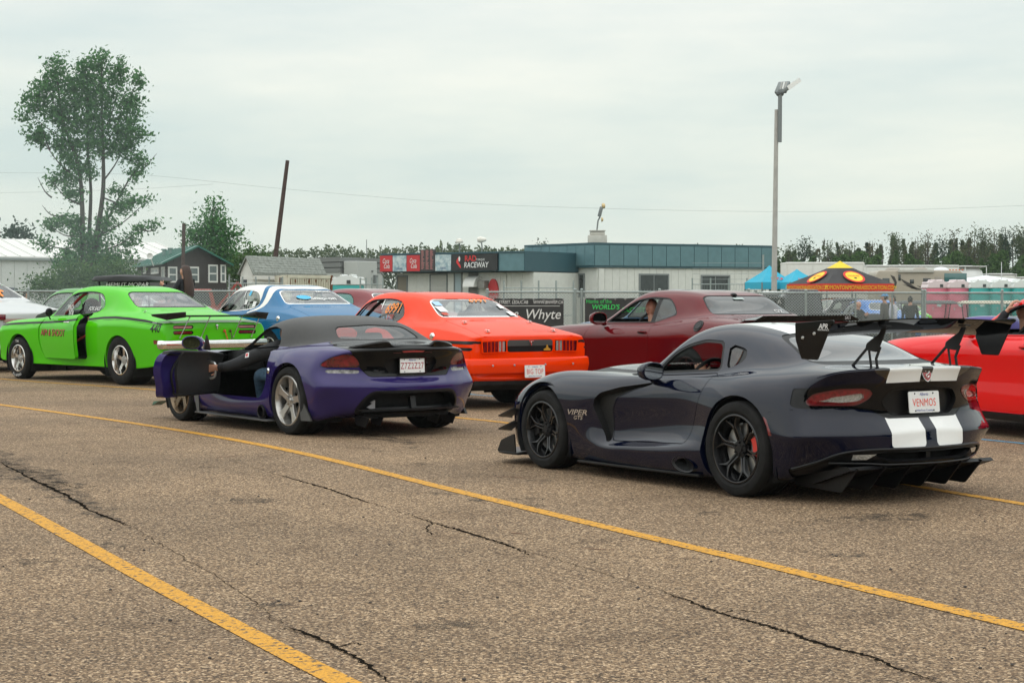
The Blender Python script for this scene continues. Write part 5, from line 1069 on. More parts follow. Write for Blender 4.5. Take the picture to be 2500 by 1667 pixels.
    for s in (1,-1):
        e = G(); e.prism(rpoly([(-.575,1.268),(-.58,1.15),(-.64,1.018),(-.80,1.015),(-.885,1.17),(-.93,1.262),(-.965,1.268),(-.955,1.292)],.012,3), .905*s, .915*s); eo = e.build('wing_end_plate', GLOSSB, wo, bevel=.002, seg=1)
        for bx, bz in ((-.655,1.165),(-.77,1.196)):
            q = G(); q.lathe([(0,.008),(.010,.007),(.013,0)], 12, c=(bx,.915*s if s > 0 else -.923,bz)); q.build('wing_bolt', STEEL, wo)
        sup = G(); t = .007; Y = .40*s
        sup.prism(rpoly([(-.755,1.120),(-.745,1.075),(-.855,1.062),(-.905,1.15),(-.945,1.235),(-.905,1.234),(-.875,1.19),(-.81,1.155)],.012,3), Y-t, Y+t)
        for p, q_, wd_ in (((-.60,.945),(-.755,1.085),.018),((-.86,.945),(-.845,1.02),.018),((-.845,1.015),(-.885,1.10),.018),((-.80,.945),(-.775,1.085),.014),((-.59,.95),(-.87,.95),.016)):
            p, q_ = np.array(p), np.array(q_); d = (q_-p)/np.linalg.norm(q_-p); n_ = np.array((-d[1],d[0]))*wd_/2; sup.prism([tuple(p+n_),tuple(p-n_),tuple(q_-n_),tuple(q_+n_)], Y-t*.9, Y+t*.9)
        sup.box((-.74,Y,.938),(.30,.055,.012)); sup.box((-.93,Y,1.245),(.07,.055,.01)); sup.build('wing_support', SATINB, wo, bevel=.0015, seg=1)
    text_on('wing_text', 'APR', (-.86,.917,1.246), (-1,0,.0), (0,0,1), PLATEW, wo, .05, .01, .2)
    text_on('wing_text', 'PERFORMANCE', (-.86,.917,1.222), (-1,0,.0), (0,0,1), PLATEW, wo, .016, .01, .2)
    silver = mat('silver_badge',(.7,.68,.66),.25,.9)
    text_on('fender_badge', 'VIPER', (2.0,1.0,.505), (-1,0,.02), (.0,0,1), silver, r, .062, .010, .3, proj=bv, pdir=(0,-1,0), xs=1.75)
    text_on('fender_badge', 'GTS', (1.985,1.0,.462), (-1,0,.02), (.0,0,1), silver, r, .042, .012, .3, proj=bv, pdir=(0,-1,0), xs=1.6)
    # shield badge on the ducktail
    sh = rpoly([(-.042,.05),(.042,.05),(.047,0),(.03,-.035),(0,-.055),(-.03,-.035),(-.047,0)],.012,3); o = np.array(surf(0,.90))-(.006,0,0)
    for nm, k, m_, lf in (('badge',1.,silver,0.),('badge_field',.86,mat('badge_red',(.28,.01,.012),.3,coat=1.),.002)):
        b = G(); V = place2d(np.c_[sh*k,np.zeros(len(sh))], o, (0,-1,0), (.2,0,1), lf); b.add(V,[tuple(range(len(V)))]); bo = b.build(nm, m_, r, smooth=0) if k == 1. else b.build(nm, m_, bo, smooth=0)
    em = G(); cur = catmull([(-.018,.022),(.0,.034),(.020,.020),(.004,.006),(-.016,-.004),(-.004,-.022),(.014,-.012)],5); em.tube(place2d(np.c_[cur,np.zeros(len(cur))], o, (0,-1,0), (.2,0,1), .004), .0045, 6); em.build('badge_emblem', silver, bo)
    for s in (1,-1): mirror_part(r, (1.02,.965*s,.878), s, BLUEPAINT, size=(.13,.105,.072), arm=(.06,-.14,-.095))
    cabin(r, .3, 1.6, .22, .62, .70, wheel_x=1.02, wheel_z=.79, wheel_y=.36, dash_z=.84, dash_x=1.30)
    return C
DARK = dark_coupe()
# ------------------------------------------------------------------ seventies coupes
COUPE_ROWS = [
     (-1.25,.900,[(.30,.900),(.55,.897),(.72,.892),(.835,.880),(.876,.80),(.893,.66),(.888,.50),(.87,.42),(.82,.37)],[0,.004,.012,.022,.035,.03,.02,.02,.02,.03]),
     (-1.08,.945,[(.30,.944),(.55,.938),(.72,.928),(.842,.912),(.887,.82),(.905,.66),(.90,.50),(.885,.39),(.84,.32)]),
     (-.75,1.02,[(.3,1.018),(.55,1.01),(.71,.99),(.835,.952),(.90,.84),(.915,.66),(.908,.50),(.89,.37),(.84,.27)]),
     (-.45,1.075,[(.3,1.073),(.55,1.062),(.70,1.035),(.838,.982),(.908,.86),(.922,.68),(.912,.50),(.89,.36),(.84,.25)]),
     (-.24,1.12,[(.3,1.118),(.60,1.105),(.715,1.06),(.835,.996),(.91,.87),(.925,.69),(.913,.50),(.89,.35),(.84,.25)]),
     (.02,1.235,[(.3,1.228),(.575,1.215),(.71,1.095),(.828,1.006),(.908,.87),(.922,.69),(.912,.50),(.89,.35),(.84,.25)]),
     (.28,1.352,[(.3,1.345),(.545,1.325),(.695,1.13),(.818,1.005),(.90,.865),(.915,.68),(.91,.50),(.885,.35),(.84,.25)]),
     (.55,1.42,[(.3,1.412),(.56,1.372),(.70,1.10),(.81,.995),(.888,.85),(.91,.67),(.905,.50),(.88,.35),(.84,.25)]),
     (.95,1.447,[(.32,1.438),(.59,1.385),(.735,1.06),(.81,.98),(.88,.84),(.905,.66),(.90,.50),(.878,.35),(.84,.25)]),
     (1.40,1.435,[(.32,1.425),(.605,1.368),(.75,1.035),(.81,.965),(.88,.83),(.905,.66),(.90,.50),(.878,.35),(.84,.25)]),
     (1.66,1.365,[(.32,1.35),(.625,1.285),(.755,1.01),(.812,.955),(.88,.83),(.905,.65),(.90,.50),(.878,.35),(.84,.25)]),
     (1.88,1.20,[(.33,1.18),(.665,1.10),(.765,.99),(.82,.945),(.88,.82),(.905,.65),(.90,.50),(.878,.35),(.84,.25)]),
     (2.12,1.005,[(.34,1.0),(.62,.985),(.76,.967),(.83,.93),(.885,.82),(.905,.65),(.90,.50),(.878,.35),(.84,.25)]),
     (2.35,.975,[(.34,.972),(.60,.962),(.76,.948),(.84,.905),(.89,.80),(.905,.64),(.90,.49),(.88,.35),(.84,.25)]),
     (2.75,.955,[(.34,.952),(.60,.940),(.76,.928),(.84,.885),(.89,.78),(.908,.63),(.902,.48),(.885,.35),(.84,.26)]),
     (3.15,.925,[(.34,.922),(.60,.912),(.75,.90),(.83,.86),(.875,.77),(.89,.62),(.885,.48),(.87,.37),(.83,.28)]),
     (3.48,.86,[(.34,.858),(.60,.85),(.73,.84),(.80,.80),(.84,.72),(.85,.60),(.85,.48),(.84,.38),(.80,.30)],[0,0,-.01,-.03,-.05,-.05,-.04,-.04,-.04,-.04])]
COUPE_SIDEWIN = [(1.90,.992,.03),(1.62,1.275,.05),(1.44,1.345,.1),(1.10,1.362,.1),(.86,1.350,.08),(.70,1.315,.08),(.60,1.22,.06),(.56,1.125,.03),(.66,1.055,.03),(.90,1.022,.05),(1.2,1.005,.03)]
_coupe_cache = {}
REARGLASS = glass('rear_plexi',(.62,.64,.62),1.,.0,.09)
def coupe_surface(level=3):
    if level not in _coupe_cache:
        rows_ = [(q[0],q[1],[(y-{5:.022,6:.034,7:.034}.get(j,0.),z) for j,(y,z) in enumerate(q[2])])+tuple(q[3:]) for q in COUPE_ROWS]
        _coupe_cache[level] = body_surface(rows_, [(-1.25,.900),(-1.262,.855),(-1.258,.67),(-1.25,.52),(-1.22,.44),(-1.17,.37)], [(3.48,.86),(3.52,.78),(3.53,.62),(3.53,.50),(3.52,.40),(3.46,.30)],
            [('T',0,None,.95),('L',4,(0,6),.95),('L',4,(6,16),.6),('L',5,(0,16),.75),('L',9,(0,16),.7)], npow=2.2, level=level)
    S = _coupe_cache[level]; return SM(S.V.copy(), S.N.copy(), S.Q.copy())
def bumper(parent, pts, z0, z1, m, name='bumper', th=.035, round_=.02):
    P = catmull(pts, 5); g = G(); rings = []
    T = np.gradient(P, axis=0); N = np.stack([T[:,1], -T[:,0]], 1); N /= np.linalg.norm(N, axis=1)[:,None]
    sec = rpoly([(0,z0),(th*.5,z0+.01),(th,(z0+z1)/2),(th*.7,z1-.012),(0,z1)], round_, 3)
    for p, n_ in zip(P, N): rings.append([(p[0]+n_[0]*a, p[1]+n_[1]*a, b) for a, b in sec])
    g.loft(rings); return g.build(name, m, parent)
REARPATH = [(-1.15,.895),(-1.19,.90),(-1.255,.86),(-1.285,.60),(-1.295,0),(-1.285,-.60),(-1.255,-.86),(-1.19,-.90),(-1.15,-.895)]
def coupe(label, pos, phi, sc, col, kind, group='cars queued in the staging lanes', name='muscle_car', level=3, door_open=0., glassm=None, full=True):
    C = Car(name, label, pos, phi, sc, group); r = C.r; S = coupe_surface(level); bv = bvh_of(S); gl = glassm or CARGLASS
    RA, FA = ((-.10,.335),.385), ((2.75,.33),.375); S = C.split_arches(S, [RA, FA])
    trim = CHROME if kind in ('orange','blue','plain') else BLACKP
    _, S, _ = part_of(S, poly_fn(rpoly([(-.66,1.005),(-.56,1.33),(-.40,1.375),(.40,1.375),(.56,1.33),(.66,1.005)],.06),(1,2),(0,1,1.45)), 'windshield', gl, r, .006, .018, trim)
    rw = poly_fn(rpoly([(-.62,1.118),(-.515,1.325),(-.43,1.352),(.43,1.352),(.515,1.325),(.62,1.118)],.06),(1,2),(0,-1,.48))
    rwo, S, _ = part_of(S, rw, 'rear_window', REARGLASS if kind in ('green','blue','orange') else gl, r, .006, .016, trim)
    sw = rpoly(COUPE_SIDEWIN,.05)
    for s, f in zip((1,-1), both(poly_fn(sw,(0,2),(1,1,.42)))):
        a, S = S.cut(f); glz, fr = a.cut(lambda V: f(V)+.012); fr.off(.003).join(a.rim(.02)).build('window_trim', trim if kind == 'blue' else BLACKP, r)
        bx = lambda V: V[:,0]-1.115-.15*(V[:,2]-1.2); post, glz = glz.cut(lambda V: np.abs(bx(V))-.012); q, d = glz.cut(bx)
        post.off(.0).build('window_post', CHROME if kind != 'green' else BLACKP, r)
        q.off(.009).build('quarter_window', gl, r)
        if kind == 'green' and s > 0:
            pass
        elif not (kind == 'orange'): d.off(.009).build('side_window', gl, r)
    door = rpoly([(2.035,.958,.02),(2.12,.85,.1),(2.155,.64,.15),(2.08,.43,.1),(1.98,.345,.03),(.81,.355,.05),(.785,.60,.1),(.785,1.036,.01),(.90,1.018,.05),(1.2,1.0,.03),(1.9,.985,.02)],.03)
    S0 = S; df = poly_fn(door,(0,2),(1,1,.5))
    # side stripes are cut before the doors so that they run across the shut lines
    sf = None
    if kind == 'green':
        top = [(3.40,.853),(2.6,.888),(1.9,.905),(1.28,.925),(.8,.957),(.4,.985),(.02,.993),(-.35,.978),(-.74,.950),(-1.16,.897)]; bot = [(-1.20,.873),(-.74,.915),(-.35,.942),(.02,.957),(.4,.950),(.8,.925),(1.28,.893),(1.9,.872),(2.6,.855),(3.40,.82)]
        sf = [poly_fn(np.array(top+bot),(0,2),(1,1,.5))]
        t2 = [(x,z-.012) for x, z in bot[::-1]]; b2 = [(x,z-.019) for x, z in bot]; sf.append(poly_fn(np.array(t2+b2),(0,2),(1,1,.5)))
    if kind == 'orange':
        sf = [poly_fn(rpoly([(1.9,.845),(-1.235,.842),(-1.235,.800),(1.9,.80)],.01),(0,2),(1,1,.5)), poly_fn(rpoly([(1.9,.755),(-1.235,.762),(-1.235,.722),(1.9,.715)],.01),(0,2),(1,1,.5))]
    sm = mat('stripe_black',(.010,.011,.012),.4,spec=.12,coat=.15,var=.2)
    pieces = []
    doors = []
    for s, f in zip((1,-1), both(df)): p, S = C.panel(S, f, .0035); doors.append((s, p))
    if kind == 'blue':
        white = mat('paint_cream',(.74,.72,.66),.35,coat=1.,var=.03)
        def wf(V):
            x, z = V[:,0], V[:,2]; c = np.interp(z, [.93,.98,1.03,1.08,1.14,1.24,1.34,1.42,1.45], [1.10,.80,.58,.44,.385,.37,.40,.46,.50]); return c, x
        def band(V): c, x = wf(V); return np.maximum(np.maximum(np.abs(x-c)-.085-.0*x, .96-V[:,2]), -1)
        def roofw(V): c, x = wf(V); return np.maximum(np.maximum(c+.20-x, 1.02-V[:,2]), x-1.95)
        w1, S = S.cut(band); w2, S = S.cut(roofw); w1.build('roof_stripe', white, r); w2.build('roof_panel', white, r)
    lids = poly_fn(rpoly([(-1.232,.70),(-.30,.62),(-.30,-.62),(-1.232,-.70)],.04),(0,1),(2,1,.86))
    lid, S = C.panel(S, lids, .003)
    paintm = col
    if kind == 'orange':
        bump = lambda V: np.exp(-(np.abs(V[:,1])/.16)**4)*np.clip((V[:,0]+1.22)/.1,0,1)*np.clip((-.45-V[:,0])/.25,0,1)
        lid.V = lid.V+np.stack([0*lid.V[:,0],0*lid.V[:,0],.028*bump(lid.V)],1)
    lo = lid.build('boot_lid', paintm, r)
    if sf:
        for f0 in sf:
            for f in both(f0):
                a, S = S.cut(f); build_islands(a,'side_stripe',sm,r)
    tailblk = None
    if kind == 'orange':
        a, S = S.cut(poly_fn(rpoly([(.345,.850),(-.345,.850),(-.345,.702),(.345,.702)],.01),(1,2),(0,-1,-1.0)))
        up, lw = a.cut(lambda V: .775-V[:,2]); lw.off(.008).join(a.rim(.012)).build('tail_stripe', sm, r); up.off(.001).build('tail_stripe', mat('tail_satin',(.05,.05,.05),.45), r)
    if kind == 'green':
        for yc in (.552,-.552):
            for zc in (.845,.768):
                yy = (yc-.165, yc+.165); f = poly_fn(rpoly([(yy[0],zc-.028),(yy[1],zc-.028),(yy[1],zc+.028),(yy[0],zc+.028)],.028),(1,2),(0,-1,-1.0))
                a, S = S.cut(f); o = a.off(.02).join(a.rim(.02)).build('tail_light', GLOSSB, r)
                inn, _ = a.cut(lambda V: f(V)+.012); inn.off(.012).build('lamp_lens', REDLENS if zc < .8 else mat('pale_lens',(.36,.10,.09),.2,coat=1.,var=.3), o)
    # open door
    for s, p in doors:
        if s > 0 and door_open:
            H = np.array((2.05,.88,0)); pp = p.moved(-H); ins = pp.off(.05)
            stp = pp
            dob = None
            if sf:
                cutp = []
                for f0 in sf: a, stp = stp.cut(lambda V: f0(V+H)); cutp.append(a)
            dob = stp.build('door', paintm, r); dob.location = H; dob.rotation_euler = (0,0,-door_open)
            if sf:
                for a in cutp: build_islands(a,'side_stripe',sm,dob)
            ed = SM(pp.V,pp.N,pp.Q,pp.P); 
            _, tmp = S0.cut(lambda V: df(V)-50); # no-op keeps S0
            whole, _ = S0.cut(lambda V: df(V)+.0035); whole = whole.moved(-H); rim = whole.rim(.055); rim.join(whole.off(.055)).build('door_frame', paintm, dob)
            g = G(); g.prism(rpoly([(-.30,-.02),(-1.20,.0),(-1.20,.03),(-.62,.36),(-.50,.37),(-.30,.27),(-.12,.02)],.03), -.135,-.130, M=None, T=(0,0,0))
            pr = [(-.115,-.015),(-.60,-.01),(-.93,.0),(-.87,.31),(-.62,.345),(-.43,.28)]
            g = G(); g.add([(x,-.135-.24*max(0,z)*.55,.975+z) for x, z in pr],[tuple(range(len(pr)))]); wo = g.build('door_window', CLEARGLASS, dob, smooth=0)
            V, F = text_geo('PRO', .11, .008, .2); tt = G(); tt.add([(-.80+-v[0]*1.0, -.128-.24*.55*max(0,(.14+v[1])), 1.115+v[1]) for v in V], F); tt.build('window_number', PLATEW, dob, smooth=0)
            V, F = text_geo('359', .13, .008, .2); tt = G(); tt.add([(-.83-v[0], -.128-.24*.55*max(0,(.03+v[1])), 1.02+v[1]) for v in V], F); tt.build('window_number', PLATEW, dob, smooth=0)
            for ox, m_ in ((.004, PLATER), (-.006, GLOSSB)):
                V, F = text_geo('AIM & SHOOT', .145, .004 if ox > 0 else .014, .22, xs=1.02); tt = G()
                W = [np.array((1.59-v[0]-(0 if ox > 0 else .010), 1.4, .735+v[1]-(0 if ox > 0 else .009))) for v in V]; Wp = []
                for w in W:
                    h = bv.ray_cast(Vector(w), Vector((0,-1,0)))[0]; Wp.append(np.array(h)+(0,.006 if ox > 0 else .003,0)-H)
                tt.add(Wp, F); tt.build('door_lettering', m_ if ox < 0 else mat('lettering_red',(.45,.05,.035),.5), dob, smooth=0)
            hd = G(); hd.tube([(-1.0,.035,.90),(-1.12,.045,.90),(-1.20,.035,.90)], .011, 8); hd.build('door_handle', CHROME, dob)
            continue
        stp = p
        if sf:
            for f0 in sf:
                a, stp = stp.cut(f0 if s > 0 else mirror_fn(f0)); build_islands(a,'side_stripe',sm,r)
        d_o = stp.build('door', paintm, r)
        hd = G(); hd.tube([(1.05,.905*s,.90),(.95,.925*s,.90),(.87,.91*s,.90)], .012, 8); hd.build('door_handle', CHROME, d_o)
    S.build('body', paintm, r)
    lin = S0.liner(.04) if not door_open else S.liner(.04)
    lin.build('body_liner', DARKIN, r)
    for c, rr in (RA, FA):
        for s in (1,-1): wheel_well(r, c, rr+.02, .87, .35, s)
    un = G(); un.box((1.1,0,.27),(2.9,1.2,.10)); un.tube([(.4,.45,.20),(2.2,.45,.19)],.035,8); un.tube([(.4,-.45,.20),(2.2,-.45,.19)],.035,8); un.box((2.2,.35,.20),(.5,.35,.12)); un.tube([(-.1,-.7,.34),(-.1,.7,.34)],.06,8); un.build('underbody', DARKIN, r)
    fuel = np.array(bv.ray_cast(Vector((-.42,1.4,.885)), Vector((0,-1,0)))[0]); fg = G(); fg.lathe([(0,.016),(.035,.014),(.045,.006),(.048,-.01)],20,c=fuel)
    if kind != 'green': fg.build('fuel_cap', CHROME, r)
    if kind == 'orange':
        bumper(r, REARPATH, .44, .635, paintm, th=.04)
        for y in (.62,.30,-.17,-.60):
            q = G(); q.lathe([(0,.010),(.010,.008),(.014,0)],10,'x',c=(-1.343,y,.545)); q.V = [(-1.343-(v[0]+1.343),v[1],v[2]) for v in q.V]; q.build('bumper_bolt', STEEL, r)
        plate(r, np.array((-1.352,0.0,.465)), 0, 'BIG TOP', 'Alberta', 'Wild Rose Country', .05, size=.088)
        va = G(); va.prism(rpoly([(-1.20,.30),(-1.22,.445),(-.9,.44),(-.55,.34),(-.55,.24),(-.9,.22)],.02), -.80, .80); va.build('rear_valance', DARKIN, r, bevel=.01)
        for s in (1,-1):
            fr = G(); o = rpoly([(.355,.700),(.722,.692),(.732,.842),(.36,.852)],.012,3); i = o*0+np.array([[ (p[0]-.543)*.93+.543, (p[1]-.772)*.84+.772] for p in o])
            Vv = [(-1.272,p[0]*s,p[1]) for p in o]+[(-1.272,p[0]*s,p[1]) for p in i]+[(-1.25,p[0]*s,p[1]) for p in o]+[(-1.255,p[0]*s,p[1]) for p in i]; k = len(o)
            fr.add(Vv,[(a,(a+1)%k,k+(a+1)%k,k+a) for a in range(k)]+[(a,(a+1)%k,2*k+(a+1)%k,2*k+a) for a in range(k)]+[(k+a,k+(a+1)%k,3*k+(a+1)%k,3*k+a) for a in range(k)])
            fo = fr.build('tail_light', paintm, r, smooth=0)
            bk = G(); bk.add([(-1.262,p[0]*s,p[1]) for p in i],[tuple(range(k))]); bk.build('lamp_back', GLOSSB, fo, smooth=0)
            nseg = 6
            for q in range(nseg):
                yc = .705-.054*q-.026; L = G(); L.prism(rpoly([(yc*s-.017,.712),(yc*s+.017,.712),(yc*s+.017,.834),(yc*s-.017,.834)],.006,2), -1.268,-1.262,'yz'); L.build('lamp_lens', CLEARLENS if q > 3 else REDLENS, fo, smooth=0)
                if q:
                    B = G(); B.box((-1.269,s*(yc+.027),.773),(.008,.007,.128)); B.build('lamp_bar', paintm, fo)
        nl = bvh_of(SM(lid.V,lid.N,lid.Q,lid.P))
        for x, y in ((-.56,.50),(-1.06,.50),(-.56,-.50),(-1.06,-.50)):
            h = nl.ray_cast(Vector((x,y,2)), Vector((0,0,-1)))[0]; h = np.array(h) if h else np.array((x,y,.98)); q = G(); q.lathe([(.034,.003),(.030,.005),(0,.004)],14,'z',c=h); q.cyl(h,h+(0,0,.028),.006,n=8); q.tube([h+(-.03,-.008,.022),h+(.03,.008,.03),h+(.055,.012,.012)],.0035,6); q.build('hood_pin', CHROME, r)
        dk = mat('decal_grey',(.16,.05,.03),.5)
        for k_, (tx, x) in enumerate((('READY CARS & TRUCKS',-1.02),('SUPER PRO CHALLENGE',-1.09))):
            V, F = text_geo(tx,.055,.0,.15); W = []
            for v in V:
                h = nl.ray_cast(Vector((x+v[1]*1.0,-.36-v[0]*.62,2)),Vector((0,0,-1)))[0]; W.append((np.array(h)+(0,0,.003)) if h else (x,-.4,.97))
            t_ = G(); t_.add(W,F); t_.build('boot_decal', dk, lo, smooth=0)
        lk = G(); lk.lathe([(0,.02),(.02,.018),(.024,0)],12,'x',c=(0,0,0)); lk.V = [(-1.262-v[0],v[1]+.0,v[2]+.815) for v in lk.V]; lk.bar((-1.275,-.04,.84),(-1.275,.035,.835),.012); lk.bar((-1.275,.0,.83),(-1.275,.0,.78),.012); lk.build('boot_lock', CHROME, r)
        em = G(); em.prism(rpoly([(-.30,.715),(-.20,.715),(-.20,.735),(-.235,.745),(-.25,.79),(-.27,.745),(-.30,.735)],.006,2),-1.274,-1.262,'yz'); em.build('tail_emblem', mat('emblem_gold',(.55,.28,.03),.4,.3), r)
        orn = mat('number_orange',(.90,.26,.02),.6)
        text_on('window_number','6991',(.855,.69,1.225),(-1,0,.03),(-.05,-.32,1),orn,r,.19,.010,.2,xs=.9,proj=bv,pdir=(0,-1,0))
        text_on('window_decal','S/SE',(.87,.725,1.115),(-1,0,.03),(-.05,-.32,1),mat('decal_red',(.5,.06,.03),.6),r,.09,.004,.1,proj=bv,pdir=(0,-1,0))
        for yy,zz,w_,h_,m_ in ((.505,1.29,.10,.05,mat('decal_sky',(.35,.55,.75),.5)),(.53,1.22,.11,.07,PLATEW),(.56,1.16,.08,.03,mat('decal_red',(.5,.06,.03),.6)),(-.53,1.25,.08,.05,PLATEW),(-.57,1.16,.10,.05,PLATEW)):
            dd = G(); P = []
            for a,b in ((-.5,-.5),(.5,-.5),(.5,.5),(-.5,.5)):
                h = bv.ray_cast(Vector((-1.4,yy+a*w_-(.05 if yy > 0 else -.05),zz+b*h_)),Vector((1,0,0)))[0]; P.append(np.array(h)-(.006,0,-.004))
            dd.quad(*P); dd.build('window_decal', m_, rwo, smooth=0)
        V,F = text_geo('6991',.15,.01,.2); W=[]
        for v in V:
            h = bv.ray_cast(Vector((-1.4,-.22-v[0],1.325+v[1]*.35)),Vector((1,0,0)))[0]; W.append(np.array(h)-(.008,0,-.003))
        t_=G(); t_.add(W,F); t_.build('window_number', orn, rwo, smooth=0)
        seatm = DARKIN
    if kind == 'green':
        bumper(r, REARPATH, .535, .668, CHROME, th=.035); plate(r, np.array((-1.20,0.05,.47)), 0, 'AIM 440', None, None, .0, size=.07)
        va = G(); va.prism(rpoly([(-1.19,.37),(-1.21,.54),(-.9,.5),(-.9,.36)],.02), -.80, .80); va.build('rear_valance', paintm, r, bevel=.01)
        text_on('side_number','440',(-1.05,1.3,.822),(-1,0,0),(0,0,1),GLOSSB,r,.15,.018,.0,proj=bv,pdir=(0,-1,0),xs=1.1)
        text_on('stripe_text','DUSTER',(-.98,1.3,.908),(-1,0,-.11),(0,0,1),mat('decal_white',(.6,.6,.6),.5),r,.032,.0,.2,proj=bv,pdir=(0,-1,0))
        mk = G(); mk.quad(*[np.array(bv.ray_cast(Vector((x,1.4,z)),Vector((0,-1,0)))[0])+(0,.004,0) for x,z in ((-1.0,.665),(-1.115,.665),(-1.115,.608),(-1.0,.608))]); mk.build('side_marker', REDLENS, r, smooth=0)
        # tail wing on rods
        w = G(); w.loft([[(-1.10,y,.985),(-1.36,y,1.0),(-1.36,y,1.016),(-1.10,y,1.0)] for y in (-.62,.62)]); wo = w.build('rear_wing', SATINB, r)
        for s in (1,-1):
            e = G(); Vv = [(-1.06,.60*s,.975),(-1.39,.60*s,.985),(-1.39,.60*s,1.065),(-1.06,.62*s,1.02),(-1.02,.93*s,1.0),(-1.30,.86*s,.945),(-1.34,.88*s,1.045),(-1.02,.94*s,1.03)]
            e.add(Vv,[(0,1,2,3),(4,5,6,7),(0,1,5,4),(3,2,6,7),(1,2,6,5),(0,3,7,4)]); e.build('wing_end', SATINB, wo, bevel=.008)
        for a,b in ((.50,.63),(.16,.27),(-.40,-.29),(-.72,-.61)):
            q = G(); q.cyl((-1.33,a,.99),(-1.275,b,.70),.006,n=8); q.ell((-1.33,a,.985),(.012,)*3,8,6); q.ell((-1.275,b,.70),(.012,)*3,8,6); q.build('wing_rod', STEEL, wo)
        lk = G(); lk.lathe([(0,.02),(.022,.018),(.026,0)],12,'x'); lk.V = [(-1.265-v[0],v[1],v[2]+.86) for v in lk.V]; lk.bar((-1.28,0,.85),(-1.28,0,.81),.016); lk.build('boot_lock', CHROME, r)
        tw = G(); tw.tube([(-1.28,-.14,.78),(-1.29,-.17,.68),(-1.30,-.19,.62)],.008,6); tw.ell((-1.28,-.13,.785),(.02,.022,.022),8,6); tw.ell((-1.30,-.2,.625),(.02,.03,.025),8,6); tw.build('kill_switch', mat('switch_red',(.55,.06,.02),.5), r)
        tw = G(); tw.tube([(-1.28,-.24,.78),(-1.29,-.25,.70),(-1.30,-.24,.64)],.006,6); tw.ell((-1.28,-.235,.785),(.02,.02,.02),8,6); tw.build('kill_switch', mat('switch_dark',(.08,.03,.02),.5), r)
        for x,y in ((-.45,.66),(-.45,-.66)):
            h = np.array(bv.ray_cast(Vector((x,y,2)),Vector((0,0,-1)))[0]); q = G(); q.cyl(h,h+(0,0,.03),.007,n=8); q.tube([h+(-.04,0,.03),h+(.05,0,.012)],.004,6); q.build('hood_pin', CHROME, r)
        text_on('window_decal','FOR SALE',(.80,.71,1.10),(-1,0,.03),(-.05,-.35,1),PLATEW,r,.085,.006,.25,xs=.8,proj=bv,pdir=(0,-1,0))
        sc_ = G(); sc_.prism(rpoly([(2.55,.93),(3.25,.93),(3.25,.95),(3.2,.99),(2.80,1.075),(2.62,1.075),(2.55,1.06)],.03), -.30, .30); sc_.build('hood_scoop', mat('scoop_dark',(.03,.03,.03),.6), r, bevel=.03, seg=3)
        red = mat('cage_red',(.45,.03,.03),.4,coat=.5)
        cg = G()
        for s in (1,-1): cg.tube(catmull([(.55,.50*s,.45),(.55,.50*s,1.20),(.62,.44*s,1.32),(1.0,.48*s,1.34),(1.45,.50*s,1.31),(1.85,.60*s,1.0)],4),.022,8); cg.tube([(.57,.48*s,1.2),(-.25,.42*s,.95)],.02,8); cg.tube([(.55,.5*s,.95),(1.5,.62*s,.6)],.02,8)
        cg.tube(catmull([(.6,.46,1.31),(.6,.2,1.35),(.6,-.2,1.35),(.6,-.46,1.31)],3),.022,8); cg.build('roll_cage', red, r); seatm = red
        mm = G(); mm.lathe([(0,.02),(.05,.018),(.065,.0),(.05,-.02),(0,-.025)],16,'x',c=(1.70,.95,1.045)); mm.cyl((1.72,.95,.99),(1.75,.90,.94),.01); mm.build('wing_mirror', SATINB, r)
    elif kind in ('blue','plain'): bumper(r, REARPATH, .47, .60, CHROME, th=.04)
    if kind == 'plain':
        for s in (1,-1):
            q = G(); q.box((-1.262,.60*s,.84 if name == 'old_coupe' else .765),(.03,.26,.09)); q.build('tail_light', REDLENS, r, bevel=.01)
    if kind == 'blue':
        text_on('window_decal','Snap-on',(.0,-.17,1.185),(0,-1,0),(.55,0,.42),PLATEW,r,.15,.012,0,lift=.02,proj=bv,pdir=(.55,0,-.6))
        ov = G(); e = [(math.cos(t),math.sin(t)) for t in np.linspace(0,2*math.pi,28,endpoint=False)]; W=[]
        for a,b in e:
            h = bv.ray_cast(Vector((-1.4,.18-.13*a,1.23+.032*b)),Vector((1,0,0)))[0]; W.append(np.array(h)-(.008,0,-.004))
        ov.add(W,[tuple(range(28))]); ov.build('window_decal', mat('decal_cyan',(.05,.42,.70),.5), rwo, smooth=0)
        V,F = text_geo('RACING',.12,.012,0); W=[]
        for v in V:
            h = bv.ray_cast(Vector((-1.4,-.30-v[0]*.6,1.325+v[1]*.3)),Vector((1,0,0)))[0]; W.append(np.array(h)-(.008,0,-.004))
        t_=G(); t_.add(W,F); t_.build('window_decal', PLATEW, rwo, smooth=0)
        for x,z,w_,h_,m_ in ((.96,1.30,.07,.08,mat('decal_cyan',(.05,.42,.70),.5)),(1.0,1.15,.08,.08,PLATEW),(.72,1.12,.10,.09,PLATEW),(.90,1.12,.05,.06,mat('decal_grey2',(.3,.3,.3),.5))):
            dd = G(); P=[]
            for a,b in ((-.5,-.5),(.5,-.5),(.5,.5),(-.5,.5)):
                h = bv.ray_cast(Vector((x-a*w_,1.3,z+b*h_)),Vector((0,-1,0)))[0]; P.append(np.array(h)+(0,.006,0))
            dd.quad(*P); dd.build('window_decal', m_, r, smooth=0)
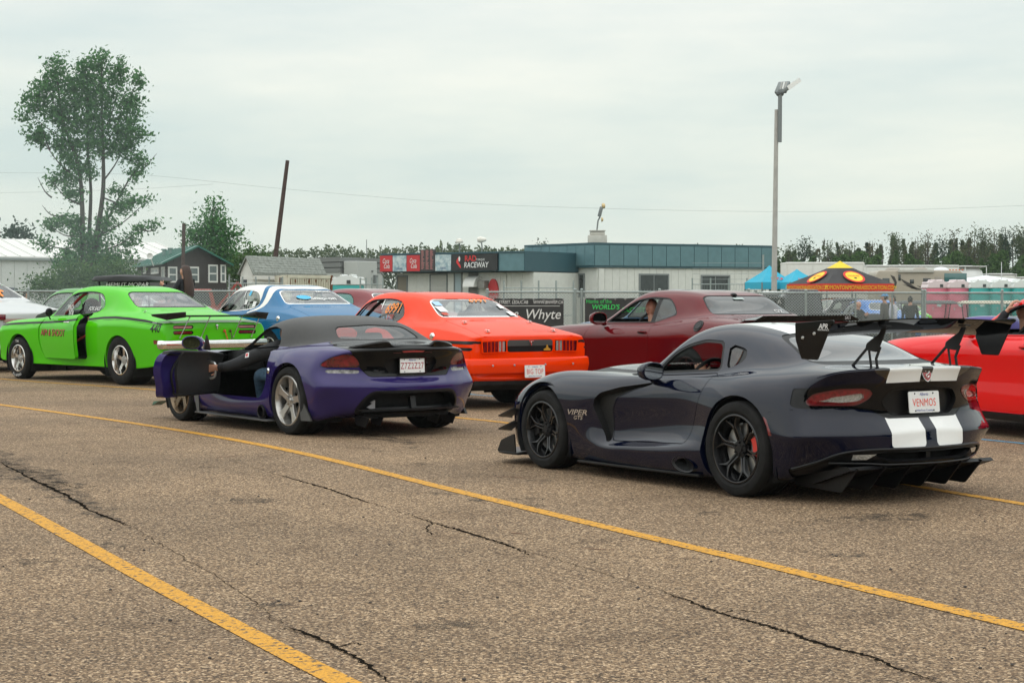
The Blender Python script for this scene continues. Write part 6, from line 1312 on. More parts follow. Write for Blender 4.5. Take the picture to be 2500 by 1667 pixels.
    if kind in ('orange','blue'):
        cg = G()
        for s in (1,-1): cg.tube(catmull([(.55,.50*s,.45),(.55,.50*s,1.20),(.62,.44*s,1.32),(1.0,.48*s,1.34),(1.45,.50*s,1.31),(1.85,.60*s,1.0)],4),.022,8)
        cg.tube(catmull([(.6,.46,1.31),(.6,.2,1.35),(.6,-.2,1.35),(.6,-.46,1.31)],3),.022,8); cg.tube([(.57,.4,1.3),(.3,-.4,.7)],.02,8); cg.tube([(.57,-.4,1.3),(.3,.4,.7)],.02,8); cg.build('roll_cage', SATINB, r)
    if full:
        cabin(r, .2, 2.0, .33, .80, .78, seat_m=seatm if kind in ('green',) else DARKIN, wheel_x=1.55, wheel_z=.98, wheel_y=.36, dash_z=.96, dash_x=1.85)
    silver = mat('bright_wheel',(.62,.61,.59),.16,1.,var=.1,vscale=12)
    if kind in ('green','orange','blue'):
        yr = .885 if kind == 'green' else .84
        wx = -.13 if kind == 'green' else -.02
        for s in (1,-1):
            make_wheel(r, wx, yr*s, s, .362 if kind == 'green' else .375, .212, .40, 'drag', silver, False, None, True, .06)
            w = make_wheel(r, 2.765, .885*s, s, .325, .208, .20, 'drag', silver, True, None, False, .03)
            if s > 0 and kind == 'green':
                wt = G()
                for tx, a0 in (('M/T', math.pi/2), ('ET FRONT', -math.pi/2)):
                    V, F = text_geo(tx,.055,.0,0)
                    W = []
                    for v in V:
                        a = a0+v[0]/.262*1.0; rr = .262+v[1]; W.append((-rr*math.cos(a) if False else rr*math.cos(math.pi-a), .011, rr*math.sin(math.pi-a)))
                    wt.add(W, F)
                wt.build('tyre_lettering', PLATEW, w, smooth=0)
    else:
        for s in (1,-1):
            make_wheel(r, -.08, .88*s, s, .34, .20, .22, 'plain', silver, False); make_wheel(r, 2.765, .88*s, s, .33, .20, .20, 'plain', silver, False)
    C.bv = bv; return C
ORANGE_P = paint('race_orange', (.86,.042,.0), 0, .06, coat=.6); GREEN_P = paint('lime_green', (.075,.50,.004), 0, .06, coat=.7); BLUE_P = paint('petty_blue', (.0,.12,.285), 0, .08, coat=.7)
ORANGE = coupe('bright orange drag coupe with black tail stripe and louvred tail lights', (-.542,23.687,0), .622, 1.068, ORANGE_P, 'orange')
GREEN = coupe('lime green drag coupe with black side stripe and driver door ajar', (-5.97,29.7,0), .79, 1.163, GREEN_P, 'green', door_open=math.radians(9))
BLUE = coupe('blue coupe with cream roof and a cream stripe down the rear pillar', (-3.93,34.08,0), .638, 1.205, BLUE_P, 'blue')
# ------------------------------------------------------------------ modern two-door muscle cars
MUSCLE_ROWS = [
     (-1.10,1.065,[(.33,1.065),(.60,1.06),(.78,1.045),(.87,1.0),(.915,.91),(.93,.79),(.925,.62),(.90,.40),(.86,.28)],[0,.0,.02,.05,.09,.10,.09,.09,.10,.11]),
     (-.80,1.085,[(.33,1.085),(.61,1.08),(.78,1.06),(.875,1.015),(.935,.92),(.95,.80),(.94,.62),(.92,.38),(.87,.23)]),
     (-.42,1.11,[(.33,1.11),(.62,1.104),(.785,1.075),(.885,1.03),(.95,.92),(.965,.81),(.95,.6),(.935,.35),(.88,.19)]),
     (-.17,1.145,[(.33,1.143),(.62,1.125),(.775,1.095),(.882,1.04),(.955,.93),(.97,.82),(.955,.6),(.935,.34),(.88,.18)]),
     (.04,1.26,[(.33,1.252),(.575,1.22),(.755,1.108),(.875,1.035),(.955,.93),(.968,.82),(.952,.6),(.935,.33),(.88,.17)]),
     (.25,1.365,[(.33,1.358),(.56,1.33),(.745,1.115),(.865,1.03),(.945,.925),(.96,.82),(.945,.6),(.935,.33),(.88,.17)]),
     (.55,1.428,[(.33,1.418),(.58,1.368),(.755,1.09),(.852,1.012),(.93,.915),(.95,.815),(.935,.6),(.935,.33),(.89,.17)]),
     (.95,1.45,[(.33,1.44),(.61,1.375),(.775,1.035),(.842,.995),(.925,.905),(.945,.81),(.93,.6),(.94,.33),(.90,.17)]),
     (1.4,1.438,[(.33,1.428),(.62,1.362),(.785,1.022),(.84,.985),(.92,.90),(.942,.80),(.93,.6),(.94,.32),(.90,.17)]),
     (1.75,1.35,[(.34,1.335),(.645,1.25),(.79,1.012),(.842,.975),(.92,.89),(.942,.80),(.93,.6),(.94,.32),(.90,.17)]),
     (2.08,1.18,[(.35,1.16),(.69,1.08),(.795,1.0),(.85,.965),(.92,.885),(.942,.79),(.93,.6),(.94,.32),(.90,.17)]),
     (2.4,1.035,[(.36,1.03),(.66,1.01),(.80,.985),(.87,.95),(.93,.87),(.945,.78),(.935,.6),(.935,.32),(.89,.17)]),
     (2.95,1.01,[(.36,1.005),(.66,.985),(.80,.965),(.88,.92),(.945,.85),(.958,.76),(.95,.6),(.93,.33),(.88,.18)]),
     (3.4,.975,[(.36,.97),(.66,.955),(.79,.935),(.87,.89),(.925,.82),(.935,.73),(.925,.58),(.91,.34),(.87,.19)]),
     (3.80,.92,[(.36,.918),(.64,.905),(.76,.885),(.82,.84),(.86,.77),(.87,.68),(.87,.56),(.86,.36),(.82,.22)],[0,-.005,-.03,-.08,-.13,-.14,-.13,-.12,-.12,-.12])]
def muscle(label, pos, phi, sc, col, kind, group='cars queued in the staging lanes'):
    C = Car('muscle_car', label, pos, phi, sc, group); r = C.r
    S = body_surface(MUSCLE_ROWS, [(-1.10,1.065),(-1.12,.98),(-1.11,.80),(-1.14,.60),(-1.12,.40),(-1.05,.28)], [(3.80,.92),(3.83,.84),(3.82,.72),(3.84,.58),(3.83,.38),(3.76,.22)], [('T',0,None,.7),('L',6,(2,14),.25),('L',9,(0,14),.6)])
    bv = bvh_of(S); RA, FA = ((0,.36),.40), ((2.946,.36),.40); S = C.split_arches(S, [RA, FA])
    _, S, _ = part_of(S, poly_fn(rpoly([(-.68,1.035),(-.58,1.33),(-.42,1.385),(.42,1.385),(.58,1.33),(.68,1.035)],.06),(1,2),(0,1,1.5)), 'windshield', CARGLASS, r, .006, .03)
    rwo, S, _ = part_of(S, poly_fn(rpoly([(-.635,1.135),(-.53,1.345),(-.45,1.372),(.45,1.372),(.53,1.345),(.635,1.135)],.05),(1,2),(0,-1,.42)), 'rear_window', glass('smoked_glass',(.05,.055,.055),1.2), r, .005, .014)
    sw = rpoly([(2.03,1.018,.03),(1.75,1.20,.05),(1.49,1.325,.1),(1.15,1.36,.1),(.78,1.342,.08),(.62,1.25,.06),(.49,1.13,.03),(.90,1.03,.05)],.05)
    for s, f in zip((1,-1), both(poly_fn(sw,(0,2),(1,1,.42)))):
        a, S = S.cut(f); gl, fr = a.cut(lambda V: f(V)+.014); fr.off(.003).join(a.rim(.02)).build('window_trim', BLACKP, r)
        bx = lambda V: V[:,0]-.96; post, gl = gl.cut(lambda V: np.abs(bx(V)-.02)-.045); q, d = gl.cut(bx); post.off(.012).build('window_post', BLACKP, r); q.off(.009).build('quarter_window', glass('tinted_glass',(.10,.11,.11)), r)
        if s < 0 : d.off(.009).build('side_window', CARGLASS, r)
    door = rpoly([(2.30,.975),(2.345,.80),(2.30,.45),(2.20,.245),(.98,.245),(.85,.60),(.84,.86),(.87,1.022),(1.5,1.012),(2.03,.998)],.05)
    for s, f in zip((1,-1), both(poly_fn(door,(0,2),(1,1,.5)))):
        p, S = C.panel(S, f, .003); d_o = p.build('door', col, r)
        h = np.array(bv.ray_cast(Vector((.99,1.4*s,.905)),Vector((0,-s,0)))[0]); g = G(); g.ell(h,(.085,.012,.032),16,8); g.build('handle_cup', DARKIN, d_o); g = G(); g.tube(catmull([h+(.085,.008*s,.004),h+(.03,.028*s,.010),h+(-.05,.028*s,.010),h+(-.085,.008*s,.004)],4),.014,8); g.build('door_handle', col, d_o)
    sill = lambda V: np.maximum(np.maximum(V[:,2]-.262, .5-np.abs(V[:,1])), np.abs(V[:,0]-1.47)-1.6)
    a, S = S.cut(sill); a.build('sill', SATINB, r)
    f0 = poly_fn(rpoly([(-.95,.91),(-1.3,.91),(-1.3,1.01),(-.95,1.01)],.02),(0,2))
    S.build('body', col, r); S.liner(.04).build('body_liner', DARKIN, r)
    fu = np.array(bv.ray_cast(Vector((-.20,1.4,1.0)),Vector((0,-1,0)))[0]); nrm = bv.ray_cast(Vector((-.20,1.4,1.0)),Vector((0,-1,0)))[1]; nrm = np.array(nrm)*(1 if nrm[1] > 0 else -1); g = G()
    g.lathe([(0,.012),(.05,.012),(.060,.004),(.078,.008),(.082,0)],24,'y'); Mx = np.array(Vector((0,1,0)).rotation_difference(Vector(nrm)).to_matrix()); g.V = [tuple(fu+Mx@np.array(v)) for v in g.V]; g.build('fuel_door', SATINB, r)
    sp = G(); secs = []
    for y in np.linspace(-.80,.80,15):
        b = 1-.9*max(0,(abs(y)-.66)/.14)**2; secs.append([(-.84,y,1.07),(-1.12,y,1.065),(-1.155,y,1.075+.055*b),(-1.10,y,1.075+.050*b)])
    sp.loft(secs); so = sp.build('boot_spoiler', GLOSSB, r)
    text_on('spoiler_text','SRT',(-1.152,-.62,1.10),(0,-1,0),(.2,0,1),mat('badge_grey',(.35,.35,.35),.4),so,.06,.01,.2)
    for s in (1,-1):
        tl = G(); P = [np.array(bv.ray_cast(Vector((-2,y*s,z)),Vector((1,0,0)))[0])-(.006,0,0) for y,z in ((.15,.97),(.75,.97),(.80,.90),(.75,.83),(.15,.83))]; tl.add(P,[tuple(range(5))]); tl.build('tail_light', REDLENS, r, smooth=0)
        mirror_part(r, (1.93,1.0*s,1.075), s, col, size=(.13,.125,.085), arm=(.05,-.15,-.075))
    if kind == 'dark':
        h = np.array(bv.ray_cast(Vector((.30,0,3)),Vector((0,0,-1)))[0]); an = G(); an.ell(h,(.07,.03,.028),14,8); an.build('roof_antenna', GLOSSB, r)
        st = G(); P = [np.array(bv.ray_cast(Vector((-1.2,y,z)),Vector((1,0,0)))[0])-(.008,0,-.003) for y,z in ((.10,1.345),(-.06,1.345),(-.06,1.322),(.10,1.322))]; st.quad(*P); st.build('window_decal', mat('decal_pale',(.35,.42,.40),.5), rwo, smooth=0)
        text_on('window_decal','OZ',(-.12,-.42,1.2),(0,-1,0),(.4,0,.3),mat('decal_white',(.6,.6,.6),.5),rwo,.10,.0,0,proj=bv,pdir=(.5,0,-.4))
    for c, rr in (RA, FA):
        for s in (1,-1): wheel_well(r, c, rr+.02, .90, .5, s)
    bl = mat('black_wheel',(.02,.02,.022),.28,.6,coat=.3)
    for s in (1,-1): make_wheel(r, 0, .955*s, s, .365, .255, .28, 'plain', bl, True, (BLACKP,.1)); make_wheel(r, 2.946, .945*s, s, .365, .255, .27, 'plain', bl, True, (BLACKP,.1))
    un = G(); un.box((1.4,0,.24),(4.4,1.5,.08)); un.build('underbody', DARKIN, r)
    cabin(r, .2, 2.2, .30, .78, .80, wheel_x=1.60, wheel_z=.98, wheel_y=.38, dash_z=.98, dash_x=1.9)
    C.bv = bv; return C
DKRED_P = paint('dark_red', (.115,.002,.005), 0, .15, coat=.9, ior=1.36); RED_P = paint('bright_red', (.70,.004,.005), 0, .05, coat=.7)
MAROON = muscle('dark red muscle coupe with open driver window and black boot spoiler', (3.21,23.4,0), .53, 1.085, DKRED_P, 'dark')
RED = muscle('bright red muscle coupe at the right edge beside the navy coupe', (6.50,16.9,0), .36, 1.04, RED_P, 'red')
# ------------------------------------------------------------------ purple roadster with the open door
PURPLE_P = paint('metallic_purple', (.024,.015,.105), .2, .3, .36, ior=1.45)
TOP_M = mat('soft_top_fabric', (.022,.022,.022), .8, var=.25, vscale=25, bump=.2, bscale=500, sheen=.2)
def roadster():
    C = Car('sports_car', 'purple roadster with black soft top and driver door wide open', (-1.58,18.8,0), .64, 1.05); r = C.r
    rows = [
     (-.85,.895,[(.30,.89),(.52,.877),(.66,.858),(.76,.83),(.835,.76),(.875,.64),(.925,.51),(.90,.38),(.85,.24)],[0,.012,.05,.12,.22,.29,.31,.25,.30,.33]),
     (-.45,.93,[(.30,.927),(.52,.915),(.70,.895),(.81,.855),(.89,.76),(.94,.64),(.957,.5),(.93,.34),(.87,.18)]),
     (-.25,.975,[(.30,.972),(.57,.95),(.71,.91),(.82,.868),(.91,.765),(.957,.63),(.967,.5),(.945,.33),(.88,.16)]),
     (0,1.11,[(.30,1.102),(.585,1.045),(.72,.915),(.835,.872),(.937,.765),(.972,.63),(.975,.5),(.955,.32),(.89,.15)]),
     (.25,1.17,[(.30,1.162),(.60,1.09),(.73,.90),(.83,.862),(.93,.755),(.96,.62),(.962,.49),(.95,.31),(.89,.15)]),
     (.5,1.195,[(.30,1.186),(.61,1.108),(.745,.878),(.82,.845),(.895,.74),(.918,.6),(.92,.47),(.95,.31),(.90,.15)]),
     (.75,1.19,[(.30,1.18),(.61,1.104),(.75,.86),(.815,.832),(.88,.73),(.90,.6),(.905,.46),(.95,.30),(.90,.15)]),
     (1.0,1.145,[(.31,1.132),(.625,1.062),(.75,.845),(.81,.82),(.875,.72),(.895,.6),(.90,.45),(.95,.29),(.90,.15)]),
     (1.2,1.04,[(.33,1.022),(.675,.935),(.75,.83),(.81,.808),(.875,.71),(.895,.59),(.90,.44),(.945,.28),(.90,.15)]),
     (1.4,.925,[(.34,.91),(.69,.835),(.75,.815),(.82,.792),(.885,.70),(.90,.58),(.905,.44),(.94,.28),(.90,.15)]),
     (1.65,.84,[(.34,.835),(.58,.82),(.73,.812),(.85,.782),(.912,.69),(.92,.57),(.92,.44),(.935,.28),(.89,.15)]),
     (1.95,.825,[(.32,.82),(.54,.805),(.72,.81),(.86,.775),(.93,.68),(.94,.57),(.935,.45),(.93,.29),(.87,.15)]),
     (2.25,.805,[(.30,.80),(.52,.785),(.71,.80),(.86,.765),(.935,.67),(.948,.56),(.94,.45),(.925,.29),(.87,.15)]),
     (2.51,.775,[(.30,.77),(.52,.755),(.70,.78),(.85,.745),(.93,.65),(.945,.55),(.935,.44),(.92,.29),(.86,.15)]),
     (2.8,.715,[(.30,.71),(.52,.70),(.68,.72),(.82,.68),(.90,.60),(.92,.52),(.915,.42),(.90,.29),(.85,.15)]),
     (3.05,.63,[(.30,.625),(.50,.615),(.64,.61),(.75,.58),(.83,.52),(.85,.47),(.85,.40),(.84,.29),(.80,.15)]),
     (3.22,.54,[(.30,.535),(.48,.525),(.58,.51),(.65,.49),(.70,.455),(.72,.42),(.72,.37),(.71,.27),(.68,.16)],[0,-.01,-.04,-.09,-.14,-.15,-.15,-.14,-.14,-.12])]
    S = body_surface(rows, [(-.85,.895),(-.845,.76),(-.835,.595),(-.925,.52),(-.925,.395),(-.86,.24)], [(3.22,.54),(3.27,.49),(3.29,.43),(3.29,.36),(3.27,.27),(3.2,.16)], [('T',0,None,.3),('T',2,None,.35),('T',3,None,.4)])
    bv = bvh_of(S); RA, FA = ((0,.345),.385), ((2.51,.33),.365); S = C.split_arches(S, [RA, FA])
    _, S, _ = part_of(S, poly_fn(rpoly([(-.67,.845),(-.61,1.03),(-.45,1.10),(.45,1.10),(.61,1.03),(.67,.845)],.06),(1,2),(0,1,1.0)), 'windshield', CARGLASS, r, .006, .03)
    _, S, _ = part_of(S, poly_fn(rpoly([(-.50,.955),(-.42,1.085),(0,1.105),(.42,1.085),(.50,.955),(0,.945)],.07),(1,2),(0,-1,.12)), 'rear_window', glass('vinyl_glass',(.33,.25,.29),1.0,.02), r, .006, .012)
    sw = rpoly([(1.36,.838),(1.12,.985),(1.0,1.062),(.80,1.082),(.62,1.05),(.51,.885)],.05)
    for f in both(poly_fn(sw,(0,2),(1,1,.45))): a, S = S.cut(f); a.rim(.03).build('window_trim', BLACKP, r)
    tp = poly_fn(np.array([(1.04,1.4),(1.02,1.02),(.62,.892),(.535,.880),(.30,.878),(0,.898),(-.20,.925),(-.30,.945),(-.36,1.0),(-.4,1.4)]),(0,2))
    top, S = S.cut(tp); top.build('soft_top', TOP_M, r)
    pil, S = S.cut(poly_fn(np.array([(1.00,1.3),(1.02,1.01),(1.36,.826),(1.45,.826),(1.20,1.0),(1.08,1.3)]),(0,2),(1,1,.45))); pil.build('windshield_pillar', GLOSSB, r)
    pil, S = S.cut(mirror_fn(poly_fn(np.array([(1.00,1.3),(1.02,1.01),(1.36,.826),(1.45,.826),(1.20,1.0),(1.08,1.3)]),(0,2),(1,1,.45)))); pil.build('windshield_pillar', GLOSSB, r)
    # lamps, black boot lid
    lamp = rpoly([(.535,.690),(.56,.762),(.625,.822),(.70,.828),(.80,.795),(.868,.735),(.878,.708),(.84,.694)],.03)
    for f in both(poly_fn(lamp,(1,2),(0,-1,-.30))):
        a, S = S.cut(f); fr_i, fr_o = a.cut(lambda V: f(V)+.006); o = fr_i.off(.004).build('tail_light', mat('smoked_red_lens',(.16,.005,.010),.10,coat=1.,dirt=(.015,.002,.004),var=.5,vscale=11), r); fr_o.off(.006).join(a.rim(.012)).build('lamp_bezel', BLACKP, o)
    rl = rpoly([(.545,.672),(.83,.672),(.845,.655),(.82,.638),(.56,.632)],.012)
    for f in both(poly_fn(rl,(1,2),(0,-1,-.35))): _, S, _ = part_of(S, f, 'reverse_light', mat('smoked_clear',(.20,.19,.19),.2,.3,coat=1.,var=.6,vscale=30), r, .008)
    lidp = poly_fn(rpoly([(.68,.92),(.625,.80),(.545,.69),(.465,.600),(-.465,.600),(-.545,.69),(-.625,.80),(-.68,.92)],.03),(1,2),(0,-1,-.40)); lidt = poly_fn(rpoly([(-.27,.64),(-.86,.60),(-.86,-.60),(-.27,-.64)],.05),(0,1),(2,1,.84))
    lf = lambda V: np.minimum(lidp(V), lidt(V))
    lid, S = C.panel(S, lf, .003)
    rec = rpoly([(.325,.735),(.285,.785),(-.285,.785),(-.325,.735),(-.255,.628),(.255,.628)],.03); a, lid = lid.cut(poly_fn(rec,(1,2),(0,-1,-.6))); a.moved((.04,0,0)).join(a.rim(0,lambda p:(.04,0,0))).build('plate_recess', SATINB, r)
    br = rpoly([(.27,.845),(.0,.858),(-.27,.845),(-.25,.832),(0,.836),(.25,.832)],.008); a, lid = lid.cut(poly_fn(br,(1,2),(0,-1,-.6))); a.off(.006).join(a.rim(.01)).build('brake_light', mat('brake_lens',(.42,.04,.04),.3,coat=1.,var=.3,vscale=60), r)
    lo = lid.build('boot_lid', GLOSSB, r)
    pl = plate(r, np.array((-.842,.0,.705)), 0, 'Z7Z2Z27', 'Alberta', None, .06, mat('plate_dark_red',(.35,.02,.04),.5), size=.092)
    pf = G(); 
    for a_,b_ in (((-.155,-.078),(.155,-.078)),((-.155,.078),(.155,.078)),((-.155,-.078),(-.155,.078)),((.155,-.078),(.155,.078))): pf.bar((-.846,-a_[0],.705+a_[1]),(-.846,-b_[0],.705+b_[1]),.012)
    pf.build('plate_frame', GLOSSB, pl)
    cm = G(); cm.lathe([(0,.012),(.016,.01),(.026,0)],14,'x'); cm.V=[(-.822-v[0],v[1]-.20,v[2]+.715) for v in cm.V]; cm.build('camera_lens', GLOSSB, r)
    spg = G(); secs=[]
    for y in np.linspace(-.66,.66,45):
        ay = abs(y); h = .958-.06*max(0,(ay-.28)/.38)**1.6*1.2; n_ = 1/(1+math.exp((ay-.25)/.012)); top_ = h*(1-n_)+.912*n_
        if ay > .6: top_ -= .02*((ay-.6)/.06)
        xb = -.80+.22*max(0,(ay-.3)/.36)**2; zb = .893-.055*max(0,(ay-.35)/.31)**1.5
        secs.append([(xb+.16,y,zb+.02),(xb+.02,y,top_-.006),(xb-.03,y,top_),(xb-.045,y,top_-.014),(xb-.03,y,zb-.012),(xb+.12,y,zb-.01)])
    spg.loft(secs); spg.build('boot_spoiler', GLOSSB, r)
    # bumper: shut line, wide lower vent
    v = rpoly([(.47,.438),(-.47,.438),(-.545,.36),(-.585,.252),(.585,.252),(.545,.36)],.06); vf = poly_fn(v,(1,2),(0,-1,-.5))
    a, S = S.cut(lambda V: vf(V)-.028); fr, inn = None, None; inn, fr = a.cut(vf); fr.off(-.008).join(a.rim(-.008), inn.rim(.05)).build('vent_frame', SATINB, r); inn.moved((.20,0,0)).join(inn.rim(0,lambda p:(.20,0,0))).build('bumper_vent', DARKIN, r)
    bd = G(); ys_ = np.linspace(-.575,.575,15); bd.prism([(-.925+.27*(abs(y_)/.9)**2.4,y_) for y_ in ys_]+[(-.70,.575),(-.70,-.575)],.262,.276,'xy'); bd.build('vent_blade', SATINB, r); bt = G(); bt.prism([(-.88,.28),(-.85,.40),(-.80,.40),(-.83,.28)],-.03,.03); bt.build('vent_strut', SATINB, r)
    gi = G(); gi.prism([(.50,.30),(.44,.335),(.46,.35),(.41,.37),(.41,.285),(.47,.285)],-.80,-.78,'yz'); gi.build('tow_bracket', mat('grey_bracket',(.22,.22,.23),.5), r)
    gr = lambda V: np.maximum(np.maximum(np.abs(V[:,2]-.397)-.0025, V[:,0]+.42), .50-np.abs(V[:,1])); a, S = S.cut(gr); S = S.join(S.rim(.012))
    gl_ = poly_fn(rpoly([(.42,.635),(.50,.66),(.50,.59),(.43,.59)],.02),(0,2),(1,1,.5))
    # doors
    door = rpoly([(1.73,.775,.04),(1.79,.62,.1),(1.70,.345,.05),(.58,.345,.06),(.485,.62,.1),(.50,.835,.12),(.70,.83),(1.36,.80,.03)],.03); df = poly_fn(door,(0,2),(1,1,.5)); S0 = S
    belt, S = S.cut(poly_fn([(.52,.83),(.52,.93),(1.0,.93),(1.38,.86),(1.73,.80),(1.73,.765),(1.36,.797)],(0,2),(1,1,.5)))
    p, S = S.cut(df); S = S.join(S.rim(.05)); H = np.array((1.72,.885,0)); dp, _ = p.cut(lambda V: df(V)+.006); dp = dp.moved(-H)
    S_right, S2 = S.cut(mirror_fn(df)); 
    do = dp.build('door', PURPLE_P, r); do.location = H; do.rotation_euler = (0,0,-math.radians(56)); do['label'] = 'open driver door with black inner trim'
    dfl = lambda V: df(V+H)
    inner = dp.moved((0,-.085,0)); inner.join(dp.rim(0,lambda p:(0,-.085,0))).build('door_frame', PURPLE_P, do)
    tr = rpoly([(1.74,.76),(1.68,.352),(.84,.352),(.74,.56),(.775,.95),(1.40,.95)],.05); tf = poly_fn(tr,(0,2)); a, _ = inner.cut(lambda V: tf(V+H)); t2 = a.moved((0,-.03,0)); t2.join(a.rim(0,lambda p:(0,-.03,0))).build('door_trim', mat('door_trim_black',(.030,.030,.031),.5,var=.2,vscale=20,bump=.2,bscale=200), do)
    armr = poly_fn(rpoly([(1.64,.62),(1.60,.44),(.94,.46),(.90,.66),(1.25,.665)],.06),(0,2)); b2, _ = t2.cut(lambda V: armr(V+H)); b3 = b2.moved((0,.022,0)); b3.join(b2.rim(0,lambda p:(0,.022,0))).build('door_pocket', mat('door_pocket_black',(.010,.010,.010),.5,var=.2), do)
    dt = G(); dt.prism([(.52-H[0],.80),(.56-H[0],.838),(.70-H[0],.845),(1.36-H[0],.815),(1.70-H[0],.782),(1.70-H[0],.76),(.56-H[0],.79)], -.125, -.045); dt.build('door_cap', BLACKP, do, bevel=.012)
    sl = G(); P = [(.80-H[0],-.085,.80),(.74-H[0],-.09,.72),(.66-H[0],-.085,.60),(.70-H[0],-.085,.44),(.80-H[0],-.08,.375),(1.6-H[0],-.08,.365)]; sl.tube(catmull(P,5),.012,8); sl.build('door_seal', BLACKP, do)
    hp = (1.43-H[0],-.155,0); hd = G(); hd.tube(catmull([(hp[0]+.0,hp[1]+.05,.70),(hp[0],hp[1]-.01,.67),(hp[0],hp[1]-.01,.55),(hp[0],hp[1]+.05,.52)],5),.014,10); hd.build('door_pull', mat('pull_silver',(.55,.56,.56),.3,.8), do)
    lv = G(); lv.box((1.36-H[0],-.125,.735),(.10,.02,.022)); lv.box((1.36-H[0],-.115,.765),(.14,.02,.08)); lv.build('door_latch', SATINB, do, bevel=.006)
    sg = G(); sg.prism([(1.30-H[0],.83),(1.44-H[0],.82),(1.40-H[0],.93),(1.365-H[0],.99)],-.11,-.09); sg.build('mirror_sail', BLACKP, do, bevel=.004)
    mo = np.array((1.52,1.02,.90))-H; mirror_part(do, mo, 1, PURPLE_P, mat('mirror_dark_green',(.10,.14,.10),.05,1.,var=.5,vscale=30), size=(.13,.125,.075), arm=(.0,-.14,-.11))
    fl = lambda V: np.minimum(0*V[:,0]+1, 1)
    S_right.build('door', PURPLE_P, r)
    for c, rr in (RA, FA):
        for s in (1,-1): wheel_well(r, c, rr+.02, .92, .52, s)
    alu = mat('silver_wheel',(.50,.49,.47),.28,.9,coat=.4,var=.08,vscale=10); dk = mat('bronze_wheel',(.20,.15,.10),.25,.9,var=.2,vscale=12)
    for s in (1,-1): make_wheel(r, 0, .955*s, s, .345, .253, .33, 'five', alu, True, (BLACKP,.2), dish=.02); make_wheel(r, 2.51, .935*s, s, .328, .245, .27, 'five', dk, True, None, dish=.03)
    for s in (1,-1):
        sk = G(); sk.prism(rpoly([(.33,.115),(1.98,.125),(1.98,.14),(.33,.132)],.006,2), .84*s, 1.0*s); sk.build('side_skirt', mat('skirt_grey',(.06,.06,.06),.5), r, bevel=.003)
        mf = G(); Vv = [(-.20,.955*s,.52),(-.30,.965*s,.16),(-.47,.945*s,.165),(-.27,.95*s,.40)]; mf.add(Vv+[(a+.01,b-.02*s,c) for a,b,c in Vv],[(0,1,2,3),(7,6,5,4)]+[(i,(i+1)%4,4+(i+1)%4,4+i) for i in range(4)]); mf.build('mud_flap', mat('flap_grey',(.05,.05,.048),.55,var=.2), r)
        mf = G(); Vv = [(2.14,.935*s,.34),(2.02,.955*s,.14),(1.96,.955*s,.14),(2.02,.935*s,.33)]; mf.add(Vv+[(a+.01,b-.02*s,c) for a,b,c in Vv],[(0,1,2,3),(7,6,5,4)]+[(i,(i+1)%4,4+(i+1)%4,4+i) for i in range(4)]); mf.build('mud_flap', mat('flap_grey',(.05,.05,.048),.55), r)
        e = G(); e.lathe([(.075,-.02),(.075,.03),(.062,.036),(.056,.03),(.054,-.12)],24,'y',c=(.545,.93*s,.205)); 
        if s < 0: e.V = [(v[0],-.93-(v[1]+.93),v[2]) for v in e.V]
        ex = e.build('side_exhaust', SATINB, r); k = G(); k.lathe([(.055,-.08*s),(.0,-.08*s)],20,'y',c=(.545,.93*s,.205)); k.build('exhaust_bore', DARKIN, ex)
        dfp = G(); dfp.prism([(-.60,.22),(-.86,.20),(-.80,.10),(-.62,.12)], .52*s-.006, .52*s+.006); dfp.prism([(-.60,.22),(-.84,.20),(-.78,.11),(-.62,.13)], .34*s-.006, .34*s+.006); dfp.build('diffuser_fin', SATINB, r)
    un = G(); un.box((-.50,0,.21),(.5,1.0,.05)); un.box((1.3,0,.17),(2.2,1.5,.05)); un.build('underbody', DARKIN, r)
    cn = G(); cn.prism([(3.05,.20),(3.25,.14),(3.2,.19)],.80,.92); cn.build('dive_plane', mat('plane_green',(.05,.14,.10),.4), r)
    for f in both(lambda V: np.maximum(np.hypot(V[:,0]-.545,V[:,2]-.205)-.056, .6-V[:,1])): a, S2 = S2.cut(f); a.off(.06).join(a.rim(.07)).build('exhaust_recess', DARKIN, r)
    S2.build('body', PURPLE_P, r); S2.liner(.05).build('body_liner', DARKIN, r)
    fcap = np.array(bv.ray_cast(Vector((.44,1.4,.63)),Vector((0,-1,0)))[0]); ko = G(); ko.lathe([(0,.012),(.018,.011),(.03,.004),(.032,0)],14,c=fcap); ko.build('door_key', CHROME, r)
    cabin(r, .3, 1.7, .20, .50, .70, wheel_x=1.22, wheel_z=.74, wheel_y=.36, dash_z=.80, dash_x=1.48)
    hs = G(); 
    for y in (.36,-.36): hs.box((.50,y,.93),(.09,.26,.16)); 
    hs.build('headrest', DARKIN, r, bevel=.04, seg=3)
    return C
PURPLE = roadster()

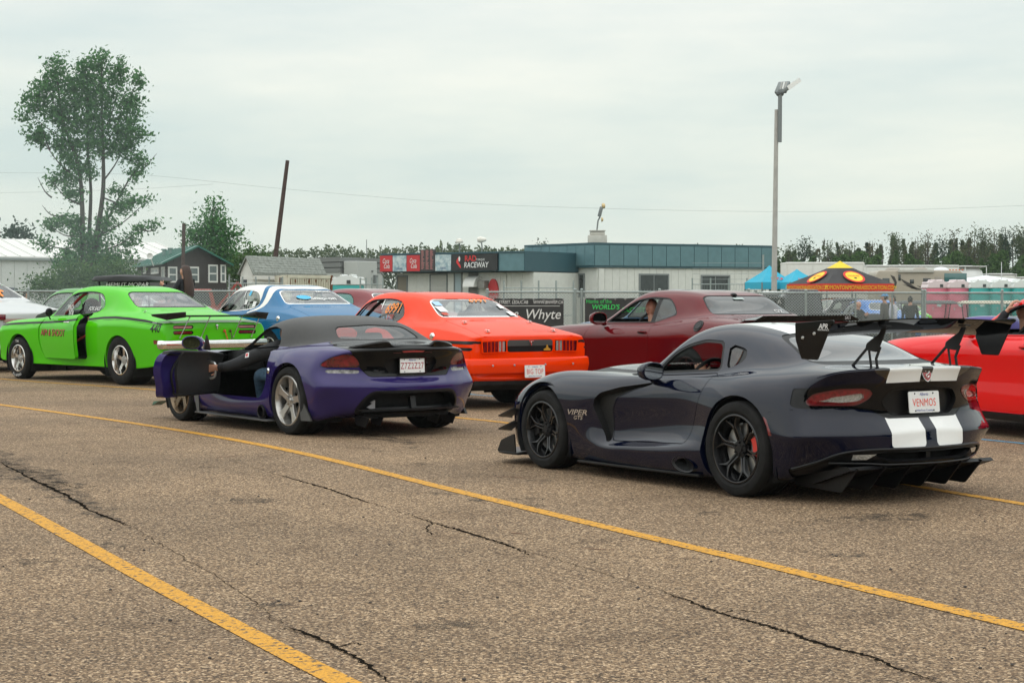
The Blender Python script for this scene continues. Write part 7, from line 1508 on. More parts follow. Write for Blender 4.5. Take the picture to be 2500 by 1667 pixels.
# ------------------------------------------------------------------ people
def skin_mesh(J, E, R, levels=2):
    'one continuous body from a skeleton: J joints, E bones, R (x,y) radii'
    me = bpy.data.meshes.new('p'); me.from_pydata([tuple(j) for j in J], E, []); ob = bpy.data.objects.new('p', me); COL.objects.link(ob)
    sk = ob.modifiers.new('s','SKIN'); sk.use_smooth_shade = True; sb = ob.modifiers.new('b','SUBSURF'); sb.levels = levels
    if not me.skin_vertices: me.attributes
    lay = me.skin_vertices[0].data if me.skin_vertices else None
    if lay is None:
        bm = bmesh.new(); bm.from_mesh(me); bm.verts.layers.skin.verify(); bm.to_mesh(me); bm.free(); lay = me.skin_vertices[0].data
    for i, q in enumerate(R): lay[i].radius = q if isinstance(q, tuple) else (q, q)
    lay[0].use_root = True
    dg = bpy.context.evaluated_depsgraph_get(); dg.update(); m2 = bpy.data.meshes.new_from_object(ob.evaluated_get(dg)); bpy.data.objects.remove(ob)
    for p in m2.polygons: p.use_smooth = True
    return m2
def head_part(root, c, yaw, hair_m, hair='short', s=1., skin=SKIN, glasses=False):
    g = G(); n, m = 20, 16; V = []; F = []
    for i in range(m+1):
        t = math.pi*i/m
        for k in range(n):
            a = 2*math.pi*k/n; x, y, z = math.sin(t)*math.cos(a), math.sin(t)*math.sin(a), math.cos(t)
            w = 1-.22*max(0,-z)**1.5; px, py, pz = .098*x*(w if x < 0 else 1-.08*max(0,-z)), .078*y*w, .122*z
            f = max(0,x)
            if f > .3: px += .026*math.exp(-((y/.13)**2))*math.exp(-(((z+.10)/.20)**2))*f; px += .010*math.exp(-((y/.3)**2))*math.exp(-(((z+.52)/.12)**2)); px -= .010*math.exp(-(((abs(y)-.36)/.16)**2))*math.exp(-(((z-.08)/.12)**2)); px += .012*math.exp(-((y/.35)**2))*math.exp(-(((z+.85)/.16)**2))
            V.append((px*s,py*s,pz*s))
    for i in range(m):
        for k in range(n): F.append((i*n+k,(i+1)*n+k,(i+1)*n+(k+1)%n,i*n+(k+1)%n))
    g.add(V,F,rotm(0,0,yaw),c)
    for sd_ in (1,-1): g.ell(np.array(c)+rotm(0,0,yaw)@np.array((-.005,.080*sd_,-.01))*s,(.018*s,.010*s,.03*s),8,6,rotm(0,0,yaw))
    g.tube([np.array(c)+(0,0,-.08*s), np.array(c)+(-.02*math.cos(yaw)*s,-.02*math.sin(yaw)*s,-.19*s)],[.055*s,.062*s],12)
    h = g.build('head', skin, root, smooth=60)
    e = G()
    for sd_ in (1,-1): e.ell(np.array(c)+rotm(0,0,yaw)@np.array((.083,.030*sd_,.010))*s,(.008*s,.012*s,.008*s),8,6,rotm(0,0,yaw))
    e.build('eye', mat('eye_dark',(.03,.02,.02),.3), h); q = G(); q.ell(np.array(c)+rotm(0,0,yaw)@np.array((.088,0,-.062))*s,(.008*s,.024*s,.006*s),8,6,rotm(0,0,yaw)); q.build('mouth', mat('lips',(.33,.12,.10),.5), h)
    if hair:
        k = G(); V2 = []
        for (x,y,z) in V: V2.append((x*1.07-.012*s,y*1.09,z*1.06+.008*s))
        Fk = [f for f in F if all((V2[i][2] > .045*s or V2[i][0] < -.01*s) and V2[i][2] > (-.07*s if hair == 'short' else -.2*s) for i in f)]
        k.add(V2,Fk,rotm(0,0,yaw),c); k.build('hair', hair_m, h)
    return h
def hand(root, c, fwd, palm_n, curl=1.2, s=1., skin=SKIN, name='hand', thumb=1):
    'palm and five bent fingers; fwd = direction of the fingers, palm_n = the way the palm faces'
    f = np.array(fwd,float); f /= np.linalg.norm(f); n = np.array(palm_n,float); n -= f*(n@f); n /= np.linalg.norm(n); w = np.cross(n,f)*thumb
    c = np.array(c,float); J = [c-f*.055*s, c-f*.02*s, c+f*.012*s]; E = [(0,1),(1,2)]; R = [(.024*s,.034*s),(.020*s,.042*s),(.019*s,.042*s)]
    g = G(); rings = []
    for t, wd_, th in ((-.075,.027,.024),(-.04,.034,.020),(-.005,.042,.018),(.03,.044,.016),(.048,.041,.012)):
        rings.append([c+f*t*s+w*wd_*s*math.cos(a)+n*th*s*math.sin(a) for a in np.linspace(0,2*math.pi,14,endpoint=False)])
    g.loft(rings)
    for k, (off, L) in enumerate(((.032,.070),(.011,.080),(-.011,.075),(-.031,.058))):
        p = c+f*.04*s+w*off*s; d = f.copy(); path = [p-f*.03*s, p]; a = 0
        for j, (l, b) in enumerate(((.42,.55),(.33,.75),(.27,.5))):
            a += b*curl*.6; d = math.cos(a)*f+math.sin(a)*n; path.append(path[-1]+d*L*l*s)
        g.tube(catmull(path,3), np.interp(np.linspace(0,1,len(catmull(path,3))),[0,.4,1],[.0100*s,.0092*s,.0068*s]), 8)
    p = c-f*.02*s+w*.036*s; d1 = (w*.8+f*.6+n*.25); d1 /= np.linalg.norm(d1); d2 = (w*.25+f*.8+n*.55); d2 /= np.linalg.norm(d2); path = catmull([p-w*.02*s,p,p+d1*.035*s,p+d1*.035*s+d2*.034*s],3); g.tube(path, np.linspace(.012*s,.0075*s,len(path)), 8)
    return g.build(name, skin, root, smooth=60)
def local(C, p):                                       # car-local point -> world
    M = C.r.matrix_world if False else Matrix.LocRotScale(C.r.location, C.r.rotation_euler, C.r.scale); return np.array(M @ Vector(p))
JACKET = mat('black_jacket',(.012,.013,.016),.75,var=.4,vscale=14,bump=.5,bscale=30); DENIM = mat('blue_denim',(.07,.14,.22),.85,var=.35,vscale=22,bump=.3,bscale=300)
def driver_purple():
    C = PURPLE; r = thing('person','driver in black racing jacket and jeans reaching out to the purple car door','person',tuple(C.r.location),C.r.rotation_euler.z,scale=1.05)
    J = [(.78,.40,.45),(.74,.40,.62),(.80,.42,.80),(.90,.55,.845),(1.10,.72,.765),(1.24,.90,.665),(1.36,1.0,.638),(.86,.30,.84),(1.0,.24,.72),(1.15,.30,.70)]
    E = [(0,1),(1,2),(2,3),(3,4),(4,5),(5,6),(2,7),(7,8),(8,9)]; R = [.16,(.17,.14),(.17,.13),.105,.085,.068,.05,.09,.07,.045]
    me = skin_mesh(J,E,R); o = link('body', me, JACKET, r)
    J = [(.82,.48,.44),(1.02,.55,.56),(1.20,.62,.56),(1.28,.56,.42),(1.34,.52,.27)]; me = skin_mesh(J,[(0,1),(1,2),(2,3),(3,4)],[.10,.09,.078,.066,.055]); link('jeans', me, DENIM, r)
    hd = head_part(r,(.93,.42,1.005),.1,mat('hair_dark',(.02,.016,.013),.7),'short'); 
    hand(r,(1.43,1.045,.632),(.75,.62,-.06),(-.5,.75,-.15),1.5,1.0,thumb=1)
    cu = G(); cu.tube([(1.335,.98,.641),(1.372,1.008,.637)],[.052,.05],14); cu.build('cuff', JACKET, o)
    pt = G(); P=[]
    bv2 = BVHTree.FromPolygons([v.co for v in me.vertices],[p.vertices for p in me.polygons])
    jb = o.data; bvj = BVHTree.FromPolygons([v.co for v in jb.vertices],[p.vertices for p in jb.polygons])
    def patch(name, cx, cz, w, h, m, rot=0.):
        P=[]; 
        for a,b in ((-.5,-.5),(.5,-.5),(.5,.5),(-.5,.5)):
            x = cx-(a*w*math.cos(rot)-b*h*math.sin(rot)); z = cz+a*w*math.sin(rot)+b*h*math.cos(rot); hh = bvj.ray_cast(Vector((x-.45,1.9,z)),Vector((.43,-.90,0)).normalized())[0]
            if hh is None: return
            P.append(np.array(hh)+(-.004,.008,0))
        g = G(); g.quad(*P); q = g.build(name, m, o, smooth=0); return q
    patch('sleeve_patch',1.28,.668,.042,.095,PLATEW,.15); patch('sleeve_patch',1.03,.775,.045,.05,PLATEW,.2); patch('sleeve_patch',1.032,.777,.026,.03,mat('patch_red',(.55,.06,.06),.6),.2)
    return r
driver_purple()
def simple_person(label, loc, yaw, h, shirt, trousers, hair_m, hair='short', pose='stand', arms=None, group=None, skin=SKIN, cap=None):
    r = thing('person', label, 'person', loc, yaw, group, scale=h/1.75)
    la, ra = arms or ([(.02,.235,1.13),(.05,.245,.88)],[(.02,-.235,1.13),(.05,-.245,.88)])
    J = [(0,0,.97),(0,0,1.15),(0,0,1.36),(0,.17,1.41),tuple(la[0]),tuple(la[1]),(0,-.17,1.41),tuple(ra[0]),tuple(ra[1])]
    me = skin_mesh(J,[(0,1),(1,2),(2,3),(3,4),(4,5),(2,6),(6,7),(7,8)],[(.13,.17),(.12,.155),(.125,.17),.075,.052,.04,.075,.052,.04],2); o = link('body', me, shirt, r)
    J = [(0,0,.98),(0,.09,.90),(.01,.10,.50),(-.02,.10,.08),(.12,.11,.04),(0,-.09,.90),(.01,-.10,.50),(-.02,-.10,.08),(.12,-.11,.04)]
    me = skin_mesh(J,[(0,1),(1,2),(2,3),(3,4),(0,5),(5,6),(6,7),(7,8)],[(.14,.16),.10,.07,.05,.04,.10,.07,.05,.04],1); link('trousers', me, trousers, r)
    hd = head_part(r,(.02,0,1.62),0,hair_m,hair,1.,skin)
    for a in (la,ra):
        d = np.array(a[1])-np.array(a[0]); hand(r, np.array(a[1])+d/np.linalg.norm(d)*.05, d, (0,-np.sign(a[1][1]),0), .8, 1., skin, thumb=1)
    if cap:
        c = G(); V=[]; n=16
        for i in range(6):
            t = i/5*math.pi/2
            for k in range(n): a=2*math.pi*k/n; V.append((.112*math.cos(a)*math.cos(t)+.005,.094*math.sin(a)*math.cos(t),1.66+.085*math.sin(t)))
        c.add(V,[(i*n+k,i*n+(k+1)%n,(i+1)*n+(k+1)%n,(i+1)*n+k) for i in range(5) for k in range(n)]); c.prism([(.08,.075),(.20,.05),(.20,-.05),(.08,-.075)],1.655,1.667,'xy'); c.build('cap', cap, hd)
    return r
# ------------------------------------------------------------------ other cars of the queue, mostly hidden
SILVER_P = paint('silver_white',(.52,.53,.53),.1,.05); OLDGREEN_P = paint('bottle_green',(.045,.26,.02),0,.08); WINE_P = paint('wine_red',(.17,.008,.014),0,.1); SKY_P = paint('steel_blue',(.03,.11,.24),0,.1); VIOLET_P = paint('violet',(.05,.03,.20),0,.1)
def pose_for(u, v, lx, ly, lz, Y, phi, sc):
    'car position that puts its local point (lx,ly,lz) at photo pixel u at distance Y'
    p = at(u, v, Y); fx = np.array((-math.sin(phi), math.cos(phi))); ly_ = np.array((-math.cos(phi), -math.sin(phi))); q = p[:2]-sc*(lx*fx+ly*ly_); return (q[0], q[1], 0)
SILVER = coupe('silver white old coupe at the left edge with orange writing on its rear window', pose_for(70,741,-.233,-.62,1.11,35.8,.86,1.3), .86, 1.3, SILVER_P, 'plain', level=2, name='old_coupe')
def window_word(C, txt, m, y, z, size):
    V,F = text_geo(txt,size,.016,.2); W=[]
    for v in V:
        h = C.bv.ray_cast(Vector((-1.4,y-v[0],z+v[1]*.62)),Vector((1,0,0)))[0]; W.append((np.array(h)-(.012,0,-.006)) if h else (-.3,y,1.2))
    g=G(); g.add(W,F); g.build('window_lettering',m,C.r,smooth=0)
window_word(SILVER,'dollar',mat('number_orange',(.80,.20,.02),.6),.10,1.22,.34)
g=G(); g.box((-1.268,-.10,.79),(.012,1.2,.05)); g.build('tail_trim',mat('trim_pinkish',(.45,.28,.24),.4,.3),SILVER.r)
coupe('older green car with chrome window frames behind the lime green coupe', pose_for(86,750,1.93,.76,.99,38.5,.86,1.175), .86, 1.175, OLDGREEN_P, 'plain', level=2)
coupe('wine red car showing only its roof between the blue and the orange coupe', pose_for(905,704,.9,0,1.447,40.5,.75,1.178), .75, 1.178, WINE_P, 'plain', level=2)
coupe('steel blue car whose roof edge peeks out beside the dark red coupe', pose_for(1672,707,.95,.3,1.43,30.5,.55,1.118), .55, 1.118, SKY_P, 'plain', level=2)
VI = coupe('violet coupe with white stripe between the navy coupe and the bright red one', pose_for(2190,828,3.45,.3,.86,31.3,.75,.80), .75, .80, VIOLET_P, 'plain', level=2)
h=[np.array(VI.bv.ray_cast(Vector((x,y,2)),Vector((0,0,-1)))[0])+(0,0,.004) for y in (-.16,.02) for x in np.linspace(2.2,3.35,8)]; g=G(); g.add(h,[(i,i+1,9+i,8+i) for i in range(7)]); g.build('hood_stripe',WHITEP,VI.r,smooth=0)

# ------------------------------------------------------------------ people in and round the queue
HAIRB = mat('hair_brown',(.045,.022,.014),.6,var=.4,vscale=30); HAIRD = mat('hair_dark',(.02,.016,.013),.7); BLACKC = mat('black_cloth',(.012,.014,.018),.85,var=.3,vscale=18,bump=.3,bscale=40); GREYC = mat('grey_cloth',(.07,.065,.06),.85,var=.3,vscale=18)
# driver of the dark red coupe
def seated(C, label, px=.95, py=.40, pz=.62, shirt=BLACKC, hair=None, arm=None, sc=1.1, helmet=None, skin=SKIN):
    r = thing('person',label,'person',tuple(C.r.location),C.r.rotation_euler.z,scale=C.r.scale[0]); hx = px
    ar = arm or [(px+.10,py+.22,pz+.35),(px+.32,py+.18,pz+.22),(px+.52,py+.05,pz+.30)]
    J = [(px-.05,py,pz-.10),(px-.03,py,pz+.15),(px-.02,py,pz+.36),ar[0],ar[1],ar[2],(px+.05,py-.21,pz+.34),(px+.30,py-.18,pz+.20),(px+.50,py-.08,pz+.28)]
    me = skin_mesh(J,[(0,1),(1,2),(2,3),(3,4),(4,5),(2,6),(6,7),(7,8)],[(.13,.16),(.12,.15),(.12,.16),.075,.055,.042,.075,.055,.042]); link('body',me,shirt,r)
    h = head_part(r,(px+.03,py,pz+.66),0,hair or HAIRD,'short' if hair is not None else None,1.,skin)
    d = np.array(ar[2])-np.array(ar[1]); hand(r, np.array(ar[2])+d/np.linalg.norm(d)*.05, d,(0,-.3,-1),1.3); hand(r,(px+.54,py-.07,pz+.30),(.9,.1,.2),(0,.3,-1),1.3)
    if helmet:
        g=G(); g.ell((px+.02,py,pz+.69),(.155,.135,.15),20,12); hl=g.build('helmet',helmet,h); g=G(); V=[]; 
        for a in np.linspace(-1.1,1.1,10):
            for z_ in (-.03,.06): V.append((px+.02+.158*math.cos(a),py+.138*math.sin(a),pz+.69+z_))
        g.add(V,[(2*i,2*i+1,2*i+3,2*i+2) for i in range(9)]); g.build('visor',GLOSSB,hl)
    return r
seated(MAROON,'bald man in black shirt driving the dark red coupe, arm on the wheel',1.46,.42,.55)
seated(GREEN,'driver in a dark helmet inside the lime green coupe',1.38,.40,.42,helmet=GLOSSB)
seated(ORANGE,'driver in dark clothes and black helmet inside the orange coupe',1.05,.42,.48,helmet=GLOSSB)
# hand on the steering wheel of the navy coupe
seated(DARK,'driver of the navy coupe with one hand up on the steering wheel',.52,.36,.34,arm=[(.62,.57,.66),(.80,.55,.70),(.93,.50,.845)])
# woman standing on the cart behind the lime coupe
YW = 35.
pw = at(452,690,YW)
def cart(label, loc, rz, roofm, sc=1., sign=None, body=None):
    t = thing('golf_cart',label,'golf cart',loc,rz,scale=sc); bm_ = body or mat('cart_dark',(.03,.03,.035),.4,coat=.5)
    g=G(); P=catmull([(-1.15,.98),(-1.0,1.0),(0,1.01),(1.0,.99),(1.15,.96)],4); V=[]
    rings=[]
    for x,k in ((-1.22,.0),(-1.20,.55),(-1.05,.80),(0,.86),(1.0,.80),(1.18,.55),(1.22,.0)):
        w_=.35+.30*min(1,k/.8); rings.append([(x,w_,1.90),(x,w_*.9,1.90+.10*k),(x,0,1.90+.15*k),(x,-w_*.9,1.90+.10*k),(x,-w_,1.90),(x,-w_*.9,1.87),(x,w_*.9,1.87)])
    g.loft(rings); g.build('roof',roofm,t,smooth=60)
    for x,x2 in ((.85,1.05),(-.75,-.95)):
        for y in (.52,-.52): g=G(); g.tube([(x,y,.6),(x2*.95,y,1.88)],.022,8); g.build('roof_post',BLACKP,t)
    g=G(); g.prism(rpoly([(-1.25,.30),(1.25,.30),(1.30,.55),(.95,.85),(.75,.85),(.6,.42),(.1,.42),(.05,.68),(-.55,.68),(-.6,.62),(-1.25,.62)],.05),-.58,.58); g.build('body',bm_,t,bevel=.04)
    g=G(); g.box((-.25,0,.74),(.55,1.1,.13)); g.box((-.55,0,1.0),(.14,1.1,.45)); g.build('seat',mat('cart_seat',(.35,.33,.28),.6),t,bevel=.04)
    for x in (-.85,.85):
        for y in (.5,-.5): make_wheel(t,x,y*1.1,1 if y>0 else -1,.23,.13,.2,'plain',STEEL,False)
    if sign:
        g=G(); g.box((-1.12,-.12,1.80),(.05,.80,.16)); s_=g.build('sign_board',BLACKP,t); text_on('sign_lettering',sign,(-1.148,-.12,1.80),(0,-1,0),(0,0,1),PLATEW,s_,.13,.012,.2)
    return t
CT = cart('golf cart with black canopy and small white-lettered sign behind the lime coupe',tuple(np.array((*on(326,YW+1.),0.))),math.radians(90),mat('canopy_black',(.014,.016,.017),.6),.965,'HEMI.IT MOPAR')
zfl = CAM_H+(733-648)*YW/CAM_F-1.70
g=G(); g.box((0,0,zfl-.06),(1.1,.9,.12)); 
for x in (-.45,.45):
    for y in (-.35,.35): g.tube([(x,y,0),(x,y,zfl-.1)],.03,8)
pl=thing('platform','low dark step platform under the long-haired woman','platform',(pw[0],YW,0)); g.build('deck',BLACKP,pl)
W = simple_person('woman with very long brown hair and black top, hand on the cart canopy',(pw[0],YW,zfl),math.radians(150),1.70,BLACKC,mat('dark_jeans',(.03,.04,.06),.85),HAIRB,'short',arms=([(.10,.26,1.20),(.42,.20,1.34)],[(.02,-.24,1.13),(.10,-.22,.90)]))
hg=G(); V=[]; n_=13
for i,(z,wy,wx,xo) in enumerate(((1.75,.05,.05,-.01),(1.71,.09,.09,-.02),(1.62,.105,.085,-.045),(1.50,.12,.07,-.075),(1.36,.14,.06,-.105),(1.22,.15,.055,-.115),(1.08,.13,.05,-.11),(.97,.085,.035,-.10))):
    for k in range(n_): a=math.pi*.5+2*math.pi*k/n_; V.append((xo+wx*math.cos(a),wy*math.sin(a)*(1+.06*math.sin(k*5+i)),z))
hg.add(V,[(i*n_+k,i*n_+(k+1)%n_,(i+1)*n_+(k+1)%n_,(i+1)*n_+k) for i in range(7) for k in range(n_)]+[tuple(range(n_)),tuple(range(8*n_-1,7*n_-1,-1))]); hg.build('long_hair',HAIRB,W,smooth=70)
# arm on the pillar of the bright red coupe
AR = seated(RED,'driver of the bright red coupe holding the roof pillar with a raised hand',1.62,.44,.60,arm=[(1.72,.62,.93),(1.66,.76,1.12),(1.58,.70,1.27)])

# ------------------------------------------------------------------ behind the fence: people, cars, canopies, trailers
for lab,u,Y,h,yaw,sh,tr,hair,cap,gm in (('bald man in black eating with both hands behind the fence',2095,47.5,1.40,-.9,BLACKC,GREYC,None,None,'p'),('man in a dark coat and pale blue cap behind the fence',2160,47.,1.62,2.6,GREYC,BLACKC,HAIRB,mat('cap_blue',(.10,.28,.50),.8),'p'),('man in white printed shirt half hidden behind the man with the blue cap',2180,48.5,1.56,3.4,mat('white_print',(.60,.60,.62),.8,dirt=(.25,.30,.45),vscale=14),BLACKC,HAIRD,None,'p'),('dark-haired person in black behind the fence, right of the blue cap',2222,49.,1.55,1.2,BLACKC,BLACKC,HAIRD,None,'p'),('person in dark jacket at the far left by the white building',12,60.,1.75,-1.2,BLACKC,GREYC,HAIRB,None,'p'),('person in black beside the bush by the white metal wall',62,62.,1.75,.5,BLACKC,BLACKC,HAIRD,None,'p')):
    p=on(u,Y); arms=([(.16,.24,1.18),(.34,.06,1.28)],[(.16,-.24,1.18),(.34,-.06,1.28)]) if 'eating' in lab else None
    simple_person(lab,(p[0],p[1],0),yaw,h,sh,tr,hair or HAIRD,'short' if hair else None,arms=arms,group='people standing behind the fence',cap=cap)
def pickup(label, loc, rz, m, sc=1.):
    t=thing('pickup_truck',label,'pickup truck',loc,rz,'vehicles parked behind the fence',sc)
    g=G(); g.prism(rpoly([(-1.25,.50),(-1.28,1.05),(.55,1.06),(.55,1.08),(2.0,1.08),(3.1,1.02),(3.35,.95),(3.40,.55),(3.3,.42),(-1.2,.42)],.06),-.95,.95); b=g.build('body',m,t,bevel=.05,seg=3)
    g=G(); R=[]
    for y,k in ((-.88,0),(-.70,1),(.70,1),(.88,0)): R.append([(.55+.10*k,y,1.05),(.75+.1*k,y,1.05+.66*k if k else 1.07),(1.55,y,1.05+.68*k if k else 1.07),(2.1-.05*k,y,1.06)])
    V=[(.60,-.86,1.06),(.60,.86,1.06),(2.15,.86,1.06),(2.15,-.86,1.06),(.72,-.70,1.76),(.72,.70,1.76),(1.55,.70,1.78),(1.55,-.70,1.78)]; g=G(); g.add(V,[(4,5,6,7),(0,1,5,4),(1,2,6,5),(2,3,7,6),(3,0,4,7)]); c=g.build('cab',m,t,bevel=.05,seg=3)
    g=G(); g.add([(.575,-.68,1.16),(.575,.68,1.16),(.665,.58,1.66),(.665,-.58,1.66)],[(0,1,2,3)]); g.build('rear_window',DGLASS,t,smooth=0)
    for s in (1,-1):
        g=G(); q=lambda x,z:(x,s*(.875-.16*(z-1.06)/.70),z); g.add([q(.85,1.15),q(1.92,1.15),q(1.52,1.68),q(.88,1.68)],[(0,1,2,3)]); g.build('side_window',DGLASS,t,smooth=0)
        g=G(); g.box((-1.27,s*.86,.86),(.05,.13,.30)); g.build('tail_light',REDLENS,t,bevel=.01)
        for x in (0,2.7): make_wheel(t,x,.93*s,s,.38,.22,.24,'plain',STEEL,False)
    g=G(); g.box((-1.285,0,.80),(.03,1.50,.42)); g.build('tailgate',m,t,bevel=.01); g=G(); g.box((-1.33,0,.48),(.12,1.85,.16)); g.build('bumper',CHROME,t,bevel=.03); g=G(); g.box((-.35,0,1.03),(1.7,1.6,.06)); g.build('bed_cover',BLACKP,t)
    return t
WHT=paint('truck_white',(.66,.67,.67),0,.03)
def gp(u,Y): p=on(u,Y); return (p[0],p[1],0)
pickup('white pickup parked behind the fence, its red tail light showing',gp(1988,53),math.radians(160),WHT,.96)
pickup('dark grey pickup parked behind the fence left of the bald man',gp(2050,49.5),math.radians(178),mat('truck_dark',(.02,.022,.026),.4,coat=.6),.98)
def parked(lab,u,Y,rz,colr,sc,roof=True):
    C=coupe(lab,gp(u,Y),rz-math.pi/2,sc,colr,'plain',group='vehicles parked behind the fence',level=1,full=False); return C
parked('bright blue show car with orange decals behind the two men at the fence',2165,53,math.radians(100),paint('show_blue',(.02,.16,.50),0,.05),1.0)
parked('bright green show car behind the fence left of the pink toilets',2222,76,math.radians(88),paint('show_green',(.16,.55,.03),0,.05),.85)
parked('black car parked behind the fence beneath the dark canopy',2120,60,math.radians(200),paint('show_black',(.008,.009,.010),0,.1),1.05)
parked('red car behind the fence at the far left near the house',495,62,math.radians(170),paint('faded_red',(.34,.04,.035),0,.1),1.0)
pickup('old orange-red pickup cab behind the fence beside the brown house',gp(470,66),math.radians(100),mat('old_red',(.30,.06,.04),.7,var=.3),1.05)
pickup('dark vehicle behind the bush before the white metal wall',gp(88,70),math.radians(190),mat('truck_navy',(.02,.03,.045),.4,coat=.5),1.1)
cart('golf cart with dark grey canopy in front of the pink toilets',gp(2262,51),math.radians(175),mat('canopy_grey',(.09,.10,.10),.6),.70)
cart('golf cart with long cream canopy in front of the turquoise toilets',gp(2412,51),math.radians(176),mat('canopy_cream',(.62,.58,.46),.6,dirt=(.42,.40,.32),vscale=20),.70)
def canopy(label,u,Y,vt,ve,vb,w,m_roof,m_val,rz=0.3,top=None,texts=()):
    p=on(u,Y); s=CAM_F/Y; zt,ze,zb=[CAM_H+(733-v)/s for v in (vt,ve,vb)]; t=thing('canopy',label,'canopy',(p[0],p[1],0),rz,'pop-up canopies'); k=w/2
    for x in (-k,k):
        for y in (-k,k): g=G(); g.tube([(x*.98,y*.98,0),(x*.98,y*.98,ze)],.03,6); g.build('leg',GREYF,t)
    g=G(); n=8; c=[(-k,-k),(k,-k),(k,k),(-k,k)]; V=[];F=[]
    def surf(a,q): 
        z=ze+(zt-ze)*(q**1.0)*(1-.12*math.sin(math.pi*q)); return (a[0]*(1-q),a[1]*(1-q),z)
    for i in range(4):
        a,b=np.array(c[i]),np.array(c[(i+1)%4]); 
        for j in range(n):
            q0,q1=j/n,(j+1)/n; m=6
            for h_ in range(m):
                f0,f1=h_/m,(h_+1)/m; sag=lambda f,q:-.10*math.sin(math.pi*f)*(1-q)*math.sin(math.pi*min(1,q*1.2+.2)); P=[]
                for f,q in ((f0,q0),(f1,q0),(f1,q1),(f0,q1)): e=a*(1-f)+b*f; x,y,z=surf(e,q); P.append((x,y,z+sag(f,q)))
                bi=len(V); V+=P; F.append((bi,bi+1,bi+2,bi+3))
    tipF=[f for f in F]; g.add(V,F)
    if top:
        q=.62; lo=G(); hi=G()
        for f in F:
            P=[V[i] for i in f]; (hi if min(p_[2] for p_ in P)>ze+(zt-ze)*.60 else lo).add(P,[(0,1,2,3)])
        lo.build('roof_cloth',m_roof,t,smooth=50); hi.build('roof_tip',top,t,smooth=50)
    else: g.build('roof_cloth',m_roof,t,smooth=50)
    for i in range(4): a,b=np.array(c[i])*1.005,np.array(c[(i+1)%4])*1.005; g=G(); g.add([(*a,zb),(*b,zb),(*b,ze+.01),(*a,ze+.01)],[(0,1,2,3)]); vl=g.build('valance',m_val,t,smooth=0)
    return t,k,zt,ze,zb
CY=mat('canopy_cyan',(.02,.36,.52),.7,var=.06); CK=mat('canopy_charcoal',(.028,.026,.028),.75,var=.1); CRD=mat('canopy_red',(.62,.025,.012),.65,var=.05); CYL=mat('canopy_yellow',(.80,.56,.02),.65,var=.05); CW=mat('canopy_white',(.70,.72,.74),.65,var=.04)
for lab,u,vt,Y in (('cyan canopy half hidden behind the concrete light pole',1878,648,66.5),('cyan canopy left of the black and red canopy',1945,657,66)):
    t,k,zt,ze,zb=canopy(lab,u,Y,vt,690,706,1.4,CY,CY,.35); V,F=text_geo('LUCAS',.26,.01,.1); n_=np.array((0,-1,.55)); W=[(v[0]*.8+.1,-k*.72-.02-.0*v[1]+v[1]*.8,ze+(zt-ze)*.22+v[1]*.55) for v in V]; g=G(); g.add(W,F); g.build('roof_lettering',CRD,t,smooth=0)
t,k,zt,ze,zb=canopy('black canopy with yellow tip and red valance printed with yellow web address',2050,62.,637,694,711,2.75,CK,CRD,.36,CYL)
for rz,txt in ((0,'EDMONTONMOPARASSOCIATION.COM'),(-math.pi/2,'EDMONTONMOPARASSOCIATION.COM')):
    M=rotm(0,0,rz); V,F=text_geo(txt,.205,.006,.18,xs=.78); W=np.array([(v[0],-k*1.005-.012,(ze+zb)/2+v[1]-.005) for v in V])@M.T; g=G(); g.add(W,F); g.build('valance_lettering',CYL,t,smooth=0)
    sl=np.array((0,k,zt-ze)); sl=sl/np.linalg.norm(sl); nn=np.array((0,-sl[2],sl[1])); c0=np.array((0,-k,ze))+sl*np.linalg.norm((k,zt-ze))*.31
    for nm,r_,m_,lf in (('emblem_ring',.40,CRD,.0),('emblem',.315,CYL,.008)):
        P=np.array([c0+np.array((1,0,0))*r_*math.cos(a)+sl*r_*math.sin(a)+nn*lf for a in np.linspace(0,2*math.pi,28,endpoint=False)])@M.T; g=G(); g.add(P,[tuple(range(28))]); g.build(nm,m_,t,smooth=0)
    V,F=text_geo('MOPAR',.14,.006,0); W=np.array([c0+np.array((1,0,0))*v[0]+sl*(v[1]+.03)+nn*.016 for v in V])@M.T; g=G(); g.add(W,F); g.build('roof_lettering',CRD,t,smooth=0); P=np.array([c0+np.array((1,0,0))*.06*math.cos(a)+sl*(.05*math.sin(a)-.11)+nn*.016 for a in np.linspace(0,2*math.pi,6,endpoint=False)])@M.T; g=G(); g.add(P,[tuple(range(6))]); g.build('emblem_mark',CK,t,smooth=0)
canopy('large white canopy behind the row of turquoise toilets',2405,108,672,690,700,5.6,CW,CW,.3)
def boxtrailer(label,u0,u1,vt,Y,m,h0=.9,name='trailer',rz=0.,rc=.06,depth=2.4):
    A,B=on(u0,Y),on(u1,Y); zt=CAM_H+(733-vt)*Y/CAM_F; L=B[0]-A[0]; t=thing(name,label,'trailer',((A[0]+B[0])/2,Y,0),rz,'trailers parked in the pits'); g=G(); g.box((0,0,(h0+zt)/2),(L,depth,zt-h0)); b=g.build('body',m,t,bevel=rc,seg=3)
    n=max(2,int(L/1.2)); 
    for k in range(n+1): g=G(); g.box((-L/2+L*k/n*.98+.01*L,-depth/2-.012,(h0+zt)/2),(.05,.02,(zt-h0)*.94)); g.build('panel_rib',m,t)
    g=G(); g.box((0,0,zt-.08),(L*1.003,depth*1.02,.10)); g.build('roof_rail',STEEL if 'pale' not in label else m,t,bevel=.02)
    for s in (-.22,.22): make_wheel(t,L*s,-depth/2+.02,-1,.40,.25,.25,'plain',STEEL,False) if False else None
    g=G()
    for s in (-.12,.12): g.cyl((L*s,-depth/2+.1,.42),(L*s,-depth/2+.4,.42),.42,n=18)
    g.build('wheel_pair',RUBBER,t); return t,L,zt
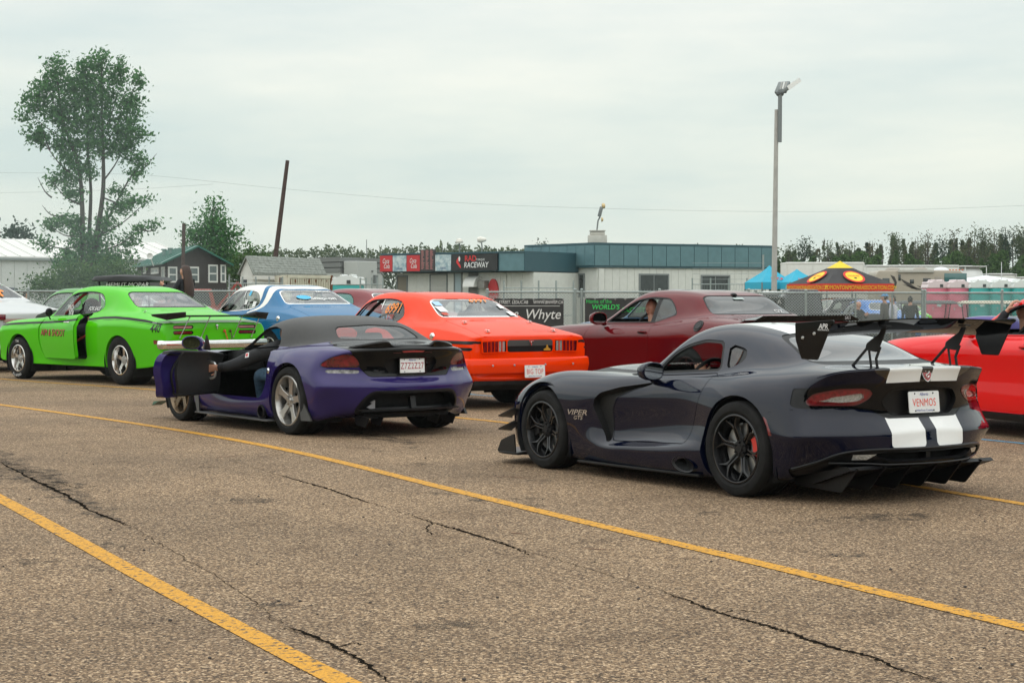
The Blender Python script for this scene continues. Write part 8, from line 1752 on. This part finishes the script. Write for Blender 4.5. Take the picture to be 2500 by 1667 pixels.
TW=mat('trailer_white',(.62,.62,.58),.5,var=.05); boxtrailer('pale box trailer behind the yellow-tipped canopy',1912,2100,641,106,TW,rz=.0); boxtrailer('lower white trailer right of the box trailer',2104,2160,648,110,TW); boxtrailer('long white trailer roof behind the motorhome',2150,2330,648,116,TW); boxtrailer('white rounded race transporter right of the motorhome',2290,2395,649,120,mat('trailer_bright',(.70,.71,.70),.4,var=.03),rc=.8,depth=2.8); boxtrailer('white camper trailer near the right edge',2400,2470,668,124,TW,rc=.25); boxtrailer('small grey-white trailer at the right edge',2478,2560,676,128,TW,rc=.2)
def motorhome():
    Y=100.; A,B=on(2128,Y),on(2348,Y); zt=CAM_H+(733-661)*Y/CAM_F; L=B[0]-A[0]; t=thing('motorhome','beige motorhome with dark swoosh graphics behind the canopies','motorhome',((A[0]+B[0])/2,Y,0)); BG=mat('rv_beige',(.36,.315,.25),.45,coat=.3,var=.06); DKG=mat('rv_graphic',(.045,.038,.034),.4,coat=.3); D=2.4
    g=G(); g.prism(rpoly([(-L/2,.45),(L/2-.05,.45),(L/2,1.2),(L/2-.12,zt-.25),(L/2-.45,zt),(-L/2+.15,zt),(-L/2,zt-.2)],.15),-D/2,D/2); g.build('body',BG,t,bevel=.06,seg=3)
    F=lambda n,m,x0,x1,z0,z1,o=.02: (lambda g:(g.box(((x0+x1)/2,-D/2-o/2,(z0+z1)/2),(x1-x0,o,z1-z0)),g.build(n,m,t,bevel=.01))[1])(G())
    zz=lambda v:CAM_H+(733-v)*Y/CAM_F; xx=lambda u:(u-1250)*Y/CAM_F-(A[0]+B[0])/2
    for u0,u1,v0,v1 in ((2143,2160,680,695),(2209,2219,683,693),(2241,2259,680,695),(2181,2187,671,686)): w=F('window',DGLASS,xx(u0),xx(u1),zz(v1),zz(v0),.03)
    F('door',mat('rv_door',(.26,.235,.20),.5),xx(2269),xx(2284),.6,zz(677),.03); F('windshield',mat('rv_glass',(.05,.14,.14),.06,coat=.6),xx(2292),xx(2346),zz(690),zz(668),.035); F('awning',mat('rv_awning',(.42,.41,.37),.5),xx(2180),xx(2266),zz(664)-.05,zz(664)+.1,.14)
    for pts in ([(2162,672),(2172,676),(2178,690),(2174,705),(2170,705),(2172,690),(2166,680)],[(2185,680),(2205,690),(2228,705),(2214,705),(2196,692)],[(2190,694),(2215,700),(2245,708),(2225,708)],[(2225,697),(2250,704),(2275,711),(2262,711),(2240,706)]):
        g=G(); g.add([(xx(u),-D/2-.012,zz(v)) for u,v in pts],[tuple(range(len(pts)))]); g.build('graphic',DKG,t,smooth=0)
    for x in (-1.4,.2,1.4): g=G(); g.ell((x,0,zt+.02),(.45,.4,.20),14,8); g.build('roof_unit',mat('rv_unit',(.30,.27,.23),.6) if x<1 else CW,t)
    for k in range(5): g=G(); g.ell((L/2-.9+.18*k,-.8,zt+.03),(.06,.05,.04),8,6); g.build('marker_lamp',mat('lamp_amber',(.55,.12,.03),.4),t)
    for x in (-L*.28,L*.32): g=G(); g.cyl((x,-D/2-.01,.42),(x,-D/2+.3,.42),.42,n=20); g.build('wheel',RUBBER,t)
motorhome()
pole('antenna','thin white antenna mast above the white canopy','antenna',(2445,690),(2445,640),104,.03,.02,CW,6)
# tilted red loader boom beside the shed
g=G(); g.bar((0,0,1.2),(.75,0,2.15),.07,.09); g.bar((.1,0,1.1),(.75,0,1.9),.05,.06); g.bar((.75,0,2.15),(1.0,0,1.9),.06,.08); lt=thing('loader_boom','rusty red machine boom leaning between the house and the shed','machine',gp(535,70)); g.build('boom',mat('boom_red',(.32,.05,.035),.7,var=.3),lt); g=G(); g.box((0,0,.6),(.7,.6,1.2)); g.build('base',mat('boom_base',(.22,.05,.04),.7,var=.3),lt,bevel=.05)
# invented, unseen leaf ring behind the camera, added to darken reflections in the paint
unseen_b=[]; rgb=np.random.default_rng(77); n=16000; a=rgb.uniform(-math.pi,0,n); R=rgb.uniform(40,48,n); hh=(6.+1.8*np.sin(a*9)+1.2*np.sin(a*23))*(1-rgb.random(n)**1.6); leaves('added_reflection_leaves',np.stack([R*np.cos(a),R*np.sin(a)+4,np.maximum(hh,.1)],1),2.2,LEAF_C,kind='stuff',seed=78)
# thin smoky summer air over the whole place
def haze():
    hz=bpy.data.materials.new('hazy_air'); hz.use_nodes=True; t=hz.node_tree; t.nodes.clear(); o=t.nodes.new('ShaderNodeOutputMaterial'); v=t.nodes.new('ShaderNodeVolumePrincipled'); v.inputs['Color'].default_value=(.82,.90,.90,1); v.inputs['Density'].default_value=.00025; v.inputs['Anisotropy'].default_value=.2; t.links.new(v.outputs[0],o.inputs['Volume'])
    g=G(); g.box((0,150,8),(1500,560,19)); o_=g.build('haze',hz,None,smooth=0); o_['kind']='stuff'
haze()
def smoke():                                           # tyre smoke drifting in front of the tall tree
    m=bpy.data.materials.new('tyre_smoke'); m.use_nodes=True; t=m.node_tree; t.nodes.clear(); o=t.nodes.new('ShaderNodeOutputMaterial'); v=t.nodes.new('ShaderNodeVolumePrincipled'); v.inputs['Color'].default_value=(.80,.94,.93,1); v.inputs['Density'].default_value=.003; t.links.new(v.outputs[0],o.inputs['Volume'])
    for (u,v,rr) in ((205,380,(4.6,4,6.2)),(150,640,(5.2,4,3.6))):
        for k in (.62,1.,1.35): c=at(u,v,72); g=G(); g.ell((c[0],72,c[2]),tuple(q*k for q in rr),32,20); s_=g.build('tyre_smoke',m,None,smooth=80); s_['kind']='stuff'
smoke()
